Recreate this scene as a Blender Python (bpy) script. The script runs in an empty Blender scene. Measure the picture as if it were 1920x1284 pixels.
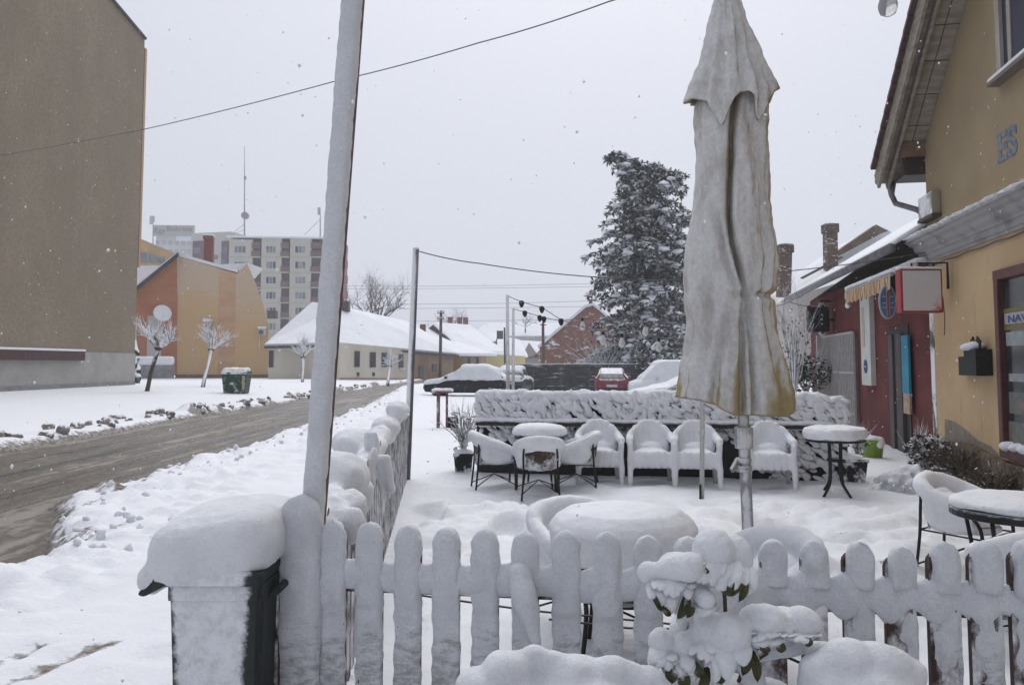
import bpy, math, random
import numpy as np
from mathutils import Vector as V, Matrix, noise as mnoise

random.seed(11)
RND = random.Random(5)
C = bpy.context.scene.collection
rad = math.radians

# ------------------------------------------------------------------ camera
F = 1550.0                       # focal length in pixels of the 1920 px wide photograph
PITCH = rad(4.0)
EYE = 1.7
PPY = 681 - F * math.tan(PITCH)  # row of the optical axis
CAM = V((0, 0, EYE))


def ray(px, py):
    u = (px - 960) / F
    v = (PPY - py) / F
    return V((u, math.cos(PITCH) - v * math.sin(PITCH), math.sin(PITCH) + v * math.cos(PITCH)))


def at(px, py, Y):
    d = ray(px, py)
    return CAM + d * (Y / d.y)


def gnd(px, py, z=0.0):
    d = ray(px, py)
    return CAM + d * ((z - EYE) / d.z)


class Plane:
    """a vertical plane through P whose horizontal normal n looks at the street"""

    def __init__(self, P, n):
        self.P = V(P)
        self.n = V((n[0], n[1], 0)).normalized()
        self.t = V((-self.n.y, self.n.x, 0))      # to the right, seen from the front
        if self.t.x < 0 and abs(self.t.x) > 1e-6 and self.n.y < 0:
            self.t = -self.t

    def hit(self, px, py):
        d = ray(px, py)
        k = (self.P - CAM).dot(self.n) / d.dot(self.n)
        return CAM + d * k


def frontal(Y, deg=0.0, px=960):
    """plane facing the camera at depth Y under column px, turned by deg"""
    a = rad(deg)
    return Plane(at(px, 681, Y), (math.sin(a), -math.cos(a)))


cam_d = bpy.data.cameras.new('camera')
cam = bpy.data.objects.new('camera', cam_d)
C.objects.link(cam)
cam.location = CAM
cam.rotation_euler = (rad(90) + PITCH, 0, 0)
cam_d.sensor_width = 36
cam_d.lens = 36 * F / 1920
cam_d.shift_y = (PPY - 642) / 1920.0
cam_d.clip_start = 0.05
cam_d.clip_end = 3000
bpy.context.scene.camera = cam

# ------------------------------------------------------------------ mesh builder
_ICO = {}


def ico(sub):
    if sub not in _ICO:
        import bmesh
        bm = bmesh.new()
        bmesh.ops.create_icosphere(bm, subdivisions=sub, radius=1)
        bm.verts.ensure_lookup_table()
        _ICO[sub] = ([v.co.copy() for v in bm.verts], [[v.index for v in f.verts] for f in bm.faces])
        bm.free()
    return _ICO[sub]


WM = {}      # world matrix of every container


class MB:
    def __init__(self):
        self.v, self.f, self.m = [], [], []
        self.mi = 0

    def add(self, vs, fs):
        b = len(self.v)
        self.v.extend(vs)
        for f in fs:
            self.f.append([b + i for i in f])
            self.m.append(self.mi)
        return self

    def box(self, c, s, rz=0.0, M=None):
        R = M if M is not None else Matrix.Rotation(rz, 3, 'Z')
        c = V(c)
        vs = [c + R @ V((x * s[0] / 2, y * s[1] / 2, z * s[2] / 2)) for z in (-1, 1) for y in (-1, 1) for x in (-1, 1)]
        return self.add(vs, [(0, 2, 3, 1), (4, 5, 7, 6), (0, 1, 5, 4), (2, 6, 7, 3), (0, 4, 6, 2), (1, 3, 7, 5)])

    def beam(self, a, b, w, h, up=(0, 0, 1)):
        a, b = V(a), V(b)
        d = b - a
        L = d.length
        x = d.normalized()
        u = V(up)
        y = u.cross(x)
        if y.length < 1e-4:
            y = V((0, 1, 0)).cross(x)
        y.normalize()
        z = x.cross(y)
        M = Matrix((x, y, z)).transposed()
        return self.box((a + b) / 2, (L, w, h), M=M)

    def tube(self, pts, r, n=8, cap=True):
        pts = [V(p) for p in pts]
        k = len(pts)
        rs = r if isinstance(r, (list, tuple)) else [r] * k
        vs, fs = [], []
        prev = None
        for i, p in enumerate(pts):
            d = (pts[min(i + 1, k - 1)] - pts[max(i - 1, 0)])
            if d.length < 1e-9:
                d = V((0, 0, 1))
            d.normalize()
            if prev is None:
                a = V((0, 0, 1)) if abs(d.z) < .9 else V((1, 0, 0))
                x = a.cross(d).normalized()
            else:
                x = prev - d * prev.dot(d)
                x = x.normalized() if x.length > 1e-6 else V((1, 0, 0)).cross(d).normalized()
            prev = x
            y = d.cross(x)
            for j in range(n):
                t = 2 * math.pi * j / n
                vs.append(p + (x * math.cos(t) + y * math.sin(t)) * rs[i])
        for i in range(k - 1):
            for j in range(n):
                fs.append((i * n + j, i * n + (j + 1) % n, (i + 1) * n + (j + 1) % n, (i + 1) * n + j))
        if cap:
            fs.append(tuple(range(n - 1, -1, -1)))
            fs.append(tuple((k - 1) * n + j for j in range(n)))
        return self.add(vs, fs)

    def cyl(self, a, b, r, r2=None, n=16):
        return self.tube([a, b], [r, r if r2 is None else r2], n)

    def lathe(self, prof, c=(0, 0, 0), n=24):
        c = V(c)
        vs, fs = [], []
        for r, z in prof:
            for j in range(n):
                t = 2 * math.pi * j / n
                vs.append(c + V((r * math.cos(t), r * math.sin(t), z)))
        k = len(prof)
        for i in range(k - 1):
            for j in range(n):
                fs.append((i * n + j, i * n + (j + 1) % n, (i + 1) * n + (j + 1) % n, (i + 1) * n + j))
        fs.append(tuple(range(n - 1, -1, -1)))
        fs.append(tuple((k - 1) * n + j for j in range(n)))
        return self.add(vs, fs)

    def ball(self, c, r, sub=2, M=None):
        c = V(c)
        r = V((r, r, r)) if isinstance(r, (int, float)) else V(r)
        vs, fs = ico(sub)
        if M is None:
            return self.add([c + V((v.x * r.x, v.y * r.y, v.z * r.z)) for v in vs], fs)
        return self.add([c + M @ V((v.x * r.x, v.y * r.y, v.z * r.z)) for v in vs], fs)

    def cap(self, a, b, r, r2=None, sub=2):
        """a row of balls: a capsule for remeshing"""
        a, b = V(a), V(b)
        r2 = r if r2 is None else r2
        n = max(2, int((b - a).length / (min(r, r2) * .45)) + 1)
        for i in range(n):
            t = i / (n - 1)
            self.ball(a.lerp(b, t), r + (r2 - r) * t, sub)
        return self

    def prism(self, poly, d):
        """polygon (world points, counter-clockwise from the front) pushed back by d"""
        k = len(poly)
        d = V(d)
        vs = [V(p) for p in poly] + [V(p) + d for p in poly]
        fs = [tuple(range(k)), tuple(range(2 * k - 1, k - 1, -1))]
        for i in range(k):
            j = (i + 1) % k
            fs.append((i, i + k, j + k, j))
        return self.add(vs, fs)

    def rings(self, rings):
        """closed loft through rings of equal vertex count"""
        k, n = len(rings), len(rings[0])
        vs = [V(p) for r in rings for p in r]
        fs = []
        for i in range(k - 1):
            for j in range(n):
                fs.append((i * n + j, i * n + (j + 1) % n, (i + 1) * n + (j + 1) % n, (i + 1) * n + j))
        fs.append(tuple(range(n - 1, -1, -1)))
        fs.append(tuple((k - 1) * n + j for j in range(n)))
        return self.add(vs, fs)

    def pbox(self, pl, x0, y0, x1, y1, out, inn=0.0):
        """box on plane pl covering the photo rectangle, from -inn behind to +out before the plane"""
        xm, ym = (x0 + x1) / 2, (y0 + y1) / 2
        a, b = pl.hit(x0, ym), pl.hit(x1, ym)
        zt, zb = pl.hit(xm, y0).z, pl.hit(xm, y1).z
        w = (b - a)
        w.z = 0
        c = (a + b) / 2
        c.z = (zt + zb) / 2
        c += pl.n * ((out - inn) / 2)
        t = w.normalized()
        M = Matrix((t, -pl.n, V((0, 0, 1)))).transposed()
        return self.box(c, (w.length, out + inn, zt - zb), M=M)

    def ppoly(self, pl, pts, out, inn):
        return self.prism([pl.hit(*p) + pl.n * out for p in pts], -pl.n * (out + inn))

    def mesh(self, name, fix=True):
        me = bpy.data.meshes.new(name)
        me.from_pydata([tuple(v) for v in self.v], [], self.f)
        if any(self.m):
            me.polygons.foreach_set('material_index', self.m)
        if fix:
            import bmesh
            bm = bmesh.new()
            bm.from_mesh(me)
            bmesh.ops.recalc_face_normals(bm, faces=bm.faces)
            bm.to_mesh(me)
            bm.free()
        return me

    def build(self, name, mat, parent=None, smooth=False, bevel=0.0, fix=True, seg=2):
        me = self.mesh(name, fix)
        return link(name, me, mat, parent, smooth, bevel, seg)


def link(name, me, mat, parent=None, smooth=False, bevel=0.0, seg=2):
    for m in (mat if isinstance(mat, (list, tuple)) else [mat]):
        me.materials.append(m)
    if smooth:
        me.polygons.foreach_set('use_smooth', [True] * len(me.polygons))
    if parent is not None and parent in WM:
        me.transform(WM[parent].inverted())
    o = bpy.data.objects.new(name, me)
    C.objects.link(o)
    if parent is not None:
        o.parent = parent
        WM[o] = WM.get(parent, Matrix.Identity(4))
    if bevel:
        b = o.modifiers.new('bevel', 'BEVEL')
        b.width = bevel
        b.segments = seg
        b.limit_method = 'ANGLE'
        b.angle_limit = rad(40)
    return o


_tmp = bpy.data.meshes.new('tmp')


def blob(mb, voxel, smooth=3, amp=0.0, scale=8.0, amp2=0.0, scale2=25.0, seed=0.0, flat=None):
    """union of the shapes in mb as one soft surface (voxel remesh, relaxed, roughened)"""
    me = mb.mesh('tmp_blob', False)
    o = bpy.data.objects.new('tmp_blob', me)
    C.objects.link(o)
    m = o.modifiers.new('r', 'REMESH')
    m.mode = 'VOXEL'
    m.voxel_size = voxel
    m.adaptivity = 0
    if smooth:
        s = o.modifiers.new('s', 'SMOOTH')
        s.factor = .5
        s.iterations = smooth
    dg = bpy.context.evaluated_depsgraph_get()
    dg.update()
    out = bpy.data.meshes.new_from_object(o.evaluated_get(dg))
    bpy.data.objects.remove(o)
    bpy.data.meshes.remove(me)
    if amp or amp2:
        n = len(out.vertices)
        co = np.empty(n * 3)
        no = np.empty(n * 3)
        out.vertices.foreach_get('co', co)
        out.vertex_normals.foreach_get('vector', no)
        co = co.reshape(-1, 3)
        no = no.reshape(-1, 3)
        d = np.empty(n)
        sv = V((seed * 3.1, seed * 1.7, seed * 5.3))
        for i in range(n):
            p = V(co[i])
            x = 0.0
            if amp:
                x += amp * mnoise.noise(p * scale + sv)
            if amp2:
                x += amp2 * mnoise.noise(p * scale2 + sv)
            d[i] = x
        co += no * d[:, None]
        out.vertices.foreach_set('co', co.ravel())
    if flat is not None:
        n = len(out.vertices)
        co = np.empty(n * 3)
        out.vertices.foreach_get('co', co)
        co = co.reshape(-1, 3)
        co[:, 2] = np.maximum(co[:, 2], flat)
        out.vertices.foreach_set('co', co.ravel())
    out.update()
    return out


def tag(o, label=None, cat=None, group=None, kind=None):
    if label:
        o['label'] = label
    if cat:
        o['category'] = cat
    if group:
        o['group'] = group
    if kind:
        o['kind'] = kind
    return o


def thing(name, loc, label, cat, group=None, rz=0.0):
    o = bpy.data.objects.new(name, None)
    o.empty_display_size = .2
    C.objects.link(o)
    o.location = loc
    o.rotation_euler = (0, 0, rz)
    WM[o] = Matrix.Translation(V(loc)) @ Matrix.Rotation(rz, 4, 'Z')
    return tag(o, label, cat, group)


def kids(o):
    return [c for c in bpy.data.objects if c.parent == o]


def dup(o, loc, rz=0.0, label=None, group=None, parent=None, ch=None):
    c = o.copy()
    C.objects.link(c)
    if parent is not None:
        c.parent = parent
    else:
        c.location = loc
        c.rotation_euler = (0, 0, rz)
        if label:
            c['label'] = label
        if group:
            c['group'] = group
    for k in kids(o):
        dup(k, None, parent=c)
    return c


# ------------------------------------------------------------------ materials
def lin(r, g, b, k=1.0):
    def f(c):
        c /= 255.0
        return c / 12.92 if c <= .04045 else ((c + .055) / 1.055) ** 2.4
    return (f(r) * k, f(g) * k, f(b) * k)


SNOW = (0.80, 0.815, 0.85)


class NT:
    def __init__(self, name):
        self.mat = bpy.data.materials.new(name)
        self.mat.use_nodes = True
        self.nt = self.mat.node_tree
        self.b = self.nt.nodes['Principled BSDF']
        self.tc = self.n('ShaderNodeTexCoord')

    def n(self, t, **kw):
        o = self.nt.nodes.new(t)
        for k, v in kw.items():
            setattr(o, k, v)
        return o

    def l(self, a, b):
        self.nt.links.new(a, b)

    def math(self, op, a, b=None, c=None, clamp=False):
        m = self.n('ShaderNodeMath', operation=op, use_clamp=clamp)
        for i, x in enumerate((a, b, c)):
            if x is None:
                continue
            if isinstance(x, (int, float)):
                m.inputs[i].default_value = x
            else:
                self.l(x, m.inputs[i])
        return m.outputs[0]

    def noise(self, scale, detail=4, rough=.55, vec=None, st=None):
        t = self.n('ShaderNodeTexNoise')
        t.inputs['Scale'].default_value = scale
        t.inputs['Detail'].default_value = detail
        t.inputs['Roughness'].default_value = rough
        v = vec if vec is not None else self.tc.outputs['Object']
        if st:
            mp = self.n('ShaderNodeMapping')
            mp.inputs['Scale'].default_value = st
            self.l(v, mp.inputs['Vector'])
            v = mp.outputs[0]
        self.l(v, t.inputs['Vector'])
        return t.outputs[0]

    def step(self, x, lo, hi):
        m = self.n('ShaderNodeMapRange', interpolation_type='SMOOTHSTEP')
        self.l(x, m.inputs[0])
        m.inputs[1].default_value = lo
        m.inputs[2].default_value = hi
        return m.outputs[0]

    def mix(self, f, a, b):
        m = self.n('ShaderNodeMix', data_type='RGBA')
        for s, x in ((m.inputs[0], f), (m.inputs[6], a), (m.inputs[7], b)):
            if isinstance(x, (int, float)):
                s.default_value = x
            elif isinstance(x, (tuple, list)):
                s.default_value = (*x[:3], 1)
            else:
                self.l(x, s)
        return m.outputs[2]

    def color(self, c):
        if isinstance(c, tuple):
            self.b.inputs['Base Color'].default_value = (*c, 1)
        else:
            self.l(c, self.b.inputs['Base Color'])

    def bump(self, h, strength=.4, dist=.01):
        b = self.n('ShaderNodeBump')
        b.inputs['Strength'].default_value = strength
        b.inputs['Distance'].default_value = dist
        self.l(h, b.inputs['Height'])
        self.l(b.outputs[0], self.b.inputs['Normal'])

    def dotn(self, v):
        g = self.n('ShaderNodeNewGeometry')
        d = self.n('ShaderNodeVectorMath', operation='DOT_PRODUCT')
        self.l(g.outputs['Normal'], d.inputs[0])
        d.inputs[1].default_value = V(v).normalized()
        return self.math('MAXIMUM', d.outputs['Value'], 0.0)


def mat(name, c, c2=None, scale=3.0, rough=.7, bump=0.0, bscale=30, metal=0.0, st=None, lo=.35, hi=.65, bdist=.01):
    t = NT(name)
    if c2 is not None:
        t.color(t.mix(t.step(t.noise(scale, 5, .6, st=st), lo, hi), c, c2))
    else:
        t.color(c)
    t.b.inputs['Roughness'].default_value = rough
    t.b.inputs['Metallic'].default_value = metal
    if bump:
        t.bump(t.noise(bscale, 4), bump, bdist)
    return t.mat


def snowmat(name='snow', c=SNOW, bscale=40, bump=.6, bdist=.008):
    t = NT(name)
    n = t.step(t.noise(bscale * .16, 5, .65), .3, .62)
    g_ = t.step(t.noise(bscale * 1.6, 6, .8), .38, .60)
    t.color(t.mix(g_, t.mix(n, tuple(x * .84 for x in c), tuple(x * .93 for x in c)), t.mix(n, tuple(x * .93 for x in c), c)))
    t.b.inputs['Roughness'].default_value = .75
    t.b.inputs['Specular IOR Level'].default_value = .2
    t.bump(t.math('ADD', t.noise(bscale, 7, .75), t.math('MULTIPLY', t.noise(bscale * .22, 4), 1.6)), bump, bdist)
    return t.mat


def snowy(name, c, c2=None, up=1.0, wind=0.0, bias=0.0, kn=1.0, scale=8.0, wdir=(.15, -1, .25), lo=.40, hi=.60,
          rough=.6, cscale=3.0, bump=.3, bscale=35, bdist=.006, st=None, detail=6, nrough=.6, metal=0.0):
    """a surface with snow caught on its upper sides and on the sides turned to the wind"""
    t = NT(name)
    base = c
    if c2 is not None:
        base = t.mix(t.step(t.noise(cscale, 5, .6), .35, .65), c, c2)
    f = t.math('MULTIPLY', t.math('SUBTRACT', t.noise(scale, detail, nrough, st=st), .5), kn)
    f = t.math('ADD', f, bias)
    if up:
        f = t.math('MULTIPLY_ADD', t.dotn((0, 0, 1)), up, f)
    if wind:
        f = t.math('MULTIPLY_ADD', t.dotn(wdir), wind, f)
    f = t.step(f, lo, hi)
    t.color(t.mix(f, base, SNOW))
    t.b.inputs['Roughness'].default_value = rough
    t.b.inputs['Specular IOR Level'].default_value = .25
    t.b.inputs['Metallic'].default_value = metal
    t.bump(t.math('ADD', t.noise(bscale, 5), f), bump, bdist)
    return t.mat


M_SNOW = snowmat()
M_SNOWFINE = snowmat('fine_snow', bscale=90, bump=.35, bdist=.004)
M_SNOWFAR = snowmat('roof_snow', bscale=3, bump=.3, bdist=.03)
# ------------------------------------------------------------------ daylight
sc = bpy.context.scene
sc.view_settings.view_transform = 'Standard'
sc.view_settings.look = 'None'
sc.view_settings.exposure = .12
sc.view_settings.gamma = 1
sc.cycles.use_denoising = True
sc.cycles.max_bounces = 8
sc.cycles.diffuse_bounces = 4
sc.cycles.volume_bounces = 1
sc.cycles.volume_max_steps = 64
sc.cycles.sample_clamp_indirect = 6

SUN_EL, SUN_AZ = 52, 8      # the bright part of the cloud cover, ahead of the camera
w = bpy.data.worlds.new('World')
sc.world = w
w.use_nodes = True
nt = w.node_tree
for n in list(nt.nodes):
    nt.nodes.remove(n)
N = nt.nodes.new
out = N('ShaderNodeOutputWorld')
sky = N('ShaderNodeTexSky')
sky.sky_type = 'NISHITA'
sky.sun_disc = False
sky.sun_elevation = rad(SUN_EL)
sky.sun_rotation = rad(SUN_AZ)
sky.dust_density = 6
hs = N('ShaderNodeHueSaturation')
hs.inputs['Saturation'].default_value = .25
hs.inputs['Value'].default_value = .35
nt.links.new(sky.outputs[0], hs.inputs['Color'])
bg1 = N('ShaderNodeBackground')
bg1.inputs['Strength'].default_value = .05
nt.links.new(hs.outputs[0], bg1.inputs['Color'])
# cloud cover: nearly even, a little brighter ahead than behind
tc = N('ShaderNodeTexCoord')
sp = N('ShaderNodeSeparateXYZ')
nt.links.new(tc.outputs['Generated'], sp.inputs[0])
m1 = N('ShaderNodeMath')
m1.operation = 'MULTIPLY_ADD'
nt.links.new(sp.outputs['Y'], m1.inputs[0])
m1.inputs[1].default_value = .20
m1.inputs[2].default_value = .70
mp_ = N('ShaderNodeMath')
mp_.operation = 'MULTIPLY'
nt.links.new(sp.outputs['Z'], mp_.inputs[0])
nt.links.new(sp.outputs['Z'], mp_.inputs[1])
m2 = N('ShaderNodeMath')
m2.operation = 'MULTIPLY_ADD'
nt.links.new(mp_.outputs[0], m2.inputs[0])
m2.inputs[1].default_value = .50
nt.links.new(m1.outputs[0], m2.inputs[2])
nz = N('ShaderNodeTexNoise')
nz.inputs['Scale'].default_value = 2.2
nz.inputs['Detail'].default_value = 3
nt.links.new(tc.outputs['Generated'], nz.inputs['Vector'])
m3 = N('ShaderNodeMath')
m3.operation = 'MULTIPLY_ADD'
nt.links.new(nz.outputs[0], m3.inputs[0])
m3.inputs[1].default_value = .06
nt.links.new(m2.outputs[0], m3.inputs[2])
bg2 = N('ShaderNodeBackground')
bg2.inputs['Color'].default_value = (.575, .60, .675, 1)
nt.links.new(m3.outputs[0], bg2.inputs['Strength'])
ad = N('ShaderNodeAddShader')
nt.links.new(bg1.outputs[0], ad.inputs[0])
nt.links.new(bg2.outputs[0], ad.inputs[1])
nt.links.new(ad.outputs[0], out.inputs['Surface'])

sl = bpy.data.lights.new('sun', 'SUN')
sl.energy = 1.5
sl.angle = rad(60)
sl.color = (1, .98, .95)
so = bpy.data.objects.new('sun', sl)
C.objects.link(so)
so.location = (0, 20, 40)
sd = V((math.sin(rad(SUN_AZ)) * math.cos(rad(SUN_EL)), math.cos(rad(SUN_AZ)) * math.cos(rad(SUN_EL)), math.sin(rad(SUN_EL))))
so.rotation_euler = sd.to_track_quat('Z', 'Y').to_euler()


# ------------------------------------------------------------------ ground
def _h(ix, iy, s):
    n = (ix * 374761393 + iy * 668265263 + s * 974634777) & 0xffffffff
    n = ((n ^ (n >> 13)) * 1274126177) & 0xffffffff
    n = n ^ (n >> 16)
    return (n & 0xffff) / 65535.0


def vn(x, y, s=0):
    ix, iy = np.floor(x).astype(np.int64), np.floor(y).astype(np.int64)
    fx, fy = x - ix, y - iy
    fx = fx * fx * fx * (fx * (fx * 6 - 15) + 10)
    fy = fy * fy * fy * (fy * (fy * 6 - 15) + 10)
    a, b = _h(ix, iy, s), _h(ix + 1, iy, s)
    c, d = _h(ix, iy + 1, s), _h(ix + 1, iy + 1, s)
    return (a + (b - a) * fx) * (1 - fy) + (c + (d - c) * fx) * fy


def fbm(x, y, s=0, o=4, g=.5):
    r, k, t = 0, 1.0, 0
    for i in range(o):
        r = r + k * vn(x * 2 ** i + i * 17.3, y * 2 ** i + i * 9.1, s + i)
        t += k
        k *= g
    return r / t


def bil(x, y, s=0, o=3):
    r, k, t = 0, 1.0, 0
    for i in range(o):
        r = r + k * np.abs(2 * vn(x * 2 ** i + i * 5.3, y * 2 ** i + i * 3.7, s + i) - 1)
        t += k
        k *= .5
    return r / t


def sm(a, b, x):
    t = np.clip((x - a) / (b - a), 0, 1)
    return t * t * (3 - 2 * t)


_yr = [0, 6.0, 7.1, 8.2, 9.2, 10.4, 13, 20, 30, 41, 58, 70, 100, 160, 480]
_xr = [-5.0, -4.4, -4.2, -4.6, -5.0, -5.8, -5.7, -5.6, -5.8, -6.7, -8.0, -7.6, -4.5, 0, 30]
_yl = [0, 60, 70, 100, 160, 480]
_xl = [-10.4, -9.9, -9.8, -8.4, -4.5, 24]


def road_d(x, y):
    """distances outside the right and the left edge of the roadway"""
    xr = np.interp(y, _yr, _xr) + .5 * (fbm(x * .9, y * .9, 3, 4) - .5)
    xl = np.interp(y, _yl, _xl) + .7 * (fbm(x * .6, y * .6, 7, 4) - .5)
    # the drive that leaves the road towards the bottom left keeps a spit of snow beside it
    return x - xr, xl - x


def fence_x(y):
    return -.72 - .088 * (y - 3.0)


def ground_h(x, y):
    dr, dl = road_d(x, y)
    d = np.maximum(dr, dl)
    h = -.30 + .34 * sm(-.35, .35, d)
    far = 1 - sm(60, 120, y)
    # ploughed bank on the near side
    wr = sm(0.0, .5, dr) * (1 - sm(1.9, 3.0, dr)) * far
    wr = wr * (1 - .85 * sm(1.0, 1.8, dr) * (1 - sm(6.2, 7.6, y)))
    h = h + wr * (.02 + .20 * (bil(x * 3.0, y * 3.0, 26, 5) - .3) * (.4 + fbm(x * .8, y * .8, 28, 2)) + .19 * bil(x * 1.1, y * 1.1, 21, 5) * (.35 + .9 * fbm(x * .45, y * .35, 40, 2)))
    wr2 = sm(-.25, .05, dr) * (1 - sm(.2, 1.1, dr)) * far
    h = h - .07 * sm(-.3, .2, dr) * (1 - sm(.3, 1.3, dr)) * sm(6, 8, y) * far
    h = h + wr2 * .09 * (bil(x * 5, y * 5, 33, 3) - .25)
    # pavement by the bin with faint tracks
    wp = sm(1.2, 1.9, dr) * (1 - sm(-.15, .0, x - fence_x(y))) * (1 - sm(9, 14, y))
    u = (x + 2.65) * .957 - (y - 5.3) * .29
    trk = np.exp(-((u) / .07) ** 2) + np.exp(-((u - .32) / .08) ** 2) + .7 * np.exp(-((u + .3) / .06) ** 2)
    h = h + wp * .05 * (bil(x * 3.4, y * 2.2, 46, 4) - .3) * sm(.3, .6, vn(x * .9, y * .9, 48))
    h = h - wp * .022 * trk * sm(.25, .6, vn(u * 1.5, y * 1.1, 71))
    # far verge
    h = h + (.28 * sm(0, 9, dl) + .17 * sm(-.1, .6, dl) * (1 - sm(.7, 1.7, dl)) * (bil(x * .55, y * .55, 9, 4) - .12)) * far
    wl = sm(.1, .5, dl) * (1 - sm(.4, 1.0, dl)) * far
    lump = sm(.56, .72, vn(x * .55, y * .42, 55))
    h = h + wl * lump * (.16 + .34 * (bil(x * 3.4, y * 3.4, 58, 3) - .3))
    # general unevenness
    h = h + .03 * sm(1.2, 2.0, dr) * (bil(x * 2.2, y * 2.2, 44, 4) - .3) * far
    h = h + (.05 - .04 * sm(1.5, 3, dl)) * (fbm(x * .7, y * .7, 2, 5) - .5)
    wt = sm(0, .4, x - fence_x(y)) * sm(2.9, 3.4, y) * (1 - sm(11.2, 12.5, y))
    h = h + wt * (.15 * (fbm(x * 1.7, y * 1.7, 12, 4) - .5) - .15 * sm(.55, .75, fbm(x * 1.9 + 5, y * 1.5, 14, 2))
                  * sm(6, 7, y) * (1 - sm(9.8, 10.6, y)) + .17 * (bil(x * 2.3, y * 2.3, 15, 4) - .3) * sm(6, 7, y) * (1 - sm(9.6, 10.4, y)))
    return h


def ground_dirt(x, y):
    dr, dl = road_d(x, y)
    d = np.maximum(dr, dl)
    far = 1 - .6 * sm(50, 110, y)
    a = 1.1 * np.exp(-np.maximum(d, 0) / .22)
    lump = sm(.5, .72, vn(x * .55, y * .42, 55))
    a = a + .85 * sm(.05, .3, dl) * (1 - sm(.3, 1.1, dl)) * lump * far * sm(.30, .55, fbm(x * 2.6, y * 2.6, 91, 3))
    a = a + .74 * np.exp(-np.abs(dr) / .85) * (.35 + .65 * sm(.30, .6, vn(x * 1.4, y * 1.0, 77))) * sm(.40, .58, fbm(x * 5, y * 5, 93, 3))
    wp = sm(1.2, 1.9, dr) * (1 - sm(-.15, .0, x - fence_x(y))) * (1 - sm(9, 14, y))
    u = (x + 2.65) * .957 - (y - 5.3) * .29
    trk = np.exp(-((u) / .08) ** 2) + np.exp(-((u - .32) / .1) ** 2) + .7 * np.exp(-((u + .3) / .07) ** 2)
    a = a + wp * .52 * trk * sm(.35, .6, vn(u * 1.5, y * 1.1, 71))
    # a wet strip along the bank
    a = a + .55 * np.exp(-((x + 4.95 + .12 * (vn(y, y * 0, 5) - .5)) / .07) ** 2) * sm(9.2, 9.6, y) * (1 - sm(11.2, 11.8, y))
    return np.clip(a, 0, 1)


def road_h(x, y):
    r = vn(x * 3.3, y * .12, 61) * .5 + vn(x * 7.5 + .8 * vn(y * .2, x * 0, 3), y * .2, 62) * .5
    return -.115 + .085 * (r - .5) + .03 * (fbm(x * 3, y * 2, 63, 4) - .5)


def road_dirt(x, y):
    r = vn(x * 3.3, y * .12, 61) * .5 + vn(x * 7.5 + .8 * vn(y * .2, x * 0, 3), y * .2, 62) * .5
    rut = np.exp(-((x + 7.0) / .20) ** 2) + np.exp(-((x + 8.5) / .22) ** 2) + .8 * np.exp(-((x + 6.2) / .16) ** 2) + .8 * np.exp(-((x + 9.2) / .16) ** 2)
    return np.clip(r + .10 - .34 * rut * (.6 + .8 * vn(x * 2, y * .25, 68)) + .45 * (fbm(x * 4, y * 1.4, 66, 4) - .5), 0, 1)


def grid_mesh(name, X, Y, Z, att):
    r, c = X.shape
    me = bpy.data.meshes.new(name)
    n = r * c
    me.vertices.add(n)
    co = np.stack([X, Y, Z], -1).reshape(-1)
    me.vertices.foreach_set('co', co)
    i = np.arange(n).reshape(r, c)
    q = np.stack([i[:-1, :-1], i[:-1, 1:], i[1:, 1:], i[1:, :-1]], -1).reshape(-1, 4)
    me.loops.add(q.size)
    me.loops.foreach_set('vertex_index', q.ravel().astype(np.int32))
    me.polygons.add(len(q))
    me.polygons.foreach_set('loop_start', (np.arange(len(q)) * 4).astype(np.int32))
    me.polygons.foreach_set('use_smooth', [True] * len(q))
    me.update()
    a = me.attributes.new('dirt', 'FLOAT', 'POINT')
    a.data.foreach_set('value', att.ravel().astype(np.float32))
    me.validate()
    return me


ys = np.concatenate([np.linspace(-12, 1.4, 40)[:-1], 1.4 * (440 / 1.4) ** np.linspace(0, 1, 640)])
ss = np.linspace(-1, 1, 700)
ss = np.sign(ss) * np.abs(ss) ** 1.25
Yg = np.repeat(ys[:, None], len(ss), 1)
Xg = (np.maximum(ys, 0) * 1.0 + 8.0)[:, None] * ss[None, :]
gm = grid_mesh('ground', Xg, Yg, ground_h(Xg, Yg), ground_dirt(Xg, Yg))


def ground_mat():
    t = NT('trodden_snow')
    a = t.n('ShaderNodeAttribute', attribute_name='dirt')
    nf = t.noise(7, 7, .68)
    nb = t.noise(1.3, 4)
    f = t.math('MULTIPLY', t.math('SUBTRACT', nf, .5), 1.5)
    f = t.math('MULTIPLY', f, t.math('MULTIPLY', a.outputs['Fac'], 3.0, None, True))
    f = t.math('ADD', a.outputs['Fac'], f)
    f = t.step(f, .34, .62)
    snow = t.mix(nb, tuple(x * .95 for x in SNOW), SNOW)
    dirt = t.mix(t.step(t.noise(11, 5), .4, .6), (.30, .28, .27), (.14, .115, .09))
    t.color(t.mix(f, snow, dirt))
    t.b.inputs['Roughness'].default_value = .7
    t.b.inputs['Specular IOR Level'].default_value = .25
    t.bump(t.math('ADD', t.noise(30, 7, .7), t.math('MULTIPLY', t.noise(6, 4), 1.4)), .8, .016)
    return t.mat


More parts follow.
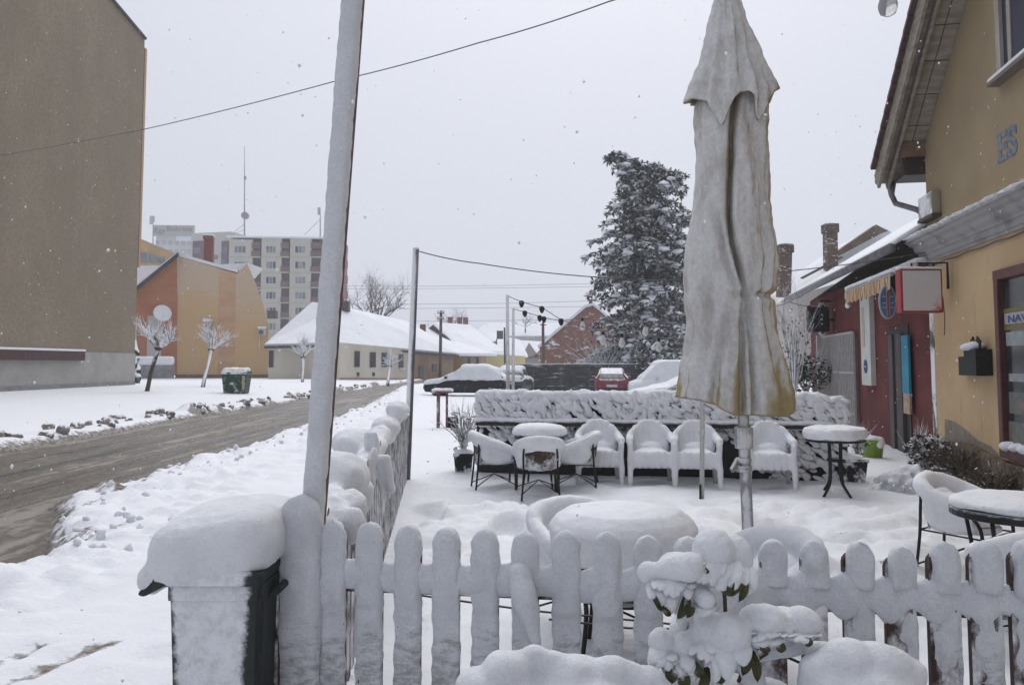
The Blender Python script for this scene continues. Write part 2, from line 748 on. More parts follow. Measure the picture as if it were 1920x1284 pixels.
def road_mat():
    t = NT('slush')
    a = t.n('ShaderNodeAttribute', attribute_name='dirt')
    f = t.math('ADD', a.outputs['Fac'], t.math('MULTIPLY', t.math('SUBTRACT', t.noise(9, 7, .7, st=(1, .45, 1)), .5), .9))
    c1 = t.mix(t.step(f, .25, .5), (.038, .029, .022), (.095, .077, .060))
    c2 = t.mix(t.step(f, .56, .86), c1, (.24, .215, .19))
    t.color(c2)
    t.b.inputs['Specular IOR Level'].default_value = .3
    t.l(t.math('MULTIPLY_ADD', t.step(f, .3, .6), .4, .22), t.b.inputs['Roughness'])
    t.bump(t.math('ADD', t.noise(14, 7, .7, st=(1, .5, 1)), t.math('MULTIPLY', f, 1.2)), .7, .03)
    return t.mat


tag(link('ground', gm, ground_mat(), None, True), kind='structure')
yr = 1.0 * (440 / 1.0) ** np.linspace(0, 1, 520)
wr_ = np.linspace(-1, 1, 150)
Yr = np.repeat(yr[:, None], len(wr_), 1)
cl = (np.interp(yr, _yl, _xl) + np.interp(yr, _yr, _xr)) / 2
Xr = cl[:, None] + wr_[None, :] * 4.2
tag(link('road', grid_mesh('road', Xr, Yr, road_h(Xr, Yr), road_dirt(Xr, Yr)), road_mat(), None, True), kind='structure')

far = MB()
far.box((0, 215, -.7), (930, 470, .3))
tag(far.build('far_ground', M_SNOWFAR), kind='structure')

# lumps of dirty snow pushed to the kerb on the far side
lm = MB()
for i in range(170):
    y = 12 * (60 / 12) ** RND.random()
    x = float(np.interp(y, _yl, _xl)) - .25 - abs(RND.gauss(0, .55))
    z = float(ground_h(np.array([x]), np.array([y]))[0])
    r = RND.uniform(.04, .15)
    M = Matrix.Rotation(RND.uniform(0, 6), 3, 'Z') @ Matrix.Rotation(RND.uniform(0, 2), 3, 'X')
    vs, fs = ico(2)
    o = V((RND.random() * 50, RND.random() * 50, 0))
    lm.add([V((x, y, z + r * .15)) + M @ (v * r * (1 + .7 * mnoise.noise(v * 1.6 + o))) for v in vs], fs)
for i in range(170):
    y = 7 * (40 / 7) ** RND.random()
    x = float(np.interp(y, _yr, _xr)) + .1 + abs(RND.gauss(0, .9))
    if x > fence_x(y) - .5:
        continue
    z = float(ground_h(np.array([x]), np.array([y]))[0])
    r = RND.uniform(.015, .05)
    vs, fs = ico(2)
    o = V((RND.random() * 50, RND.random() * 50, 0))
    lm.mi = 1 if RND.random() < .93 else 0
    lm.add([V((x, y, z + r * .2)) + v * r * (1 + .6 * mnoise.noise(v * 1.7 + o)) for v in vs], fs)
M_DIRTYSNOW = snowy('dirty_snow', (.15, .125, .10), (.32, .29, .27), up=.55, bias=.12, kn=1.3, scale=6, bump=.6, bdist=.02)
tag(lm.build('snow_clods', [M_DIRTYSNOW, M_SNOW], None, True),
    'dirty clods of ploughed snow along both edges of the road', 'snow clods', kind='stuff')
# ------------------------------------------------------------------ block with the blank end wall, left
def text(pl, s, px, py, h, m, parent, out=.02, width=None, ext=.006, name='lettering', bold=0.0):
    """painted or cut letters lying on a plane: lower left corner at (px, py)"""
    cu = bpy.data.curves.new(name, 'FONT')
    cu.body = s
    cu.size = h / .69
    cu.extrude = ext
    cu.resolution_u = 3
    cu.offset = bold
    o = bpy.data.objects.new('tmp_text', cu)
    C.objects.link(o)
    dg = bpy.context.evaluated_depsgraph_get()
    dg.update()
    me = bpy.data.meshes.new_from_object(o.evaluated_get(dg))
    bpy.data.objects.remove(o)
    if width:
        k = width / max(1e-6, max(v.co.x for v in me.vertices) - min(v.co.x for v in me.vertices))
        me.transform(Matrix.Diagonal((k, 1, 1, 1)))
    R = Matrix((pl.t, V((0, 0, 1)), pl.n)).transposed().to_4x4()
    me.transform(Matrix.Translation(pl.hit(px, py) + pl.n * out) @ R)
    me.materials.clear()
    return link(name, me, m, parent)


M_SNOWLINE = snowmat('edge_snow', bscale=20)
corner = at(252, 681, 53.8)
PB = Plane(corner, (1, -.04))          # the wall that looks on to the street
t = thing('concrete_building', (corner.x - 4, corner.y - 6, 0),
          'tall windowless grey-brown rendered building at the left edge above the road', 'building')


def block_mat():
    n = NT('roughcast')
    a = n.noise(.35, 5, .6, st=(1, 1, .7))
    b = n.noise(6, 6, .75)
    c = n.mix(n.step(a, .3, .7), (.225, .178, .122), (.285, .232, .165))
    c = n.mix(n.math('MULTIPLY', n.step(n.noise(.8, 5, .6, st=(1, 1, .06)), .5, .75), .45), c, (.175, .14, .10))
    c = n.mix(n.math('MULTIPLY', n.step(n.noise(.12, 3, .5), .5, .7), .35), c, (.30, .25, .185))
    n.color(n.mix(n.step(b, .35, .7), c, (.185, .148, .105)))
    n.b.inputs['Roughness'].default_value = .95
    n.bump(b, .8, .04)
    return n.mat


M_BLOCK = block_mat()
nearp, farp = PB.P - PB.n.cross(V((0, 0, 1))) * 0, PB.P
td = V((PB.n.y, -PB.n.x, 0))           # along the wall, towards the camera
if td.y > 0:
    td = -td
z0 = PB.hit(240, 662).z
zt = at(266, 75, 53.8).z
A, B = farp, farp + td * 34
m = MB()
ztn = zt + .6
m.prism([V((B.x, B.y, z0)), V((A.x, A.y, z0)), V((A.x, A.y, zt)), V((A.x, A.y, zt)) + td * 5 + V((0, 0, .9)), V((B.x, B.y, zt + .9))], -PB.n * 14)
m.build('wall', M_BLOCK, t)
m = MB()
o = PB.n * .06
m.prism([V((B.x, B.y, .55)) + o, V((A.x, A.y, .55)) + o, V((A.x, A.y, z0)) + o, V((B.x, B.y, z0)) + o], -PB.n * 14)
m.build('plinth', mat('plinth_render', (.30, .285, .27), (.35, .335, .315), 1.2, .9, .4, 25), t)
m = MB()
o = PB.n * .10
m.prism([V((B.x, B.y, -.3)) + o, V((A.x, A.y, -.3)) + o, V((A.x, A.y, .548)) + o, V((B.x, B.y, .548)) + o], -PB.n * 14)
m.build('footing', mat('dark_footing', (.19, .19, .20), (.26, .26, .27), 2, .9, .3), t)
m = MB()
e = PB.n * .12
for a, b in (((A, zt), (A + td * 5, zt + .9)), ((A + td * 5, zt + .9), (B, zt + .9))):
    m.beam(V((a[0].x, a[0].y, a[1] + .06)) - PB.n * .1, V((b[0].x, b[0].y, b[1] + .06)) - PB.n * .1, .5, .14)
m.build('coping', mat('coping_tin', (.07, .065, .065)), t)
# yellow return wall seen as a sliver past the corner
m = MB()
m.prism([V((A.x - .3, A.y + .12, 8)), V((A.x + .0, A.y + .12, 8)), V((A.x, A.y + .12, zt - .5)), V((A.x - .3, A.y + .12, zt - .5))], V((0, .3, 0)))
m.build('return_wall', mat('ochre_return', (.36, .24, .13)), t)
m = MB()
m.pbox(PB, -60, 656, 150, 675, .32, 0)
b = m.build('ledge_board', mat('dark_red_board', (.045, .014, .014), (.07, .022, .02), 4, .7), t, bevel=.02)
m = MB()
m.pbox(PB, -60, 652, 151, 656.5, .36, 0)
m.build('snow_strip', M_SNOWLINE, b, bevel=.05)

# ------------------------------------------------------------------ orange and yellow house
HY = Plane(at(333, 681, 82), (.10, -1))
HO = Plane(at(333, 681, 82), (.55, -1))
cb = at(333, 705, 82)
t = thing('orange_house', (cb.x, cb.y, 0), 'orange and yellow gabled house with a brick chimney and satellite dish', 'house')


def patchy_yellow():
    n = NT('weathered_ochre')
    v = n.noise(.30, 4, .6, st=(.5, .5, 3.0))
    sp = n.n('ShaderNodeSeparateXYZ')
    n.l(n.tc.outputs['Object'], sp.inputs[0])
    up = n.n('ShaderNodeMapRange')
    n.l(sp.outputs['Z'], up.inputs[0])
    up.inputs[1].default_value = 3.5
    up.inputs[2].default_value = 10
    up.inputs[3].default_value = -.22
    up.inputs[4].default_value = .14
    f = n.step(n.math('ADD', v, up.outputs[0]), .42, .60)
    c = n.mix(f, (.57, .385, .19), (.54, .43, .33))
    n.color(n.mix(n.step(n.noise(3, 5, .7, st=(.3, .3, 2)), .4, .75), c, (.56, .40, .235)))
    n.b.inputs['Roughness'].default_value = .9
    return n.mat


M_OCHRE = patchy_yellow()
m = MB()
m.ppoly(HY, [(329, 702), (502, 702), (504, 612), (492, 565), (476, 522), (463, 494), (445, 513), (334, 481)], 0, 0.3)
m.v = [v if i < 8 else v + V((-.31, 1, 0)) * 8.5 for i, v in enumerate(m.v)]
m.build('yellow_wall', M_OCHRE, t)
m = MB()
m.ppoly(HY, [(408, 702), (440, 702), (442, 512), (411, 503.5)], .03, 0)
m.build('faded_render_band', mat('faded_render', (.50, .30, .17), (.54, .36, .22), .4, .9, st=(1, 1, 3)), t)
m = MB()
m.ppoly(HY, [(329, 709), (503, 709), (502, 702), (329, 702)], .08, .4)
m.build('plinth', mat('dark_stone_base', (.11, .095, .07), (.17, .14, .10), 3), t)
m = MB()
m.ppoly(HO, [(200, 706), (332, 704), (332.5, 482), (246, 549), (200, 585)], 0, 8)
m.build('orange_wall', mat('orange_render', (.36, .135, .065), (.42, .175, .09), .5, .9, st=(1, 1, 2)), t)
m = MB()
for x0, x1, y0, y1 in ((276, 303, 592, 668), (243, 256, 594, 668)):
    m.pbox(HO, x0, y0, x1, y1, .06)
m.build('grey_pilaster', mat('grey_render', (.48, .46, .46)), t)
m = MB()
m.prism([HO.hit(333, 474) + HO.n * .7, HO.hit(333.5, 482) + HO.n * .7, HO.hit(200, 592) + HO.n * .7, HO.hit(200, 582) + HO.n * .7], -HO.n * 1.2)
m.build('bargeboard', mat('dark_eave', (.035, .032, .035)), t)
m = MB()
m.prism([HO.hit(334, 471) + HO.n * .6, HO.hit(333, 475) + HO.n * .6, HO.hit(200, 583) + HO.n * .6, HO.hit(200, 578) + HO.n * .6], -HO.n * 9)
# the snowy pitch seen over the yellow wall
m.prism([HY.hit(333, 480), HY.hit(445, 511), HY.hit(446, 506), HY.hit(334, 474)], -HY.n * .9)
a, b_, c_, d_ = HY.hit(398, 496), HY.hit(445, 513), HY.hit(464, 491), HY.hit(452, 488)
m.prism([HY.hit(399, 500) + V((0, .5, 0)), HY.hit(446, 512) + V((0, .5, 0)), HY.hit(463, 492) + V((0, .5, 0)), HY.hit(401, 495) + V((0, .5, 0))], V((0, 5, 0)))
rf = m.build('roof', M_SNOWFAR, t)
m = MB()
m.ppoly(Plane(at(300, 681, 93), (0, -1)), [(225, 560), (300, 560), (300, 498), (225, 498)], 0, 1)
m.build('rear_roof', M_SNOWFAR, t)
PC = Plane(at(392, 681, 86), (.2, -1))
m = MB()
m.pbox(PC, 383, 449, 400, 530, .5, .5)
m.pbox(PC, 382, 443, 401, 450, .6, .6)


def brick(name, c1, c2, mortar, scale, snowk=None):
    n = NT(name)
    tb = n.n('ShaderNodeTexBrick')
    tb.inputs['Scale'].default_value = scale
    tb.inputs['Color1'].default_value = (*c1, 1)
    tb.inputs['Color2'].default_value = (*c2, 1)
    tb.inputs['Mortar'].default_value = (*mortar, 1)
    mp = n.n('ShaderNodeMapping')
    mp.inputs['Rotation'].default_value = (rad(90), 0, 0)
    n.l(n.tc.outputs['Object'], mp.inputs['Vector'])
    n.l(mp.outputs[0], tb.inputs['Vector'])
    c = tb.outputs['Color']
    if snowk:
        c = n.mix(n.step(n.noise(snowk, 6, .7, st=(1, 1, 3)), .56, .64), c, SNOW)
    n.color(c)
    n.b.inputs['Roughness'].default_value = .9
    return n.mat


M_BRICKRED = brick('red_brick', (.19, .05, .035), (.25, .075, .05), (.16, .10, .085), 3)
ch = m.build('chimney', M_BRICKRED, t, bevel=.03)
m = MB()
m.pbox(PC, 382, 440, 401, 443.5, .6, .6)
m.build('snow_cap', M_SNOWLINE, ch, bevel=.06)


def dish(c, r, n, parent=None, name='satellite_dish', m_=None):
    n = V(n).normalized()
    q = n.to_track_quat('Z', 'Y').to_matrix()
    mb = MB()
    k = 20
    rg = []
    for rr, z in ((0.02, .0), (.4, .02), (.75, .08), (1, .15), (1, .18), (.75, .12), (.4, .06), (.02, .05)):
        rg.append([V(c) + q @ V((rr * r * math.cos(2 * math.pi * j / k), rr * r * math.sin(2 * math.pi * j / k), z * r)) for j in range(k)])
    mb.rings(rg)
    mb.cyl(V(c), V(c) - n * r * .6, r * .08)
    mb.cyl(V(c) - n * r * .6, V(c) - n * r * .6 + V((0, 0, -r)), r * .06)
    mb.cyl(V(c) + V((0, 0, -r * .9)) + n * .1, V(c) + n * r * .9, r * .04)
    return mb.build(name, m_ or M_SNOWLINE, parent, True)


p = HO.hit(302, 589) + HO.n * 1.0
d = dish(p + V((0, 0, .0)), .86, HO.n * .7 + V((.1, 0, .25)), t)
m = MB()
m.pbox(HY, 384, 604, 398, 618, .7)
ac = m.build('vent_box', mat('grey_tin', (.25, .24, .24), (.4, .39, .38), 8), t, bevel=.05)
m = MB()
m.pbox(HY, 383, 598, 399, 604, .8)
m.build('snow_cap', M_SNOWLINE, ac, bevel=.1)
m = MB()
m.pbox(HY, 486, 617, 499, 629, .55)
ac = m.build('air_conditioner', mat('pale_tin', (.5, .5, .5)), t, bevel=.04)
m = MB()
m.pbox(HY, 485, 612, 500, 617, .65)
m.build('snow_cap', M_SNOWLINE, ac, bevel=.1)
m = MB()
m.lathe([(.26, 0), (.28, .04), (.1, .05), (.09, .08)], (0, 0, 0), 16)
fan = MB()
g = HY.hit(491.5, 623) + HY.n * .56
fan.cyl(g, g + HY.n * .03, .24)
fan.build('fan_grille', mat('fan_dark', (.12, .12, .12)), ac)
m = MB()
m.tube([HY.hit(487, 630) + HY.n * .1, HY.hit(487, 652) + HY.n * .1], .05)
m.build('drain_pipe', mat('white_pipe', (.7, .68, .62)), t)

# garden wall before the orange gable
GW = Plane(at(290, 681, 74), (.15, -1))
t = thing('garden_wall', GW.P - V((0, 0, 1.7)), 'low grey garden wall with a thick snow top before the orange gable', 'wall')
m = MB()
m.pbox(GW, 225, 684, 327, 709, .25)
m.build('wall', mat('wet_concrete', (.17, .17, .18), (.27, .27, .28), 1.5), t)
m = MB()
m.pbox(GW, 222, 668, 326, 684.5, .4, .4)
m.build('snow_cap', M_SNOWLINE, t, bevel=.25, seg=3)

# snow-laden young conifer half hidden by the corner of the block
t = thing('snowy_shrub', gnd(247, 727), 'tall narrow shrub buried in snow behind the corner of the blank block', 'shrub')
m = MB()
b0 = gnd(247, 727)
for i in range(16):
    k = i / 15
    m.ball(b0 + V((RND.uniform(-.25, .25) * (1 - k * .5), RND.uniform(-.2, .2), .3 + 2.9 * k)), .48 * (1 - .55 * k), 2)
link('foliage', blob(m, .09, 2, .08, 3, .03, 8), snowy('snowy_shrub_leaf', (.02, .025, .02), up=.9, bias=.35, kn=.9, scale=3), t, True)

# ------------------------------------------------------------------ flats in the distance
D0 = 165
FP = Plane(at(540, 681, D0), (0.10, -1))
fb = at(540, 681, D0)
t = thing('apartment_block', (fb.x, fb.y, 0), 'long cream and maroon prefabricated block of flats behind the white house', 'apartment block')
M_CREAM = mat('cream_panel', (.47, .45, .38), (.52, .50, .43), .3, .9)
M_MAROON = mat('maroon_panel', (.13, .075, .08), (.18, .11, .11), .3, .9)
M_LOGGIA = mat('loggia_shade', (.085, .078, .085))
M_PANE = mat('window_glass', (.10, .115, .135), (.2, .22, .25), .5, .15)
M_CURTAIN = mat('curtained_glass', (.30, .30, .30), (.2, .2, .21), .8, .3)
M_DARKPANE = mat('dark_pane', (.05, .055, .065))
M_JOINT = mat('panel_joint', (.33, .32, .28))
M_WFRAME = mat('white_frame', (.55, .55, .54))
bays = [(427, 471, 0), (471, 488, 1), (488, 526, 0), (526, 542, 1), (542, 582, 0), (582, 603, 1), (603, 632, 0)]
top = {0: 448, 1: 453}
storeys = [468, 497, 525.5, 554, 583, 612, 641]
for x0, x1, kind in bays:
    m = MB()
    if kind == 0:
        m.pbox(FP, x0, 446 if x0 > 480 else 449, x1, 700, .0, 10)
        m.build('panel_bay', M_CREAM, t)
        for i, ys_ in enumerate(storeys):
            m = MB()
            wx0, wx1 = x0 + (x1 - x0) * .28, x0 + (x1 - x0) * .78
            m.pbox(FP, wx0 - 1.2, ys_ - 7.5, wx1 + 1.2, ys_ + 7.5, .10)
            f_ = m.build('window', M_WFRAME, t)
            for k in range(3):
                g = MB()
                a = wx0 + (wx1 - wx0) * k / 3
                g.pbox(FP, a + .5, ys_ - 6.3, a + (wx1 - wx0) / 3 - .5, ys_ + 6.3, .13)
                g.build('pane', RND.choice((M_PANE, M_PANE, M_CURTAIN, M_DARKPANE)), f_)
            m = MB()
            m.pbox(FP, x0, ys_ + 13.8, x1, ys_ + 14.6, .04)
            m.build('panel_joint', M_JOINT, t)
    else:
        m.pbox(FP, x0, 454, x1, 700, -1.0, 10)
        m.build('loggia_back', M_LOGGIA, t)
        m = MB()
        m.pbox(FP, x0, 454, x1, 466, .0, 1.2)
        m.build('parapet', M_MAROON, t)
        for i, ys_ in enumerate(storeys):
            m = MB()
            m.pbox(FP, x0, ys_ + 2.5, x1, ys_ + 12.9, .15, .0)
            f_ = m.build('balcony', M_MAROON, t)
            m = MB()
            m.pbox(FP, x0, ys_ + 13, x1, ys_ + 14.6, .2, 1.0)
            m.build('floor_slab', M_CREAM, f_)
# balconies on the far end, showing past the snowy pole
M_BALC = mat('brick_balcony', (.30, .12, .115))
for ys_ in (466, 494, 522.5, 551):
    m = MB()
    m.pbox(Plane(at(640, 681, D0 + 2), (.1, -1)), 628, ys_ - 8, 651, ys_ + 8.5, .0, 2.0)
    m.build('balcony', M_BALC, t, bevel=.25)
m = MB()
m.pbox(Plane(at(630, 681, D0 + 3), (.1, -1)), 600, 452, 643, 700, 0, 8)
m.build('end_wall', M_MAROON, t)
m = MB()
m.pbox(FP, 425, 443.5, 605, 446.5, .3, 9)
m.build('roof_edge', M_SNOWLINE, t)
# wing that runs back to the left
FQ = Plane(at(400, 681, D0 + 14), (-.25, -1))
m = MB()
m.pbox(FQ, 355, 436, 430, 700, 0, 10)
m.build('rear_wing', mat('pale_panel', (.48, .475, .45), (.53, .52, .50), .3), t)
for x0, x1 in ((359, 381), (413, 430)):
    m = MB()
    m.pbox(FQ, x0, 452, x1, 700, .15, 1)
    m.build('maroon_strip', M_MAROON, t)
    for ys_ in (470, 492, 514):
        g = MB()
        g.pbox(FQ, x0 + 4, ys_ - 6, x1 - 3, ys_ + 6, .3, 0)
        g.build('window', M_PANE, t)
m = MB()
m.pbox(FQ, 400, 478, 408, 486, .1)
m.build('pane', M_PANE, t)

# tower with the roof sign
FT = Plane(at(330, 681, 215), (.05, -1))
fb = at(330, 681, 215)
t = thing('tower_block', (fb.x, fb.y, 0), 'pale tower block with a lettered sign along its roof, farthest left on the skyline', 'apartment block')
m = MB()
m.pbox(FT, 289, 442, 366, 705, 0, 16)
m.build('wall', mat('tower_panel', (.52, .52, .51), (.58, .58, .56), .2), t)
M_TGLASS = mat('tower_glass', (.38, .39, .41))
for ys_ in (455, 472, 489, 506):
    for x0 in range(292, 362, 12):
        m = MB()
        m.pbox(FT, x0, ys_ - 4, x0 + 7, ys_ + 4, .1)
        m.build('window', M_TGLASS, t)
m = MB()
m.pbox(FT, 288, 423, 365, 443, .6, .3)
s_ = m.build('roof_sign', mat('sign_boards', (.40, .40, .385)), t)
text(FT, 'Egy', 291, 437.5, 1.35, mat('sign_dark', (.16, .16, .155)), s_, .62, 2.6, .03)
text(FT, 'Bokreta', 313, 434, 1.35, mat('sign_dark_red', (.20, .13, .13)), s_, .62, 6.6, .03)
m = MB()
m.pbox(FT, 331, 442, 366, 452, .15)
m.build('parapet_panel', M_SNOWLINE, t)

# ochre building behind
FO = Plane(at(262, 681, 120), (.75, -1))
fb = at(262, 681, 120)
t = thing('ochre_office', (fb.x, fb.y, 0), 'grey building with ochre window bands above the orange house', 'building')
m = MB()
m.ppoly(FO, [(225, 520), (345, 520), (345, 482), (262, 447), (225, 432)], 0, 8)
m.build('wall', mat('grey_panel', (.33, .33, .33)), t)
m = MB()
m.ppoly(FO, [(263, 470), (330, 488), (330, 478), (263, 450)], .1, 0)
m.ppoly(FO, [(263, 508), (330, 508), (330, 498), (263, 492)], .1, 0)
m.build('ochre_band', mat('ochre_panel', (.52, .30, .085), (.40, .27, .12), .6), t)
for x0, x1 in ((264, 271), (272, 280), (281, 290), (292, 300), (301, 309)):
    m = MB()
    sl_ = (x0 - 263) * .30
    m.ppoly(FO, [(x0, 491 + sl_ * .2), (x1, 491 + sl_ * .2), (x1, 474 + sl_), (x0, 473 + sl_)], .12, 0)
    m.build('window', M_PANE, t)

# rooftop masts
M_MAST = mat('galvanised', (.30, .30, .31))


def mast(px, ytop, ybot, Y, label, extra=None):
    b0, b1 = at(px, ybot, Y), at(px, ytop, Y)
    t = thing('antenna_mast', b0, label, 'antenna')
    m = MB()
    m.tube([b0 - V((0, 0, 1)), b0.lerp(b1, .55), b1], [.16, .11, .04], 6)
    m.build('mast_pole', M_MAST, t)
    return t, b0, b1


t, b0, b1 = mast(458.5, 274, 447, 168, 'tall thin mast with a round drum on the flats roof')
t_ = t
m = MB()
q = at(460, 404.5, 167.6)
m.cyl(q + V((0, -.5, 0)), q + V((0, .4, 0)), .72, None, 18)
m.build('drum_antenna', mat('drum_grey', (.30, .27, .28)), t)
m = MB()
m.cyl(at(459.5, 331, 167.8), at(459.5, 337, 167.8), .25)
m.build('beacon', M_MAST, t)
m = MB()
m.tube([at(458, 420, 168), at(425, 447, 165)], .05, 4)
m.tube([at(458, 430, 168), at(420, 449, 165)], .05, 4)
m.build('guy_wire', M_MAST, t)
t, b0, b1 = mast(287, 407, 460, 214, 'short mast with panel antennas beside the roof sign')
m = MB()
m.box(at(284, 413, 214), (.9, .3, 2.2))
m.box(at(288.5, 411, 214), (.4, .3, 1.6))
m.build('panel_antenna', mat('antenna_grey', (.42, .41, .42)), t)
t, b0, b1 = mast(600.5, 389, 447, 167, 'short mast with an aerial close to the snowy pole')
m = MB()
m.box(at(598, 396, 167), (.5, .3, 1.5))
m.build('panel_antenna', mat('antenna_grey', (.42, .41, .42)), t)
m = MB()
m.tube([at(600, 412, 167), at(570, 441, 166)], .05, 4)
m.build('guy_wire', M_MAST, t)

# ------------------------------------------------------------------ white house with the big hipped roof
Y1 = 77
WL = Plane(at(570, 681, Y1), (0, -1))
pA, pB_ = at(637, 681, 75), at(852, 681, 92)
dv = pB_ - pA
WR = Plane(pA, (dv.y, -dv.x))
t = thing('white_house', (pA.x, pA.y, 0), 'long single-storey white house under a huge snowy hipped roof', 'house')


def pale_wall():
    n = NT('cream_render')
    n.color(n.mix(n.step(n.noise(.4, 5, st=(1, 1, .4)), .35, .7), (.62, .58, .49), (.53, .49, .41)))
    n.b.inputs['Roughness'].default_value = .9
    return n.mat


M_PALE = pale_wall()
m = MB()
m.ppoly(WL, [(503, 714), (637, 715), (637, 643), (503, 645)], 0, 8)
m.ppoly(WR, [(637, 717), (776, 717), (776, 656), (637, 643)], 0, 8)
m.build('wall', M_PALE, t)
m = MB()
m.ppoly(WR, [(776, 717), (850, 716), (850, 662), (776, 656)], -.02, 8)
m.build('brown_wall', mat('brown_render', (.25, .175, .12), (.34, .25, .165), .8, .9, st=(1, 1, .5)), t)
m = MB()
m.ppoly(WL, [(503, 717), (637, 718), (637, 711), (503, 710)], .06, 0)
m.ppoly(WR, [(637, 718), (850, 717), (850, 710), (637, 708)], .06, 0)
m.build('brick_plinth', brick('plinth_brick', (.30, .16, .11), (.36, .21, .15), (.4, .36, .32), 2), t)
# roof: eaves pushed out, ridge behind
m = MB()
eL, eM, eR = WL.hit(500, 645) + V((0, -.6, 0)), WL.hit(637, 642) + V((0, -1.2, 0)), WR.hit(851, 662) + WR.n * .6
eQ = WR.hit(767, 656) + WR.n * .6
rL, rM, rR = at(585, 566, 84), at(640, 574, 85), at(768, 603, 97)
rE = at(800, 624, 97)
bk = [at(470, 560, 100), at(700, 560, 110), at(850, 640, 112)]
vs = [eL, eM, eR, rL, rM, rR, rE] + [V((eL.x, 100, 3.2)), V((eM.x + 4, 104, 3.2)), V((eR.x + 4, 108, 3.0))]
m.add(vs, [(0, 1, 4, 3), (1, 2, 6, 5, 4), (0, 3, 7), (3, 4, 5, 6, 9, 8, 7), (2, 9, 6)])
th = V((0, 0, -.28))
rf = m.build('roof', M_SNOWFAR, t)
s = rf.modifiers.new('thick', 'SOLIDIFY')
s.thickness = .35
s.offset = -1
m = MB()
m.beam(eL - V((0, 0, .32)), eM - V((0, 0, .32)), .25, .22)
m.beam(eM - V((0, 0, .32)), eR - V((0, 0, .32)), .25, .22)
m.build('gutter', mat('dark_gutter', (.06, .055, .055)), t)
M_DGLASS = mat('dark_glass', (.035, .04, .05), (.06, .065, .08), 1, .2)
for pl, x0, x1, y0, y1 in ((WL, 505, 512, 658, 688), (WR, 665, 673, 659, 687), (WR, 694, 703, 661, 688), (WR, 716, 724, 662, 687), (WR, 748, 755, 665, 689), (WR, 786, 792, 686, 716), (WR, 811, 818, 683, 695)):
    m = MB()
    m.pbox(pl, x0 - 1, y0 - 1, x1 + 1, y1 + 1, .06)
    f_ = m.build('window', mat('frame_brown', (.16, .13, .10)), t)
    m = MB()
    m.pbox(pl, x0, y0, x1, y1, .09)
    m.build('pane', M_DGLASS, f_)
m = MB()
m.pbox(WR, 748, 690, 757, 692, .2)
m.build('sill', M_SNOWLINE, t)
for x in (671, 700):
    m = MB()
    m.pbox(WR, x - 2, 698, x + 2, 705, .07)
    m.build('cellar_vent', M_DGLASS, t)
m = MB()
m.pbox(Plane(rR, (0, -1)), 788, 608, 798, 632, .4, .4)
ch = m.build('chimney', M_BRICKRED, t)
m = MB()
m.tube([at(746, 660, 90), at(746, 615, 90)], .05, 5)
m.build('vent_pipe', M_MAST, t)
for (x, y, Yd) in ((645, 574, 84.5), (511, 590, 104)):
    m = MB()
    q = at(x, y, Yd)
    m.box(q, (1.1, 1, 1.0))
    m.build('chimney', mat('soot_brick', (.08, .07, .07)), t)

# ------------------------------------------------------------------ yellow gabled house and its row
GY = Plane(at(830, 681, 100), (.12, -1))
fb = at(830, 681, 100)
t = thing('yellow_gable_house', (fb.x, fb.y, 0), 'small yellow-gabled house with a long snowy roof beyond the white house', 'house')
m = MB()
m.ppoly(GY, [(795, 705), (864, 705), (864, 662), (812, 615), (795, 628)], 0, 6)
m.build('gable_wall', mat('yellow_render', (.60, .36, .10), (.52, .31, .10), .5), t)
m = MB()
m.prism([GY.hit(793, 628) + GY.n * .5, GY.hit(793, 624) + GY.n * .5, GY.hit(812, 609) + GY.n * .5, GY.hit(868, 660) + GY.n * .5, GY.hit(865, 664) + GY.n * .5, GY.hit(812, 616) + GY.n * .5], -GY.n * .7)
m.build('bargeboard', mat('dark_eave', (.05, .045, .045)), t)
GR = Plane(GY.hit(864, 681), (.9, -1))
m = MB()
m.ppoly(GR, [(864, 705), (912, 705), (912, 662), (864, 660)], -.02, 4)
m.build('brown_front', mat('brown_front', (.30, .22, .14), (.36, .27, .17), .7), t)
m = MB()
m.prism([GY.hit(814, 608), GY.hit(868, 659), at(948, 662, 122), at(880, 612, 124)], V((0, .5, .3)))
m.build('roof', M_SNOWFAR, t)
for x in (877, 893):
    m = MB()
    m.pbox(GR, x, 670, x + 5, 684, .05)
    m.build('window', M_DGLASS, t)
for x in (844, 862, 873):
    q = at(x, 604 + (x - 844) * .02, 128)
    m = MB()
    m.box(q, (.75, .75, 1.6))
    m.build('chimney', M_BRICKRED, t)

GF = Plane(at(940, 681, 125), (.6, -1))
fb = at(940, 681, 125)
t = thing('pale_yellow_house', (fb.x, fb.y, 0), 'low pale yellow house with a dark dormer in its snowy roof', 'house')
m = MB()
m.ppoly(GF, [(908, 700), (985, 700), (985, 668), (908, 663)], 0, 6)
m.build('wall', mat('lemon_render', (.55, .47, .22), (.5, .43, .22), .5), t)
m = MB()
m.prism([GF.hit(902, 664), GF.hit(990, 670), at(975, 640, 136), at(900, 622, 134)], V((0, .5, .3)))
m.build('roof', M_SNOWFAR, t)
m = MB()
m.prism([at(914, 640, 123), at(932, 652, 123), at(932, 632, 123), at(929, 640, 123)], V((0, 2, 0)))
m.build('dormer', mat('slate_dormer', (.14, .14, .15)), t)

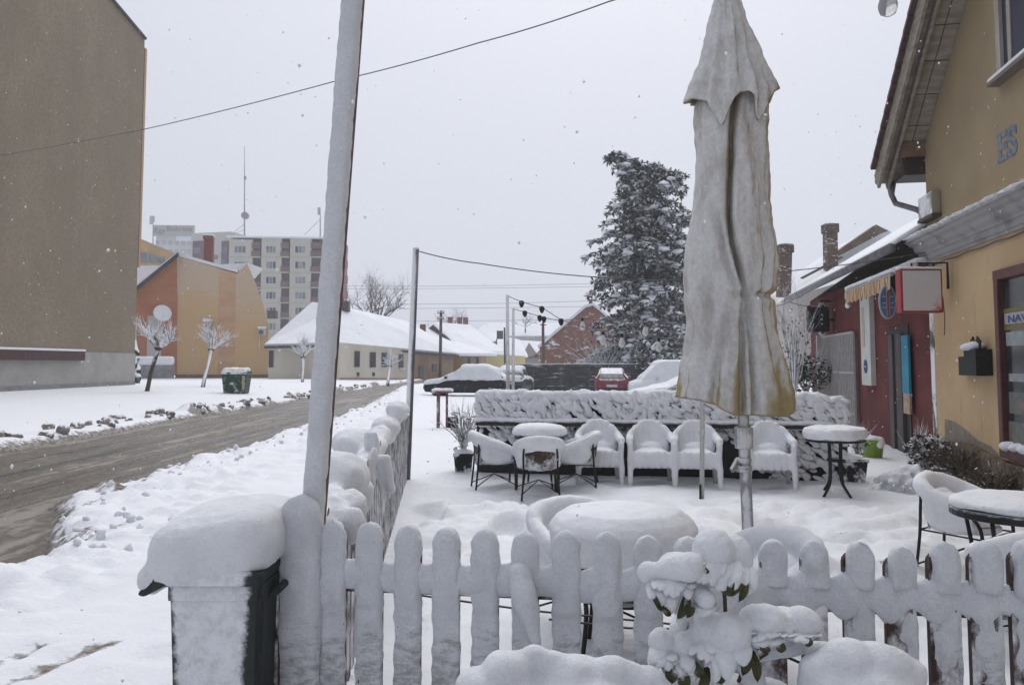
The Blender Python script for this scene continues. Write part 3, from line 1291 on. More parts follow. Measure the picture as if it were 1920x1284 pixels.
# farther roofs
def far_house(name, label, pts_wall, pts_roof, Y, wallc, roofdepth=8):
    fb = at(pts_wall[0][0], 681, Y)
    t = thing(name, (fb.x, fb.y, 0), label, 'house' if 'hall' not in name else 'hall')
    pl = Plane(at(pts_wall[0][0], 681, Y), (0.05, -1))
    m = MB()
    m.ppoly(pl, pts_wall, 0, roofdepth)
    m.build('wall', wallc, t)
    m = MB()
    q = [at(x, y, Y + dy) for x, y, dy in pts_roof]
    m.prism(q, V((0, .6, .35)))
    m.build('roof', M_SNOWFAR, t)
    return t, pl


M_FARWALL = mat('far_wall', (.33, .29, .26), (.38, .34, .31), .3)
t, pl = far_house('long_hall', 'long low hall with a white arched roof, most distant behind the string light poles',
                  [(890, 640), (1056, 640), (1056, 627), (890, 627)], [(888, 630, -1), (1060, 630, -1), (1060, 607, 12), (915, 607, 12), (902, 614, 8)], 260, M_FARWALL)
m = MB()
m.pbox(pl, 958, 629, 1002, 634, .3)
m.build('skylight_band', mat('pale_grey_glass', (.42, .44, .46)), t)
t, pl = far_house('grey_gable_house', 'grey house with a low snowy double roof beside the brick gable',
                  [(960, 690), (1040, 690), (1040, 668), (960, 668)], [(958, 672, -1), (1050, 672, -1), (1040, 645, 8), (962, 640, 8)], 150, M_FARWALL)
m = MB()
for x0, x1, xa, ya in ((978, 1010, 992, 642), (1000, 1032, 1016, 652)):
    m.prism([at(x0, 668, 148), at(x1, 668, 148), at(xa, ya, 148)], V((0, 3, 0)))
m.build('gable', mat('brown_gable', (.27, .23, .21)), t)

# brick gable house beside the fir
BG = Plane(at(1090, 681, 80), (-.1, -1))
fb = at(1090, 681, 80)
t = thing('brick_gable_house', (fb.x, fb.y, 0), 'red-brown brick gable with a chimney partly hidden by the fir', 'house')
m = MB()
m.ppoly(BG, [(1012, 705), (1190, 705), (1190, 640), (1112, 574), (1098, 578), (1012, 652)], 0, 9)
m.build('brick_wall', brick('old_brick', (.20, .085, .055), (.27, .13, .09), (.24, .16, .13), 2.2, .9), t)
m = MB()
m.prism([BG.hit(1010, 653) + BG.n * .3, BG.hit(1098, 577) + BG.n * .3, BG.hit(1112, 573) + BG.n * .3, BG.hit(1192, 640) + BG.n * .3,
         BG.hit(1192, 635) + BG.n * .3, BG.hit(1112, 568) + BG.n * .3, BG.hit(1097, 572) + BG.n * .3, BG.hit(1008, 648) + BG.n * .3], -BG.n * 9)
m.build('roof', M_SNOWFAR, t)
m = MB()
m.pbox(BG, 1104, 560, 1111, 578, -.5, 1.2)
m.build('chimney', M_BRICKRED, t)

# grey-green shed between the brick gable and the fir
SG = Plane(at(1140, 681, 70), (0, -1))
t = thing('garden_shed', SG.P - V((0, 0, 1.7)), 'grey-green shed with an arched front under the fir', 'shed')
m = MB()
m.ppoly(SG, [(1108, 700), (1163, 700), (1163, 650), (1150, 647), (1128, 652), (1112, 666)], 0, 4)
m.build('wall', mat('grey_green', (.12, .14, .125), (.17, .185, .165), .8), t)
m = MB()
m.ppoly(SG, [(1160, 700), (1168, 700), (1168, 645), (1160, 647)], .2, 4)
m.build('door_post', mat('tan_post', (.26, .21, .14)), t)
# ------------------------------------------------------------------ the yellow corner house, right
e = V(((1232 - 960) / F, 1, 0)).normalized()      # along the wall, away from the camera
nW = V((-e.y, e.x, 0))
KC = at(1748, 681, 14.0)
KC.z = 0
PW = Plane(KC, nW)


def wp(t, z, o=0.0):
    """point t metres beyond the corner (towards the camera when negative), o metres before the wall"""
    q = KC + e * t + nW * o
    return V((q.x, q.y, z))


def wbox(m, x0, x1, xr, y0, y1, out, inn=0.0, pl=PW):
    a, b = pl.hit(x0, 681), pl.hit(x1, 681)
    zt, zb = pl.hit(xr, y0).z, pl.hit(xr, y1).z
    c = (a + b) / 2
    c.z = (zt + zb) / 2
    c += pl.n * ((out - inn) / 2)
    w_ = b - a
    w_.z = 0
    M = Matrix((w_.normalized(), -pl.n, V((0, 0, 1)))).transposed()
    return m.box(c, (w_.length, out + inn, zt - zb), M=M)


t = thing('yellow_house', wp(-4, 0, -3), 'ochre corner house on the right with a wooden roof overhang and painted letters', 'house')
YH = t


def ochre_wall():
    n = NT('ochre_plaster')
    sp = n.n('ShaderNodeSeparateXYZ')
    n.l(n.tc.outputs['Object'], sp.inputs[0])
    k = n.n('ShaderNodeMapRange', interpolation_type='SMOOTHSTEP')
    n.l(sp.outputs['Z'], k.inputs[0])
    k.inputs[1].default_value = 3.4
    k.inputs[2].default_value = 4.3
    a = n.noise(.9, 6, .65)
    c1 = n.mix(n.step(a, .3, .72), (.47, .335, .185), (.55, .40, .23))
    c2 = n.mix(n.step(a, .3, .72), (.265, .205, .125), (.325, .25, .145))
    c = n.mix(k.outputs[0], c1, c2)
    st = n.step(n.noise(3.0, 6, .7, st=(2.2, 2.2, .35)), .58, .74)
    c = n.mix(n.math('MULTIPLY', st, .45), c, (.20, .15, .09))
    lo_ = n.n('ShaderNodeMapRange', interpolation_type='SMOOTHSTEP')
    n.l(sp.outputs['Z'], lo_.inputs[0])
    lo_.inputs[1].default_value = 4.1
    lo_.inputs[2].default_value = 3.5
    dm = n.step(n.math('ADD', n.noise(2.2, 6, .7), n.math('MULTIPLY', n.math('SUBTRACT', lo_.outputs[0], 1.0), .3)), .62, .76)
    c = n.mix(n.math('MULTIPLY', dm, .35), c, (.27, .215, .135))
    sp2 = n.step(n.noise(14, 5, .7), .66, .74)
    c = n.mix(n.math('MULTIPLY', sp2, .35), c, (.30, .25, .18))
    n.color(c)
    n.b.inputs['Roughness'].default_value = .92
    n.bump(n.noise(22, 6, .7), .35, .012)
    return n.mat


M_YEL = ochre_wall()
P1, P2 = PW.hit(1738, 262), PW.hit(1816, 0)
sl = (P2 - P1)
a_ = sl / sl.z                      # per metre of height
L = 6.4
tr = -L                             # ridge position along the wall
slope = 1 / math.hypot(a_.x, a_.y)
zP1 = P1.z
zR = zP1 + L * slope
m = MB()
m.prism([wp(0, -.3), wp(0, zP1 - .05), wp(tr, zR), wp(2 * tr, zP1), wp(2 * tr - 2.5, zP1 - 1.5), wp(2 * tr - 2.5, -.3)], -nW * 7)
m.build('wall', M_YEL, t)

# roof with overhang
zE = at(1700, 331, 14.3).z
kE = (zP1 - zE) / slope
ov = .60
E0, R0, E1 = (kE, zE), (tr, zR), (2 * tr - 2.5, zP1 - 2.5 * slope)
M_SOFFIT = mat('weathered_boards', (.23, .195, .155), (.33, .285, .235), 2.5, .9, .5, 18, st=(1, 1, 6))
m = MB()
th = .16
m.prism([wp(*E0, ov - .06), wp(E0[0], E0[1] + th, ov - .06), wp(R0[0], R0[1] + th, ov - .06), wp(*R0, ov - .06)], -nW * (8))
m.prism([wp(*R0, ov - .06), wp(R0[0], R0[1] + th, ov - .06), wp(E1[0], E1[1] + th, ov - .06), wp(*E1, ov - .06)], -nW * (8))
rf = m.build('roof', M_SOFFIT, t)
m = MB()
q0, q1 = wp(E0[0], E0[1] + .02, ov), wp(R0[0], R0[1] + .02, ov)
m.beam(q0, q1, .05, .34)
m.beam(q1, wp(*E1, ov), .05, .34)
m.beam(q0 - nW * .17 + V((0, 0, -.1)), q1 - nW * .17 + V((0, 0, -.1)), .05, .12)
m.build('bargeboard', mat('grey_bargeboard', (.20, .17, .14), (.29, .25, .205), 4, .9, .4, 25, st=(1, 1, 4)), rf)
m = MB()
dvec = (q1 - q0)
Ld = dvec.length
k = int(Ld / .30)
for i in range(k):
    a = q0 + dvec * (i / k) + nW * .03
    b = q0 + dvec * ((i + 1.12) / k) + nW * .03
    m.beam(a + V((0, 0, .25)), b + V((0, 0, .22)), .16, .07)
m.build('tile_edge', mat('dark_tiles', (.055, .03, .03), (.09, .05, .05), 6, .8), rf)
m = MB()
m.prism([wp(E0[0], E0[1] + th + .14, ov + .05), wp(R0[0], R0[1] + th + .14, ov + .05), wp(R0[0], R0[1] + th + .2, ov + .05), wp(E0[0], E0[1] + th + .2, ov + .05)], -nW * 8)
m.build('snow_cover', M_SNOW, rf)
m = MB()    # board joints of the soffit
for i in range(1, 14):
    kq = i / 14
    tt = E0[0] + (R0[0] - E0[0]) * kq
    zz = E0[1] + (R0[1] - E0[1]) * kq
    m.beam(wp(tt, zz - .004, ov - .25), wp(tt, zz - .004, .0), .012, .012)
for o_ in (.2, .42):
    m.beam(wp(E0[0], E0[1] - .004, o_), wp(R0[0], R0[1] - .004, o_), .012, .012)
m.build('board_joint', mat('joint_dark', (.08, .065, .05)), rf)
m = MB()
m.prism([wp(E0[0] - .02, zE - .02, ov - .28), wp(.05, zE - .02, ov - .28), wp(.05, zP1 - .1, ov - .28), wp(E0[0] * .4, zP1 - .55, ov - .28)], -nW * (ov - .28 + .4))
m.build('eave_box', mat('dark_eave_wood', (.035, .026, .022), (.06, .045, .035), 5), rf)
m = MB()
m.beam(wp(.02, zP1 - .12, ov - .22), wp(.02, zP1 - .12, -.02), .12, .26)
m.build('purlin_end', mat('brown_beam', (.17, .105, .07), (.23, .15, .10), 5, st=(1, 1, 5)), rf)
M_ZINC = mat('old_zinc', (.13, .135, .145), (.21, .215, .225), 5, .5, .2, metal=.3)
m = MB()
m.tube([wp(kE + .1, zE + .08, ov), wp(kE + .1, zE + .08, -4)], .08, 10)
g0 = wp(kE + .05, zE, ov - .25)
m.tube([g0, g0 + V((0, 0, -.22)), g0 + V((.06, -.02, -.38)), wp(.12, zE - .62, .12), wp(.1, zE - .70, .02)], [.085, .05, .05, .05, .05], 10)
m.build('rain_pipe', M_ZINC, t, True)

# moulded cornice
zb = PW.hit(1767, 484).z
ztp = wp(.22, 0, .33)
ztop = at(1714, 450, ztp.y).z
H = ztop - zb
prof = [(0, zb), (.03, zb), (.03, zb + H * .10), (.06, zb + H * .12), (.06, zb + H * .30), (.09, zb + H * .33), (.10, zb + H * .40), (.16, zb + H * .50), (.18, zb + H * .62), (.19, zb + H * .66), (.25, zb + H * .72), (.27, zb + H * .80), (.33, zb + H * .84), (.33, ztop - .05), (.31, ztop - .03), (0, ztop + .06)]
m = MB()
m.prism([wp(.22, z, o) for o, z in prof], -e * 17)
co = m.build('cornice', mat('grey_cornice', (.33, .325, .33), (.19, .18, .18), 2.2, .85, .3, 25, st=(1, 1, 1.5), lo=.45, hi=.75), t)
m = MB()
for i in range(60):
    tt = .12 - i * .28
    m.ball(wp(tt, ztop - .015, .20), (.26, .13, .035), 1)
    m.ball(wp(tt, ztop + .02, .10), (.26, .2, .04), 1)
link('snow_cap', blob(m, .045, 2, .02, 5, .01, 20), M_SNOW, co, True)
m = MB()
m.tube([wp(.1 - i * .5, zb - .05 - .02 * (i % 2), .03) for i in range(28)], .012, 5)
m.build('cable', mat('wall_cable', (.10, .09, .08)), t)

# openings and fittings of the yellow house
M_REDFRAME = mat('dark_red_wood', (.065, .016, .015), (.10, .026, .024), 6, .55, .2)
m = MB()
x0, x1 = 1883, 2010
zt_, zb_ = PW.hit(1884, 506).z, PW.hit(1884, 851).z
ta = (PW.hit(1881, 681) - KC).dot(e)
tb = ta - 2.0
for (t0, t1, z0_, z1_, o) in ((ta, ta - .13, zb_ - .02, zt_, .09), (tb, tb + .13, zb_ - .02, zt_, .09), (ta, tb, zt_ - .13, zt_ + .004, .094), (ta, tb, zb_ - .03, zb_ + .10, .096), (ta - 1.0, ta - 1.08, zb_, zt_, .07)):
    c = (wp(t0, z0_) + wp(t1, z1_)) / 2 + nW * (o / 2 - .05)
    m.box(c, (abs(t1 - t0), o + .1, z1_ - z0_), M=Matrix((-e, -nW, V((0, 0, 1)))).transposed())
win = m.build('shop_window', M_REDFRAME, t, bevel=.01)
m = MB()
m.prism([wp(ta - .1, zb_ + .06, .012), wp(tb + .1, zb_ + .06, .012), wp(tb + .1, zt_ - .1, .012), wp(ta - .1, zt_ - .1, .012)], -nW * .03)
m.build('pane', mat('shop_glass', (.022, .028, .032), (.05, .06, .065), 2.5, .12), win)
def wq(m, t0, t1, z0_, z1_, o, th=.012):
    return m.prism([wp(t0, z0_, o), wp(t1, z0_, o), wp(t1, z1_, o), wp(t0, z1_, o)], -nW * th)


def zy(y):
    return PW.hit(1902, y).z


m = MB()
wq(m, ta - .13, tb + .13, zy(585), zy(577), .022)
wq(m, ta - .13, tb + .13, zy(618), zy(608), .022)
m.build('yellow_band', mat('yellow_film', (.16, .125, .04)), win)
m = MB()
wq(m, ta - .16, tb + .13, zy(607), zy(586), .024)
pb = m.build('white_band', mat('white_film', (.34, .36, .38)), win)
text(Plane(wp(0, 0, .03), nW), 'NAVI', 1889.5, 605.5, .10, mat('blue_ink', (.05, .09, .22)), pb, .004, .62, .002)
m = MB()
wq(m, ta - .18, ta - .8, zy(648), zy(622), .022)
M_POSTER = mat('pale_poster', (.30, .32, .33), (.22, .24, .26), 6)
m.build('poster', M_POSTER, win)
m = MB()
wq(m, ta - .22, ta - .75, zy(715), zy(700), .022)
m.build('poster', M_POSTER, win)
m = MB()
wq(m, ta - .2, ta - .9, zy(775), zy(735), .022)
wq(m, ta - .15, ta - .9, zy(838), zy(790), .022)
m.build('display_goods', mat('dim_goods', (.10, .12, .13), (.20, .17, .12), 9), win)
m = MB()
for i in range(7):
    m.ball(wp(ta - .22 - i * .25, zb_ + .13, .03), (.15, .12, .07), 2)
link('snow_cap', blob(m, .03, 2, .015, 6), M_SNOW, win, True)

# upper window
m = MB()
zu = PW.hit(1872, 155).z
tu = (PW.hit(1871, 681) - KC).dot(e)
tu = (PW.hit(1876, 140) - KC).dot(e)
for (t0, t1, z0_, z1_, o) in ((tu, tu - .14, zu, zu + 2.2, .05), (tu - .30, tu - .40, zu, zu + 2.2, .02), (tu - 1.6, tu - 1.74, zu, zu + 2.2, .05), (tu, tu - 1.74, zu + 2.1, zu + 2.25, .052)):
    c = (wp(t0, z0_) + wp(t1, z1_)) / 2 + nW * (o / 2 - .05)
    m.box(c, (abs(t1 - t0), o + .1, z1_ - z0_), M=Matrix((-e, -nW, V((0, 0, 1)))).transposed())
uw = m.build('upper_window', mat('weathered_frame', (.30, .27, .23), (.40, .37, .33), 6, .8, .3, st=(1, 1, .3)), t)
m = MB()
wq(m, tu - .14, tu - 1.6, zu, zu + 2.1, .004)
m.build('pane', mat('upper_glass', (.03, .032, .06)), uw)
m = MB()
m.prism([wp(tu + .06, zu - .02, .16), wp(tu - 1.85, zu - .02, .16), wp(tu - 1.85, zu - .07, .16), wp(tu + .06, zu - .07, .16)], -nW * .2)
m.build('sill', mat('sill_tin', (.14, .12, .10)), uw)
m = MB()
m.prism([wp(tu + .06, zu + .04, .15), wp(tu - 1.85, zu + .05, .15), wp(tu - 1.85, zu - .018, .16), wp(tu + .06, zu - .018, .16)], -nW * .13)
m.build('snow_cap', M_SNOW, uw, bevel=.02)

M_BLUEPAINT = mat('faded_blue_paint', (.09, .14, .23), (.24, .23, .20), 14, .9, lo=.42, hi=.62)
text(PW, 'ES', 1871, 306, .36, M_BLUEPAINT, t, .004, .62, .003, bold=.022)
m = MB()
wbox(m, 1748, 1775, 1760, 359, 402, .14)
mb_ = m.build('meter_box', snowy('meter_box', (.30, .29, .22), None, up=.8, wind=1.0, wdir=nW, bias=-.42, kn=1.2, scale=3), t, bevel=.015)
m = MB()
wbox(m, 1747, 1776, 1760, 402, 408, .15)
m.build('dark_underside', mat('meter_box_base', (.06, .06, .04)), mb_)  # strip along the bottom of the box, darker than its front
# rendering broken off above the plinth, bare stone foot
def stone_mat():
    n = NT('rubble_foot')
    v = n.n('ShaderNodeTexVoronoi')
    v.inputs['Scale'].default_value = 5
    n.l(n.tc.outputs['Object'], v.inputs['Vector'])
    c = n.mix(n.step(n.noise(8, 6, .7), .35, .65), (.10, .07, .045), (.21, .155, .10))
    sn = n.step(n.noise(10, 6, .7), .60, .68)
    n.color(n.mix(sn, c, SNOW))
    n.bump(n.math('ADD', v.outputs['Distance'], n.noise(18, 5)), 1.0, .05)
    n.b.inputs['Roughness'].default_value = .95
    return n.mat


m = MB()
m.prism([wp(.02, -.3, .10), wp(2 * tr - 2.4, -.3, .10), wp(2 * tr - 2.4, .42, .10), wp(ta - .2, .40, .10), wp(-1.6, .52, .08), wp(.02, .42, .09)], -nW * .3)
m.build('stone_foot', stone_mat(), t)
M_PATCH = mat('bare_render', (.19, .165, .125), (.27, .24, .19), 4, .95, .5, 20)
m = MB()
m.ppoly(PW, [(1772, 862), (1868, 868), (1872, 850), (1858, 836), (1835, 826), (1812, 806), (1790, 790), (1772, 785)], .006, .05)
m.build('bare_patch', M_PATCH, t)
m = MB()
wq(m, .03, -.16, .0, 2.62, .012, .1)
m.build('corner_strip', snowy('peeling_quoin', (.045, .07, .04), (.16, .17, .13), up=0, wind=.0, bias=.62, kn=2.0, scale=2.2, st=(1, 1, .6)), t)

# mailbox
pm = PW.hit(1838, 700)
t = thing('mailbox', pm, 'black house-shaped mailbox with snow on its lid on the ochre wall', 'mailbox')
M_BLACKTIN = snowy('black_tin', (.010, .010, .011), (.022, .022, .022), up=.45, bias=-.06, kn=.6, scale=14, cscale=20)
m = MB()
wbox(m, 1813, 1851, 1832, 668, 704, .12)
m.build('letter_box', M_BLACKTIN, t, bevel=.006)
m = MB()
wbox(m, 1838, 1862, 1850, 655, 704, .22)
m.build('newspaper_box', M_BLACKTIN, t, bevel=.008)
m = MB()
q = PW.hit(1848, 655)
for s in (-1, 1):
    m.beam(q + V((0, 0, .06)) + nW * .13, q + e * .13 * s + nW * .13 + V((0, 0, -.02)), .30, .02, nW)
l_ = m.build('lid', M_BLACKTIN, t)
m = MB()
m.ball(q + nW * .14 + V((0, 0, .05)), (.15, .15, .065), 2)
m.ball(q + nW * .14 + V((-.08, .05, .03)), (.1, .12, .05), 2)
link('snow_cap', blob(m, .016, 2, .012, 12), M_SNOW, l_, True)

# ------------------------------------------------------------------ red house
t = thing('red_house', wp(5.5, 0, -2), 'low dark red house with a snowy roof adjoining the ochre house', 'house')
RH = t
M_RED = mat('dark_red_plaster', (.095, .015, .014), (.14, .024, .021), 1.6, .85, .3, 20)
TL = 11.3
PR = Plane(wp(0, 0, -.03), nW)
zE2 = at(1688, 464, wp(0, 0, .5).y).z
m = MB()
m.prism([wp(-.02, -.3, -.03), wp(-.02, zE2 - .1, -.03), wp(TL, zE2 - .1, -.03), wp(TL, -.3, -.03)][::-1], -nW * 6)
m.build('wall', M_RED, t)
D_, T_ = 3.3, .62
m = MB()
ridge0, ridge1 = wp(.12, zE2 + D_ * T_, .5 - D_), wp(TL + .6, zE2 + D_ * T_, .5 - D_)
ev0, ev1 = wp(.12, zE2 + .05, .50), wp(TL + .6, zE2 + .05, .50)
m.prism([ev0, ev1, ridge1, ridge0], V((0, 0, .11)))
m.prism([ridge0, ridge1, wp(TL + .6, zE2 + .06, .5 - 2 * D_), wp(-.2, zE2 + .06, .5 - 2 * D_)], V((0, 0, .11)))
rf = m.build('roof', M_SNOWFAR, t, bevel=.05)
m = MB()
m.prism([wp(.1, zE2 - .0, .49), wp(TL + .5, zE2 - .0, .49), wp(TL + .5, zE2 + D_ * T_ - .1, .5 - D_), wp(.1, zE2 + D_ * T_ - .1, .5 - D_)], V((0, 0, .03)))
m.build('eave_boards', mat('black_eave', (.025, .02, .018), (.05, .035, .03), 4), rf)
m = MB()
m.tube([wp(.06, zE2 + .0, .58), wp(TL + .6, zE2 + .0, .58)], .085, 10)
m.build('gutter', M_ZINC, rf, True)
m = MB()      # a bare strip where the snow slid off
a0, b0 = wp(TL - 2.1, zE2 + .40, .55), wp(TL - 2.6, zE2 + .30 + 1.0 * T_, .55 - 1.0)
m.beam(a0, b0, .18, .03)
m.build('bare_strip', mat('wet_tile', (.10, .09, .09)), rf)
m = MB()
m.prism([wp(TL, zE2 - .1, -.03), wp(TL, zE2 - .1, .5 - 2 * D_ + .5), wp(TL, zE2 + D_ * T_ - .2, .5 - D_)], e * -.2)
m.build('gable', mat('pale_gable', (.5, .46, .42)), t)


def rb(x0, x1, y0, y1, out, inn=0.0, xr=None):
    m = MB()
    return wbox(m, x0, x1, xr if xr else (x0 + x1) / 2, y0, y1, out, inn, PR)


# barred door, standing open against the wall
gd = rb(1549, 1609, 632, 800, .05, 0, 1560).build('barred_door', mat('door_grey', (.16, .145, .14), (.22, .20, .19), 5), t)
m = MB()
za, zb2 = PR.hit(1560, 630).z, PR.hit(1560, 800).z
tA, tB = (PR.hit(1549, 681) - KC).dot(e), (PR.hit(1609, 681) - KC).dot(e)
for i in range(23):
    tt = tB + (tA - tB) * i / 22
    m.box(wp(tt, (za + zb2) / 2, .06), (.05, .05, za - zb2), M=Matrix((-e, -nW, V((0, 0, 1)))).transposed())
for z in (za, za - .95, za - 1.9):
    m.box((wp(tA, z, .06) + wp(tB, z, .06)) / 2, (abs(tA - tB), .05, .05), M=Matrix((-e, -nW, V((0, 0, 1)))).transposed())
m.box(wp(tA + .1, (za + zb2) / 2, .12), (.16, .14, za - zb2 + .1), M=Matrix((-e, -nW, V((0, 0, 1)))).transposed())
m.build('door_bars', mat('pale_bars', (.36, .34, .335), (.44, .42, .41), 9), gd)
m = rb(1536, 1548, 632, 800, .02, 0, 1542)
m.build('door_opening', mat('opening_dark', (.02, .015, .015)), t)
# entrance with a dark recess
dr = rb(1667, 1707, 612, 872, .02, 0, 1672).build('entrance', mat('entrance_dark', (.022, .012, .012), (.04, .02, .018), 3), t)
rb(1672, 1679, 628, 872, .06, 0, 1672).build('door_frame', mat('grey_jamb', (.055, .048, .048), (.09, .08, .078), 6, st=(1, 1, .3)), dr)
rb(1687, 1698, 628, 872, .08, 0, 1672).build('door_leaf', mat('grey_leaf', (.045, .038, .038), (.075, .066, .064), 6, st=(1, 1, .3)), dr)
bn = rb(1701, 1714, 628, 737, .10, -.06).build('poster', mat('turquoise_banner', (.02, .19, .30), (.03, .25, .36), 2), t)


def foodmix():
    n = NT('printed_food')
    v = n.n('ShaderNodeTexVoronoi')
    v.inputs['Scale'].default_value = 14
    n.l(n.tc.outputs['Object'], v.inputs['Vector'])
    h = n.n('ShaderNodeHueSaturation')
    h.inputs['Saturation'].default_value = .7
    h.inputs['Value'].default_value = .5
    n.l(v.outputs['Color'], h.inputs['Color'])
    n.color(n.mix(.45, h.outputs[0], (.45, .28, .10)))
    return n.mat


rb(1702, 1714, 737, 775, .10, -.06).build('printed_food', foodmix(), bn)
# white vertical board with a blue roundel
vb = rb(1624, 1642, 556, 722, .10).build('vertical_board', mat('white_board', (.50, .53, .50), (.60, .60, .57), 2.5), t)
rb(1627, 1632, 575, 650, .108, -.1).build('faded_print', mat('faded_print', (.40, .45, .32), (.55, .40, .33), 5), vb)
m = MB()
q = PR.hit(1632.5, 687) + nW * .10
m.cyl(q, q + nW * .012, .15, None, 20)
rd = m.build('roundel', mat('roundel_blue', (.03, .05, .17)), vb)
m = MB()
m.box(q + nW * .014, (.17, .01, .035), M=Matrix((-e, -nW, V((0, 0, 1)))).transposed())
m.build('roundel_bar', mat('roundel_pale', (.35, .38, .45)), rd)
# light fitting box and round sign at the far end
PS = Plane(wp(8.6, 0, .55), (-.1, -1))
m = MB()
q = at(1541, 599, 21.8)
sgn = thing('oval_sign', q, 'dark oval sign with a pale rim next to the black box on the red house', 'sign')
m = MB()
k = 24
for (s, yy) in ((.0, -.06),):
    m.rings([[q + V((math.cos(j / k * 6.2832) * .14 * f_, -.05 + dy, math.sin(j / k * 6.2832) * .44 * f_)) for j in range(k)] for f_, dy in ((1, .1), (1, 0))])
m.build('rim', mat('pale_rim', (.50, .52, .54)), sgn)
m = MB()
m.rings([[q + V((math.cos(j / k * 6.2832) * .14 * .82, -.07 + dy, math.sin(j / k * 6.2832) * .44 * .86)) for j in range(k)] for dy in (.03, 0)])
m.build('dark_field', mat('dark_field', (.05, .055, .065)), sgn)
m = MB()
for z in (.12, 0, -.12):
    m.box(q + V((0, -.075, z)), (.13 - abs(z) * .3, .01, .05))
m.build('pale_mark', mat('pale_mark', (.42, .44, .45)), sgn)
m = MB()
m.beam(q + V((0, 0, .5)), q + V((.75, .6, .5)), .03, .03)
m.build('bracket', M_BLACKTIN, sgn)
q = wp(8.0, at(1562, 598, 21.5).z, .35)
t2 = thing('wall_lamp_box', q, 'black box fitting under the eave of the red house', 'box')
m = MB()
m.box(q, (.42, .5, .66), M=Matrix((-e, -nW, V((0, 0, 1)))).transposed())
m.build('casing', M_BLACKTIN, t2, bevel=.04)
m = MB()
m.box(q + nW * .26 , (.34, .02, .58), M=Matrix((-e, -nW, V((0, 0, 1)))).transposed())
m.build('front_grille', mat('grille_black', (.02, .02, .022), (.05, .05, .05), 60), t2)
m = MB()
m.beam(q - nW * .25, q - nW * .38, .05, .05)
m.build('wall_bracket', M_BLACKTIN, t2)

# awning
tw0, tw1, of = -.05, 3.3, .62
zf0 = at(1672, 516, wp(tw0, 0, of).y).z
zf1 = at(1588, 546, wp(tw1, 0, of).y).z
zf = (zf0 + zf1) / 2
t = thing('awning', wp(1.6, zf, 0), 'small sloping awning with an orange scalloped fringe over the red entrance', 'awning')


def striped():
    n = NT('striped_cloth')
    wv = n.n('ShaderNodeTexWave')
    wv.inputs['Scale'].default_value = 2.6
    mp = n.n('ShaderNodeMapping')
    mp.inputs['Rotation'].default_value = (0, 0, -math.atan2(e.y, e.x))
    n.l(n.tc.outputs['Object'], mp.inputs['Vector'])
    n.l(mp.outputs[0], wv.inputs['Vector'])
    n.color(n.mix(n.step(wv.outputs['Fac'], .45, .55), (.34, .18, .085), (.48, .37, .25)))
    n.b.inputs['Roughness'].default_value = .9
    return n.mat


M_STRIPE = striped()
m = MB()
m.prism([wp(tw0, zf, of), wp(tw1, zf, of), wp(tw1, zf + .30, -.02), wp(tw0, zf + .30, -.02)], V((0, 0, .025)))
m.build('canvas', M_STRIPE, t)
m = MB()
k = 44
tops, bots = [], []
for i in range(k + 1):
    tt = tw0 + (tw1 - tw0) * i / k
    tops.append(wp(tt, zf + .01, of + .012 + .012 * math.sin(i * 1.9)))
    bots.append(wp(tt, zf - .24 - .055 * abs(math.sin(i / k * math.pi * 9)) + .02 * mnoise.noise(V((i * .3, 0, 0))), of + .02 + .03 * math.sin(i * 1.3)))
vs = tops + bots
m.add(vs, [(i, i + 1, k + 2 + i, k + 1 + i) for i in range(k)])
va = m.build('valance', M_STRIPE, t)
s = va.modifiers.new('thick', 'SOLIDIFY')
s.thickness = .008
m = MB()
m.tube([wp(tw0 - .05, zf, of), wp(tw1 + .05, zf, of)], .03, 8)
m.build('front_bar', mat('awning_bar', (.30, .29, .28)), t)
m = MB()
for i in range(22):
    tt = tw0 + (tw1 - tw0) * i / 21
    m.ball(wp(tt, zf + .07, of - .06), (.14, .14, .05), 1)
    m.ball(wp(tt, zf + .17, of - .30), (.16, .2, .055), 1)
    m.ball(wp(tt, zf + .25, of - .48), (.16, .16, .05), 1)
for i in range(4):
    m.ball(wp(tw1 + .04, zf - .02 - i * .09, of - .02), (.075, .075, .08), 1)
link('snow_cap', blob(m, .03, 2, .015, 8), M_SNOW, t, True)

# oval enamel sign
q = at(1664.5, 566, 14.35)
t = thing('enamel_sign', q, 'oval blue enamel sign with a red upright stripe below the awning', 'sign')


def oval(q, rx, rz, dy, name, m_, par, th=.03, x0=-1, x1=1, cut=1.0):
    m = MB()
    k = 36
    pts = []
    for j in range(k):
        a = j / k * 2 * math.pi
        x, z = math.cos(a), math.sin(a)
        z = z if z < 0 else max(0, min(cut, z))
        x = max(x0, min(x1, x))
        pts.append((x * rx, z * rz))
    m.rings([[q + V((x, dy + d_, z)) for x, z in pts] for d_ in (0, th)])
    return m.build(name, m_, par)


oval(q, .150, .30, 0, 'board', mat('rim_grey', (.36, .40, .43)), t)
oval(q, .128, .272, -.008, 'blue_field', mat('enamel_blue', (.055, .12, .27), (.09, .17, .32), 8), t, .01)
m = MB()
m.box(q + V((0, -.013, 0)), (.036, .008, .50))
m.build('red_stripe', mat('enamel_red', (.36, .05, .06)), t)
m = MB()
for s in (-1, 1):
    m.box(q + V((s * .024, -.013, 0)), (.007, .008, .50))
for z in (.09, -.02, -.10):
    m.box(q + V((-.065, -.013, z)), (.06, .008, .014))
    m.box(q + V((.068, -.013, z)), (.06, .008, .014))
m.build('white_line', mat('enamel_white', (.40, .45, .48)), t)
m = MB()
m.box(q + V((.10, .06, .30)), (.12, .05, .55))
m.build('mounting_plate', mat('sign_navy', (.02, .028, .07)), t)

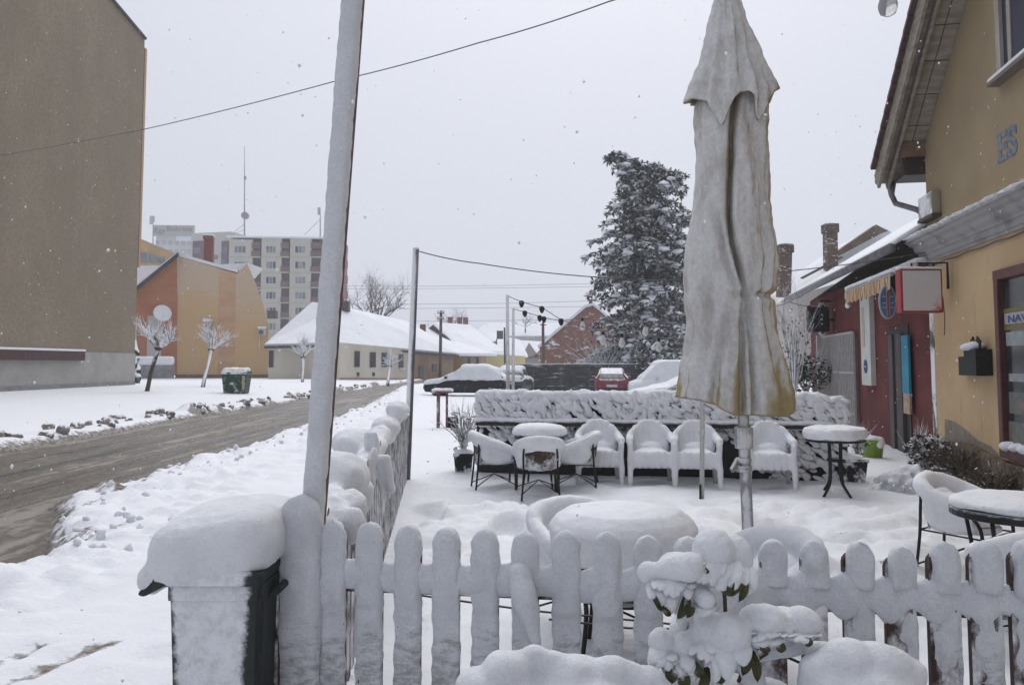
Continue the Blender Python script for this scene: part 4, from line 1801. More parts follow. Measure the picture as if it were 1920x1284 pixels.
# illuminated box sign on its bracket
YB = 12.9
a, b = at(1689, 545, YB), at(1768, 545, YB)
cz = (at(1728, 504, YB).z + at(1728, 586, YB).z) / 2
hz = (at(1728, 504, YB).z - at(1728, 586, YB).z)
c = (a + b) / 2
c.z = cz
t = thing('box_sign', c, 'square red-framed box sign with its face frosted over by snow', 'sign')
m = MB()
wd = (b - a).length
yaw = .0
m.box(c + V((0, .09, 0)), (wd, .18, hz))
m.build('case', mat('red_case', (.28, .02, .03), (.36, .035, .04), 4, .4), t, bevel=.015)
m = MB()
m.box(c + V((.0, -.004, .0)), (wd - .07, .02, hz - .06))


def frosted_face():
    n = NT('frosted_face')
    sp = n.n('ShaderNodeSeparateXYZ')
    n.l(n.tc.outputs['Object'], sp.inputs[0])
    f = n.math('MULTIPLY_ADD', sp.outputs['X'], 1.1, n.math('MULTIPLY', sp.outputs['Z'], -1.15))
    f = n.math('ADD', f, n.math('MULTIPLY', n.math('SUBTRACT', n.noise(16, 7, .75), .5), 1.1))
    n.color(n.mix(n.step(f, .38, .80), (.60, .575, .575), (.42, .03, .04)))
    n.b.inputs['Roughness'].default_value = .8
    n.bump(n.noise(60, 5), .4, .006)
    return n.mat


m.build('face', frosted_face(), t)
m = MB()
for i in range(14):
    m.ball(c + V((-wd / 2 + .02 + i * (wd - .04) / 13, .08, hz / 2 + .015)), (.07, .11, .035), 1)
link('snow_cap', blob(m, .018, 2, .01, 10), M_SNOW, t, True)
M_IRON = snowy('dark_iron', (.02, .02, .02), None, up=.8, bias=.05, kn=.6, scale=12)
m = MB()
ja = c + V((-wd / 2 + .33, .1, hz / 2 + .10))
jb = wp(-1.15, ja.z, .08)
m.tube([ja, jb, jb - V((0, 0, .42))], .022, 8)
m.tube([c + V((-.1, .1, hz / 2)), c + V((-.1, .1, hz / 2 + .1))], .015, 6)
m.tube([c + V((.25, .1, hz / 2)), c + V((.25, .1, hz / 2 + .1))], .015, 6)
m.build('bracket', M_IRON, t)
m = MB()
pts = [c + V((wd / 2 + .02, .05, -.1)), c + V((wd / 2 + .04, .05, -hz / 2 - .1)), c + V((wd / 2 + .03, .06, -hz / 2 - .35))]
m.tube(pts, .008, 5)
m.build('loose_cable', mat('wall_cable', (.10, .09, .08)), t)

# ------------------------------------------------------------------ houses behind
RH_ = Plane(at(1600, 681, 30), (-.6, -1))
t = thing('rear_house', at(1600, 681, 32) - V((0, 0, 1.7)), 'brown-edged snowy roof of a house rising behind the red house', 'house')
m = MB()
YR = 31
m.prism([at(1520, 545, YR - 3), at(1545, 492, YR), at(1643, 426, YR), at(1663, 430, YR), at(1740, 480, YR)], V((.5, 5, 0)))
m.build('roof', M_SNOWFAR, t)
m = MB()
m.prism([at(1550, 492, YR - .5), at(1557, 480, YR - .5), at(1643, 421, YR - .5), at(1666, 433, YR - .5), at(1652, 438, YR - .5)], V((0, .35, 0)))
m.build('bargeboard', mat('brown_rake', (.13, .10, .08), (.22, .18, .14), 3), t)
m = MB()
m.prism([at(1500, 690, YR), at(1740, 690, YR), at(1740, 490, YR), at(1545, 520, YR), at(1500, 560, YR)], V((0, 5, 0)))
m.build('wall', mat('hidden_wall', (.55, .52, .48)), t)


def chimney(name, x0, x1, y0, y1, Y, label, lean=0.0):
    b0, b1 = at((x0 + x1) / 2, y1, Y), at((x0 + x1) / 2 + lean, y0, Y)
    t = thing(name, b0, label, 'chimney')
    w_ = (x1 - x0) * Y / F
    m = MB()
    m.beam(b0 - V((0, 0, .5)), b1, w_ * .86, w_ * .86, (0, 1, 0))
    m.build('stack', brick('snowy_brick' + str(int(x0)), (.11, .075, .06), (.17, .115, .09), (.2, .17, .15), 2.6, 3.5), t)
    m = MB()
    m.beam(b1 - V((0, 0, .32)), b1, w_ * 1.04, w_ * 1.04, (0, 1, 0))
    cp = m.build('corbel', brick('corbel_brick' + str(int(x0)), (.09, .065, .055), (.14, .10, .08), (.2, .17, .15), 2.6, 5), t)
    m = MB()
    m.ball(b1, (w_ * .5, w_ * .5, .07), 2)
    m.build('snow_cap', M_SNOW, cp, True)
    return t


chimney('brick_chimney', 1545, 1569, 421, 482, 30, 'brick chimney with snow blown on its bricks nearest the rear house roof', -1)
chimney('brick_chimney', 1456, 1481, 459, 532, 31, 'brick chimney directly beside the folded parasol', 3)
PG = Plane(at(1500, 681, 34), (0, -1))
t = thing('white_outbuilding', PG.P - V((0, 0, 1.7)), 'plain white outbuilding glimpsed between the parasol and the red house', 'building')
m = MB()
m.ppoly(PG, [(1440, 712), (1530, 712), (1530, 588), (1440, 588)], 0, 4)
m.build('wall', mat('white_lime', (.70, .70, .69), (.76, .76, .76), 1), t)
m = MB()
m.ppoly(PG, [(1432, 588), (1534, 588), (1534, 574), (1432, 574)], .4, 5)
m.build('snow_cap', M_SNOWFAR, t, bevel=.15)
m = MB()
m.pbox(PG, 1500, 640, 1514, 690, .04)
m.build('door', mat('grey_door', (.45, .45, .46)), t)
# ------------------------------------------------------------------ trees
M_BARK = snowy('snowy_bark', (.045, .035, .03), (.09, .075, .065), up=.75, wind=.25, bias=.05, kn=.7, scale=6)
M_TWIG = snowy('frosted_twig', (.06, .05, .045), (.10, .085, .075), up=.8, wind=.45, bias=.30, kn=.8, scale=5)
M_FARTWIG = snowy('far_twig', (.085, .075, .07), (.14, .125, .115), up=.7, bias=.0, kn=.8, scale=2)
M_NEEDLE = snowy('snowy_needles', (.045, .058, .047), (.09, .104, .085), up=.62, bias=.32, kn=1.35, scale=1.3, cscale=.8, bump=0)
M_CLUMP = snowmat('bough_snow', bscale=8, bump=.5, bdist=.05)


def branch(m, p, d, L, r, depth, spread, rnd, droop=0.0, seg=4, nmin=2, nmax=3, n=4, up=.15, rk=.68):
    pts, rs = [V(p)], [r]
    d = V(d).normalized()
    for i in range(seg):
        d = (d + V((rnd.uniform(-1, 1), rnd.uniform(-1, 1), rnd.uniform(-1, 1))) * .16 + V((0, 0, up - droop))* .22).normalized()
        pts.append(pts[-1] + d * (L / seg))
        rs.append(r * (1 - .55 * (i + 1) / seg))
    m.tube(pts, rs, n, False)
    if depth <= 0:
        return
    for k in range(rnd.randint(nmin, nmax)):
        i = rnd.randint(max(1, seg // 2), seg)
        ax = V((rnd.uniform(-1, 1), rnd.uniform(-1, 1), rnd.uniform(-.5, .8))).normalized()
        nd = (d + ax * spread).normalized()
        branch(m, pts[i], nd, L * rnd.uniform(.55, .78), rs[i] * rk, depth - 1, spread, rnd, droop, seg, nmin, nmax, n, up, rk)


def bare_tree(name, base, H, label, depth, seed, tr=.12, spread=.75, mt=None, limbs=7, trunk=.3):
    rnd = random.Random(seed)
    t = thing(name, base, label, 'tree')
    m = MB()
    b = V(base)
    m.tube([b - V((0, 0, .3)), b + V((0, 0, H * trunk * .5)), b + V((.1, 0, H * trunk))], [tr * 1.3, tr, tr * .8], 8)
    m.build('trunk', M_BARK, t, True)
    m = MB()
    for i in range(limbs):
        a = i / limbs * 6.28 + rnd.uniform(-.3, .3)
        el = rnd.uniform(.2, 1.25)
        z = H * trunk * rnd.uniform(.75, 1.0)
        branch(m, b + V((0, 0, z)), V((math.cos(a) * math.cos(el), math.sin(a) * math.cos(el), math.sin(el))), H * .40, tr * .55, depth, spread, rnd, nmin=2, nmax=3, n=3, seg=3, rk=.92)
    m.build('crown', mt or M_FARTWIG, t, fix=False)
    return t


bare_tree('bare_tree', at(708, 590, 110) * 1.0 - V((0, 0, 3.0)), 9.3, 'large bare tree with fine frosted twigs behind the white house roof', 5, 3, .2, .85, trunk=.2, limbs=12)
bare_tree('bare_tree', at(852, 625, 175) - V((0, 0, 3.0)), 9.0, 'faint bare trees on the skyline behind the yellow gable', 5, 8, .2, .85, trunk=.2, limbs=10)
bare_tree('bare_tree', at(985, 610, 260) - V((0, 0, 2.0)), 7.0, 'faintest small bare tree over the arched hall roof', 3, 9, .2, .8, trunk=.25)


def pollard(base, head, R, label, seed, n=13, up=.5):
    rnd = random.Random(seed)
    b, h = V(base), V(head)
    t = thing('street_tree', b, label, 'tree', 'pollarded street trees on the far verge')
    m = MB()
    mid = b.lerp(h, .5) + V((rnd.uniform(-.06, .06), 0, 0))
    m.tube([b - V((0, 0, .2)), b.lerp(h, .25), mid, h], [.13, .105, .095, .11], 9)
    m.ball(h, (.19, .19, .17), 2)
    m.build('trunk', M_BARK, t, True)
    m = MB()
    for i in range(n):
        a = i / n * 6.283 + rnd.uniform(-.2, .2)
        el = rnd.uniform(.25, 1.2) * up / .5
        el = min(el, 1.4)
        L = R * rnd.uniform(.8, 1.25)
        branch(m, h, V((math.cos(a) * math.cos(el), math.sin(a) * math.cos(el) , math.sin(el))), L * .62, .085, 2, .85, rnd, nmin=3, nmax=4, n=4, up=.2, seg=4)
    m.build('crown', M_TWIG, t, fix=False)
    return t


pollard(gnd(272, 745), at(297, 652, 41.2), 1.45, 'leaning pollarded street tree with a broad snowy crown nearest the blank block', 21, 16, .42)
pollard(gnd(379, 728, .25), at(396, 655, 51), 1.45, 'pollarded street tree with a pale trunk before the yellow wall', 22, 10, .7)
pollard(gnd(567, 720, .1), at(568, 669, 66), 1.5, 'pollarded street tree before the left end of the white house', 23, 12, .75)
pollard(gnd(727, 719, .1), at(731, 686, 68), 1.0, 'small pollarded street tree by the white house windows, farthest of the row', 24, 11, .7)

# the fir
YT = 55
OUT = [(284, 1137, 1148), (296, 1140, 1172), (308, 1152, 1204), (322, 1160, 1258), (342, 1164, 1288), (385, 1156, 1296), (400, 1146, 1296), (430, 1134, 1300), (455, 1118, 1305), (490, 1110, 1310),
       (520, 1110, 1315), (560, 1130, 1325), (600, 1128, 1330), (640, 1108, 1335), (690, 1082, 1330)]
fb = at(1218, 681, YT)
t = thing('fir_tree', (fb.x, YT, 0), 'tall dense dark conifer loaded with snow behind the folded parasol', 'tree')
rnd = random.Random(4)
m = MB()
tb_, tp_ = at(1215, 700, YT), at(1205, 318, YT)
m.tube([V((tb_.x, YT, -.3)), V((tb_.x + .1, YT, 6)), tp_], [.32, .22, .05], 8)
m.tube([V((tb_.x, YT, 9)), at(1150, 292, YT)], [.12, .03], 6)
m.build('trunk', mat('fir_bark', (.06, .045, .035), (.10, .08, .06), 4), t)
need = MB()
H1 = at(1200, 286, YT).z
ysr = [o[0] for o in OUT]


def tuft(m, c, s, dirv):
    """a spray of short needle bunches"""
    for k in range(7):
        d = (V((rnd.gauss(0, 1), rnd.gauss(0, 1), rnd.gauss(-.05, .55))).normalized() + dirv * .55).normalized()
        side = d.cross(V((rnd.uniform(-.4, .4), rnd.uniform(-.4, .4), 1))).normalized() * s * rnd.uniform(.16, .28)
        L = s * rnd.uniform(.6, 1.1)
        tip = c + d * L - V((0, 0, L * .15))
        mid = c + d * L * .55
        m.add([c, mid + side, tip, mid - side], [(0, 1, 2, 3)])


for i in range(330):
    k = rnd.random() ** .85
    py = 690 - k * 398
    x0 = np.interp(py, ysr, [o[1] for o in OUT])
    x1 = np.interp(py, ysr, [o[2] for o in OUT])
    cx = np.interp(py, [284, 300, 320, 690], [1144, 1158, 1205, 1215])
    a = rnd.uniform(0, 6.283)
    ca, sa = math.cos(a), math.sin(a)
    Rm = ((cx - x0) if ca < 0 else (x1 - cx)) * YT / F
    Ry = (x1 - x0) / 2 * YT / F
    Rlen = 1 / math.sqrt((ca / max(Rm, .3)) ** 2 + (sa / max(Ry, .3)) ** 2) * rnd.choice((.55, .78, .95, 1.04, 1.18))
    z = at(1200, py, YT).z
    trunk = at(cx, py, YT)
    p0 = V((trunk.x, YT, z + .12 * Rlen))
    dr = V((ca, sa, 0))
    nseg = max(3, int(Rlen / .34))
    droop = rnd.uniform(.10, .34) * (1.3 if py > 600 else 1)
    pad = rnd.random() < .7
    for j in range(1, nseg + 1):
        f = j / nseg
        c = p0 + dr * (Rlen * f) + V((0, 0, -droop * Rlen * f * f + .03 * Rlen * math.sin(f * 3)))
        wd = .42 * (1 - .55 * f) + .12
        for q in range(2 if f < .35 else 3):
            cc = c + V((-sa, ca, 0)) * rnd.uniform(-wd, wd) * 1.3 + V((0, 0, rnd.uniform(-.12, .08)))
            tuft(need, cc, rnd.uniform(.30, .52), dr)
        if pad and f > .25 and rnd.random() < .62:
            cc = c + V((-sa, ca, 0)) * rnd.uniform(-wd, wd) * .9 + V((0, 0, .10))
            vs, fs = ico(1)
            sx = rnd.uniform(.14, .42)
            o_ = V((i, j, 0))
            need.mi = 1
            need.add([cc + V((v.x * sx, v.y * sx, v.z * sx * .42)) * (1 + .5 * mnoise.noise(v * 1.5 + o_)) for v in vs], fs)
            need.mi = 0
cr = need.build('crown', [M_NEEDLE, M_CLUMP], t, fix=False)


def leafy(name, base, size, label, cat, n, leaf, mt, seed, stems=8, mtw=None, up=0.0):
    rnd = random.Random(seed)
    b = V(base)
    t = thing(name, b, label, cat)
    m, l = MB(), MB()
    for i in range(stems):
        a = rnd.uniform(0, 6.283)
        tip = b + V((math.cos(a) * size[0] * rnd.uniform(.3, .9), math.sin(a) * size[1] * rnd.uniform(.3, .9), size[2] * rnd.uniform(.5, 1)))
        m.tube([b, b.lerp(tip, .5) + V((0, 0, size[2] * .12)), tip], [.02, .014, .006], 4, False)
        branch(m, b.lerp(tip, .5), (tip - b) + V((rnd.uniform(-1, 1), rnd.uniform(-1, 1), .5)) * .3, size[2] * .45, .012, 2, .6, rnd, n=3)
    m.build('stems', mtw or M_TWIG, t, fix=False).name = 'stem'
    for i in range(n):
        u = V((rnd.gauss(0, 1), rnd.gauss(0, 1), rnd.gauss(0, 1))).normalized() * rnd.random() ** .4
        c = b + V((u.x * size[0], u.y * size[1], size[2] * (.52 + .48 * u.z)))
        k = rnd.uniform(.6, 1.3) * leaf
        d = V((rnd.gauss(0, 1), rnd.gauss(0, 1), rnd.gauss(-.2, .6))).normalized()
        s = d.cross(V((.2, .1, 1))).normalized() * k * .4
        l.add([c, c + d * k * .5 + s, c + d * k, c + d * k * .5 - s], [(0, 1, 2, 3)])
    if n:
        l.build('leaves', mt, t, fix=False).name = 'foliage'
    return t


M_EVLEAF = snowy('snowy_leaf', (.025, .032, .024), (.05, .055, .035), up=.5, wind=.0, bias=.14, kn=1.0, scale=4)
leafy('evergreen_shrub', at(1512, 720, 22) - V((0, 0, .3)), (.75, .5, 1.15), 'evergreen shrub dusted with snow at the far end of the red house', 'shrub', 900, .12, M_EVLEAF, 31)
leafy('bare_shrub', at(1488, 722, 19) - V((0, 0, .5)), (.38, .35, 2.4), 'slim bare shrub with upright twigs right of the parasol', 'shrub', 160, .07, M_EVLEAF, 33, 16)
leafy('snowy_bush', at(1128, 700, 52) - V((0, 0, .6)), (2.6, 1.0, 2.8), 'bare bush whitened by snow under the fir', 'bush', 300, .16, M_EVLEAF, 34, 34)
leafy('snowy_bush', at(1068, 700, 60) - V((0, 0, .6)), (1.8, 1.0, 1.2), 'low bare bush at the foot of the brick gable', 'bush', 200, .16, M_EVLEAF, 36, 26)

leafy('young_conifer', V((at(1243, 681, 50).x, 50, .2)), (1.7, 1.2, 3.9), 'paler young conifer whitened by snow at the foot of the tall fir', 'tree', 3000, .34, snowy('white_needles', (.05, .06, .05), (.09, .10, .085), up=.5, wind=.3, bias=.36, kn=1.0, scale=2), 61, 14)

# ------------------------------------------------------------------ poles and wires
M_WOODPOLE = mat('pole_wood', (.07, .055, .045), (.12, .095, .08), 3, .9)
M_WIRE = mat('wire', (.10, .10, .105))
M_PALEPOLE = snowy('pale_pole', (.45, .45, .45), None, up=.5, wind=.6, bias=-.1, kn=1, scale=5)


def pole(name, x0, y0, x1, y1, Y, r, label, mt, cat='pole', group=None):
    b, tp = at(x1, y1, Y), at(x0, y0, Y)
    b.z = min(b.z, 0)
    t = thing(name, b, label, cat, group)
    m = MB()
    m.tube([b, b.lerp(tp, .5), tp], [r, r * .95, r * .85], 10)
    m.build('shaft', mt, t, True)
    return t, b, tp


t, b, tp = pole('utility_pole', 827, 582, 825, 704, 84, .17, 'dark wooden utility pole before the yellow gable', M_WOODPOLE)
m = MB()
for z in (-.3, -.9):
    m.box(tp + V((0, -.2, z)), (.7, .08, .08))
m.build('crossarm', M_WOODPOLE, t)
m = MB()
for z in (-.3, -.9):
    for x in (-.3, 0, .3):
        m.lathe([(.05, 0), (.08, .05), (.05, .12), (.07, .2), (.02, .25)], tp + V((x, -.2, z + .04)), 8)
m.build('insulator', mat('insulator_white', (.4, .4, .4)), t)
t, b, tp = pole('utility_pole', 1018, 605, 1019, 702, 76, .15, 'slim dark utility pole left of the brick gable', M_WOODPOLE)
m = MB()
m.box(tp + V((0, -.15, -.2)), (.6, .08, .08))
m.build('crossarm', M_WOODPOLE, t)
t, b, tp = pole('utility_pole', 946, 614, 947, 702, 90, .12, 'thin grey utility pole with a box behind the string light poles', M_WOODPOLE)
m = MB()
m.box(tp + V((-.5, 0, -.8)), (.7, .4, .9))
m.build('transformer_box', mat('dark_box', (.10, .10, .11)), t)


def wire(pts, Ys, r, label, mt=None, name='overhead_wire', sag=0, group=None, parent=None):
    P = [at(x, y, Yd) for (x, y), Yd in zip(pts, Ys)]
    Q = []
    for i in range(len(P) - 1):
        for k in range(12):
            f = k / 12
            q = P[i].lerp(P[i + 1], f)
            q.z -= sag * 4 * f * (1 - f)
            Q.append(q)
    Q.append(P[-1])
    m = MB()
    m.tube(Q, r, 5)
    o = m.build(name, mt or M_WIRE, parent)
    if parent is None:
        tag(o, label, 'wire', group)
    return o


wire([(-120, 311), (260, 245), (627, 153), (900, 80), (1140, 4), (1500, -122)], [26, 21, 16.5, 14, 12, 9.5], .011, 'thick dark cable rising across the sky from the blank block to the top edge',
     mat('cable_grey', (.13, .14, .15)), sag=.03)
g_ = 'thin wires over the far street'
for y0, y1, y2, Yd, nm in ((536, 535.5, 525, 92, 'topmost'), (541, 540, 532, 92, 'second highest'), (570, 569, 556, 88, 'middle'), (578, 577, 569, 88, 'second lowest'), (602, 601, 590, 96, 'lowest')):
    wire([(600, y0), (930, y1), (1330, y2)], [Yd + 6, Yd, Yd - 14], .018, nm + ' of the thin dark wires strung over the far street', sag=.05)

# string light poles beyond the hedge screen
gp = 'pale poles that carry the string lights'
pole('light_pole', 951.5, 553, 953, 745, 15.2, .036, 'taller pale pole of the pair carrying string lights beyond the leafy screen', M_PALEPOLE, group=gp)
pole('light_pole', 962.5, 578, 962, 745, 16.5, .034, 'shorter pale pole of the pair carrying string lights beyond the leafy screen', M_PALEPOLE, group=gp)


def bulb(m, g, p, s=1.0):
    p = V(p)
    m.cyl(p, p - V((0, 0, .035 * s)), .014 * s, None, 8)
    g.lathe([(.012 * s, -.035 * s), (.016 * s, -.05 * s), (.03 * s, -.08 * s), (.033 * s, -.10 * s), (.025 * s, -.125 * s), (.006 * s, -.138 * s)], p, 10)


M_SOCKET = mat('black_socket', (.018, .018, .02))
M_BULB = mat('frosted_bulb', (.62, .62, .60), None, 1, .25)


def string_lights(pts, Ys, label, bulbs, sock=(), s=1.7, r=.007):
    P = [at(x, y, Yd) for (x, y), Yd in zip(pts, Ys)]
    t = thing('string_lights', P[0], label, 'string lights')
    m = MB()
    Q = []
    for i in range(len(P) - 1):
        for k in range(8):
            f = k / 8
            q = P[i].lerp(P[i + 1], f)
            q.z -= (P[i + 1] - P[i]).length * .02 * 4 * f * (1 - f)
            Q.append(q)
    Q.append(P[-1])
    m.tube(Q, r, 5)
    m.build('cord', M_WIRE, t)

    def on(x):
        for i in range(len(pts) - 1):
            if pts[i][0] <= x <= pts[i + 1][0]:
                f = (x - pts[i][0]) / (pts[i + 1][0] - pts[i][0])
                return P[i].lerp(P[i + 1], f) - V((0, 0, (P[i + 1] - P[i]).length * .02 * 4 * f * (1 - f)))
        return P[-1]
    for x in bulbs:
        mm, g = MB(), MB()
        bulb(mm, g, on(x), s)
        so_ = mm.build('socket', M_SOCKET, t)
        g.build('bulb', M_BULB, so_, True)
    for x in sock:
        mm = MB()
        q = on(x)
        mm.lathe([(.02, .02), (.045, .0), (.05, -.04), (.03, -.09), (.012, -.11)], q, 8)
        mm.build('socket', M_SOCKET, t, True)
    return t


string_lights([(953, 555), (980, 566), (1017, 576), (1052, 599), (1105, 616), (1180, 627), (1300, 636)], [15.2, 15.0, 14.8, 14.6, 14.3, 14, 13.6],
              'upper string of lights sloping from the taller pale pole towards the parasol', (1131, 1166, 1236), (978, 1016, 1052))
string_lights([(963, 579), (984, 584), (1014, 593), (1050, 601), (1092, 596), (1150, 600), (1300, 606)], [16.5, 16.3, 16, 15.7, 15.4, 15, 14.5],
              'lower string of lights sloping from the shorter pale pole to the fir side', (1092, 1211), (984, 1012, 1020))
string_lights([(1440, 575), (1480, 566), (1540, 572), (1590, 560)], [15, 16, 18, 18.5], 'short string of lights reaching the oval sign on the red house', (), (1515,))

# cord from the thin post to the red house
cord = wire([(785, 471), (900, 494), (1110, 519), (1280, 525), (1480, 508), (1735, 474)], [11.7, 12, 12.6, 13, 13.4, 13.6], .008,
            'dark cord hanging from the thin fence post across to the ochre house', mat('cord_dark', (.07, .07, .075)), 'hanging_cord', sag=.02)

# ------------------------------------------------------------------ cars
M_GLASSC = mat('car_glass', (.05, .055, .06), (.16, .165, .17), 3, .15)
M_TYRE = mat('tyre', (.012, .012, .012), None, 1, .8)
M_RIM = mat('rim_grey', (.25, .25, .26), None, 1, .35, metal=.6)


def car(name, loc, rz, label, paint, snowlow=None, L=4.1, W=1.74, H=1.46, van=False, snow_all=True, snow=True, rear=False, hood=.86, snowz=.1):
    t = thing(name, loc, label, 'car' if not van else 'van', None, rz)
    WMt = WM[t]

    def loft(st, tag_=None):
        m = MB()
        m.rings(st)
        m.v = [WMt @ v for v in m.v]
        return m
    h = L / 2
    b = [(h, .62, .38, .60), (h - .12, .80, .24, .70), (h - .8, .86, .2, hood), (h - 1.35, .87, .2, .95), (-h + .7, .87, .2, 1.0), (-h + .15, .84, .26, .97), (-h, .74, .36, .84)]
    k = W / 1.74

    def body(off=0.0):
        return [[V((x + (off if x > 0 else -off) * (abs(x) > h - .2), s * (w + off) * k * a, z)) for s, a, z in
                 ((-1, .90, zb), (-1, 1, zb + .14), (-1, 1.0, zt - .2), (-1, .86, zt), (1, .86, zt), (1, 1.0, zt - .2), (1, 1, zb + .14), (1, .90, zb))] for x, w, zb, zt in b]
    if van:
        cst = [(h - .65, .93, .96), (h - 1.25, .93, H - .12), (h - 1.6, .93, H), (-h + .25, .93, H), (-h + .06, .93, .98)]
    else:
        cst = [(h - 1.1, .93, .95), (h - 1.95, .93, H - .06), (h - 2.5, .93, H), (-h + .95, .93, H - .03), (-h + .35, .93, H - .28), (-h + .12, .93, .99)]

    def cabin(off=0.0):
        wt = .62 if not van else .72
        return [[V((x + (off if i == 0 else -off if i == len(cst) - 1 else 0), s * (w_ + off) * k, z)) for s, w_, z in
                 ((-1, .80, zb - .1), (-1, .79, zb), (-1, .79 + (wt - .79) * (zt - zb) / (H - .93 + .001), max(zb, zt - .05 + off)), (-1, wt * .85, zt + off), (1, wt * .85, zt + off), (1, .79 + (wt - .79) * (zt - zb) / (H - .93 + .001), max(zb, zt - .05 + off)), (1, .79, zb), (1, .80, zb - .1))]
                for i, (x, zb, zt) in enumerate(cst)]
    loft(body()).build('body', paint, t, True, .04)
    loft(cabin()).build('cabin_glass', M_GLASSC, t, False, .03)
    m = MB()
    rs = [(x, zt) for x, zb, zt in cst[1:-1]]
    wt = (.62 if not van else .72) * k
    m.rings([[V((x, s * wt * a, z)) for s, a, z in ((-1, 1.02, zt - .07), (-1, .86, zt + .012), (1, .86, zt + .012), (1, 1.02, zt - .07))] for x, zt in rs])
    for s in (-1, 1):
        m.beam(V((cst[-2][0], s * wt, cst[-2][2] - .02)), V((cst[-1][0], s * .80 * k, .95)), .09, .09)
        m.beam(V((cst[1][0], s * wt, cst[1][2] - .02)), V((cst[0][0], s * .80 * k, .93)), .07, .07)
        xm_ = (cst[1][0] + cst[-2][0]) / 2
        m.beam(V((xm_, s * wt * 1.02, cst[2][2] - .04)), V((xm_, s * .81 * k, .93)), .08, .06)
    m.v = [WMt @ v for v in m.v]
    m.build('roof', paint, t)
    for x in (h - .78, -h + .78):
        for s in (-1, 1):
            m = MB()
            m.cyl(V((x, s * (W / 2 - .2), .31)), V((x, s * (W / 2 + .005), .31)), .31, None, 20)
            m.v = [WMt @ v for v in m.v]
            wh = m.build('wheel', M_TYRE, t, False, .03)
            m = MB()
            m.cyl(V((x, s * (W / 2), .31)), V((x, s * (W / 2 + .015), .31)), .19, .15, 12)
            m.v = [WMt @ v for v in m.v]
            m.build('rim', M_RIM, wh)
    for s in (-1, 1):
        m = MB()
        m.box(V((h - 1.25, s * (W / 2 + .08), .98)), (.12, .2, .13))
        m.v = [WMt @ v for v in m.v]
        m.build('mirror', paint, t, False, .03)
        m = MB()
        m.box(V((h - .10, s * .55 * k, .62)), (.12, .30, .13))
        m.v = [WMt @ v for v in m.v]
        m.build('headlight', mat('lamp_glass', (.4, .4, .42), None, 1, .1), t, False, .03)
        m = MB()
        m.box(V((-h + .06, s * .68 * k, .80)), (.14, .16, .24))
        m.v = [WMt @ v for v in m.v]
        m.build('tail_light', mat('tail_red', (.22, .02, .02), None, 1, .2), t, False, .03)
    if rear:
        m = MB()
        m.box(V((-h - .01, 0, .62)), (.03, .52, .12))
        m.v = [WMt @ v for v in m.v]
        m.build('number_plate', mat('plate', (.5, .5, .5)), t)
        m = MB()
        m.box(V((-h + .0, 0, .42)), (.08, 1.5 * k, .18))
        m.v = [WMt @ v for v in m.v]
        m.build('bumper', mat('bumper_grey', (.03, .03, .03)), t, False, .03)
    if snow:
        m = MB()
        bb = []
        for x, w, zb, zt in b:
            lo = snowlow(x) if snowlow else zt - .18
            o = .05 if snow_all else .0
            bb.append([V((x * 1.015, s * (w + o) * k * a, z)) for s, a, z in ((-1, 1, lo), (-1, 1.02, zt - .06), (-1, .8, zt + snowz), (1, .8, zt + snowz), (1, 1.02, zt - .06), (1, 1, lo))])
        m.rings(bb)
        if snow_all:
            m.rings(cabin(.07))
        top = [[V((x, s * wt * a, z)) for s, a, z in ((-1, 1.06, zt - .1), (-1, 1.04, zt + snowz * .7), (-1, .75, zt + snowz * 1.5), (1, .75, zt + snowz * 1.5), (1, 1.04, zt + snowz * .7), (1, 1.06, zt - .1))] for x, zt in rs]
        m.rings(top)
        m.v = [WMt @ v for v in m.v]
        link('snow_cap', blob(m, .05, 5, .05, 2.2, .015, 9, seed=loc[0]), M_SNOW, t, True)
    return t


M_CARBLACK = snowy('black_paint', (.010, .011, .013), (.02, .022, .026), up=.3, bias=-.02, kn=1.0, scale=9, rough=.35, cscale=8)
g = gnd(873, 744)
car('parked_car', (g.x, g.y + .9, 0), rad(172), 'black parked car under a smooth thick snow cover, left of the leafy screen', M_CARBLACK,
    snowlow=lambda x: .64 if x > .9 else (.84 if x > .4 else .92), L=4.3, hood=.80, snowz=.14)
car('parked_car', (at(965, 681, 47).x, 47, 0), rad(80), 'dark grey parked car partly hidden by the pale light poles', mat('grey_paint', (.035, .038, .042), (.06, .062, .066), 4, .4), L=4.0, snow_all=False, rear=True)
car('parked_car', (at(1146, 681, 42).x, 42, 0), rad(84), 'dull red parked car seen from behind by the slatted fence', snowy('red_paint', (.17, .035, .04), (.22, .07, .07), up=.75, bias=-.08, kn=.7, scale=5, rough=.4), L=4.0, W=1.66, snow=False, rear=True)
g = at(1320, 681, 24.5)
car('parked_car', (g.x, 24.5, 0), rad(180), 'parked car entirely buried in smooth snow behind the leafy screen', mat('silver_paint', (.3, .3, .31), None, 1, .3),
    snowlow=lambda x: .35, L=4.7, W=1.8, H=1.42, hood=.84, snowz=.16)
g = at(1262, 681, 40)
car('parked_van', (g.x, 40, 0), rad(180), 'white snow-covered van nosing out from behind the parasol', mat('van_white', (.55, .55, .56), None, 1, .3), snowlow=lambda x: .4, L=4.4, W=1.8, H=1.72, van=True)
g = gnd(512, 709, .1)
car('parked_car', (g.x, g.y, .05), rad(95), 'small snow-covered car between the orange and the white house', mat('blue_grey_paint', (.12, .13, .15)), snowlow=lambda x: .55, L=3.7, W=1.55, H=1.5)

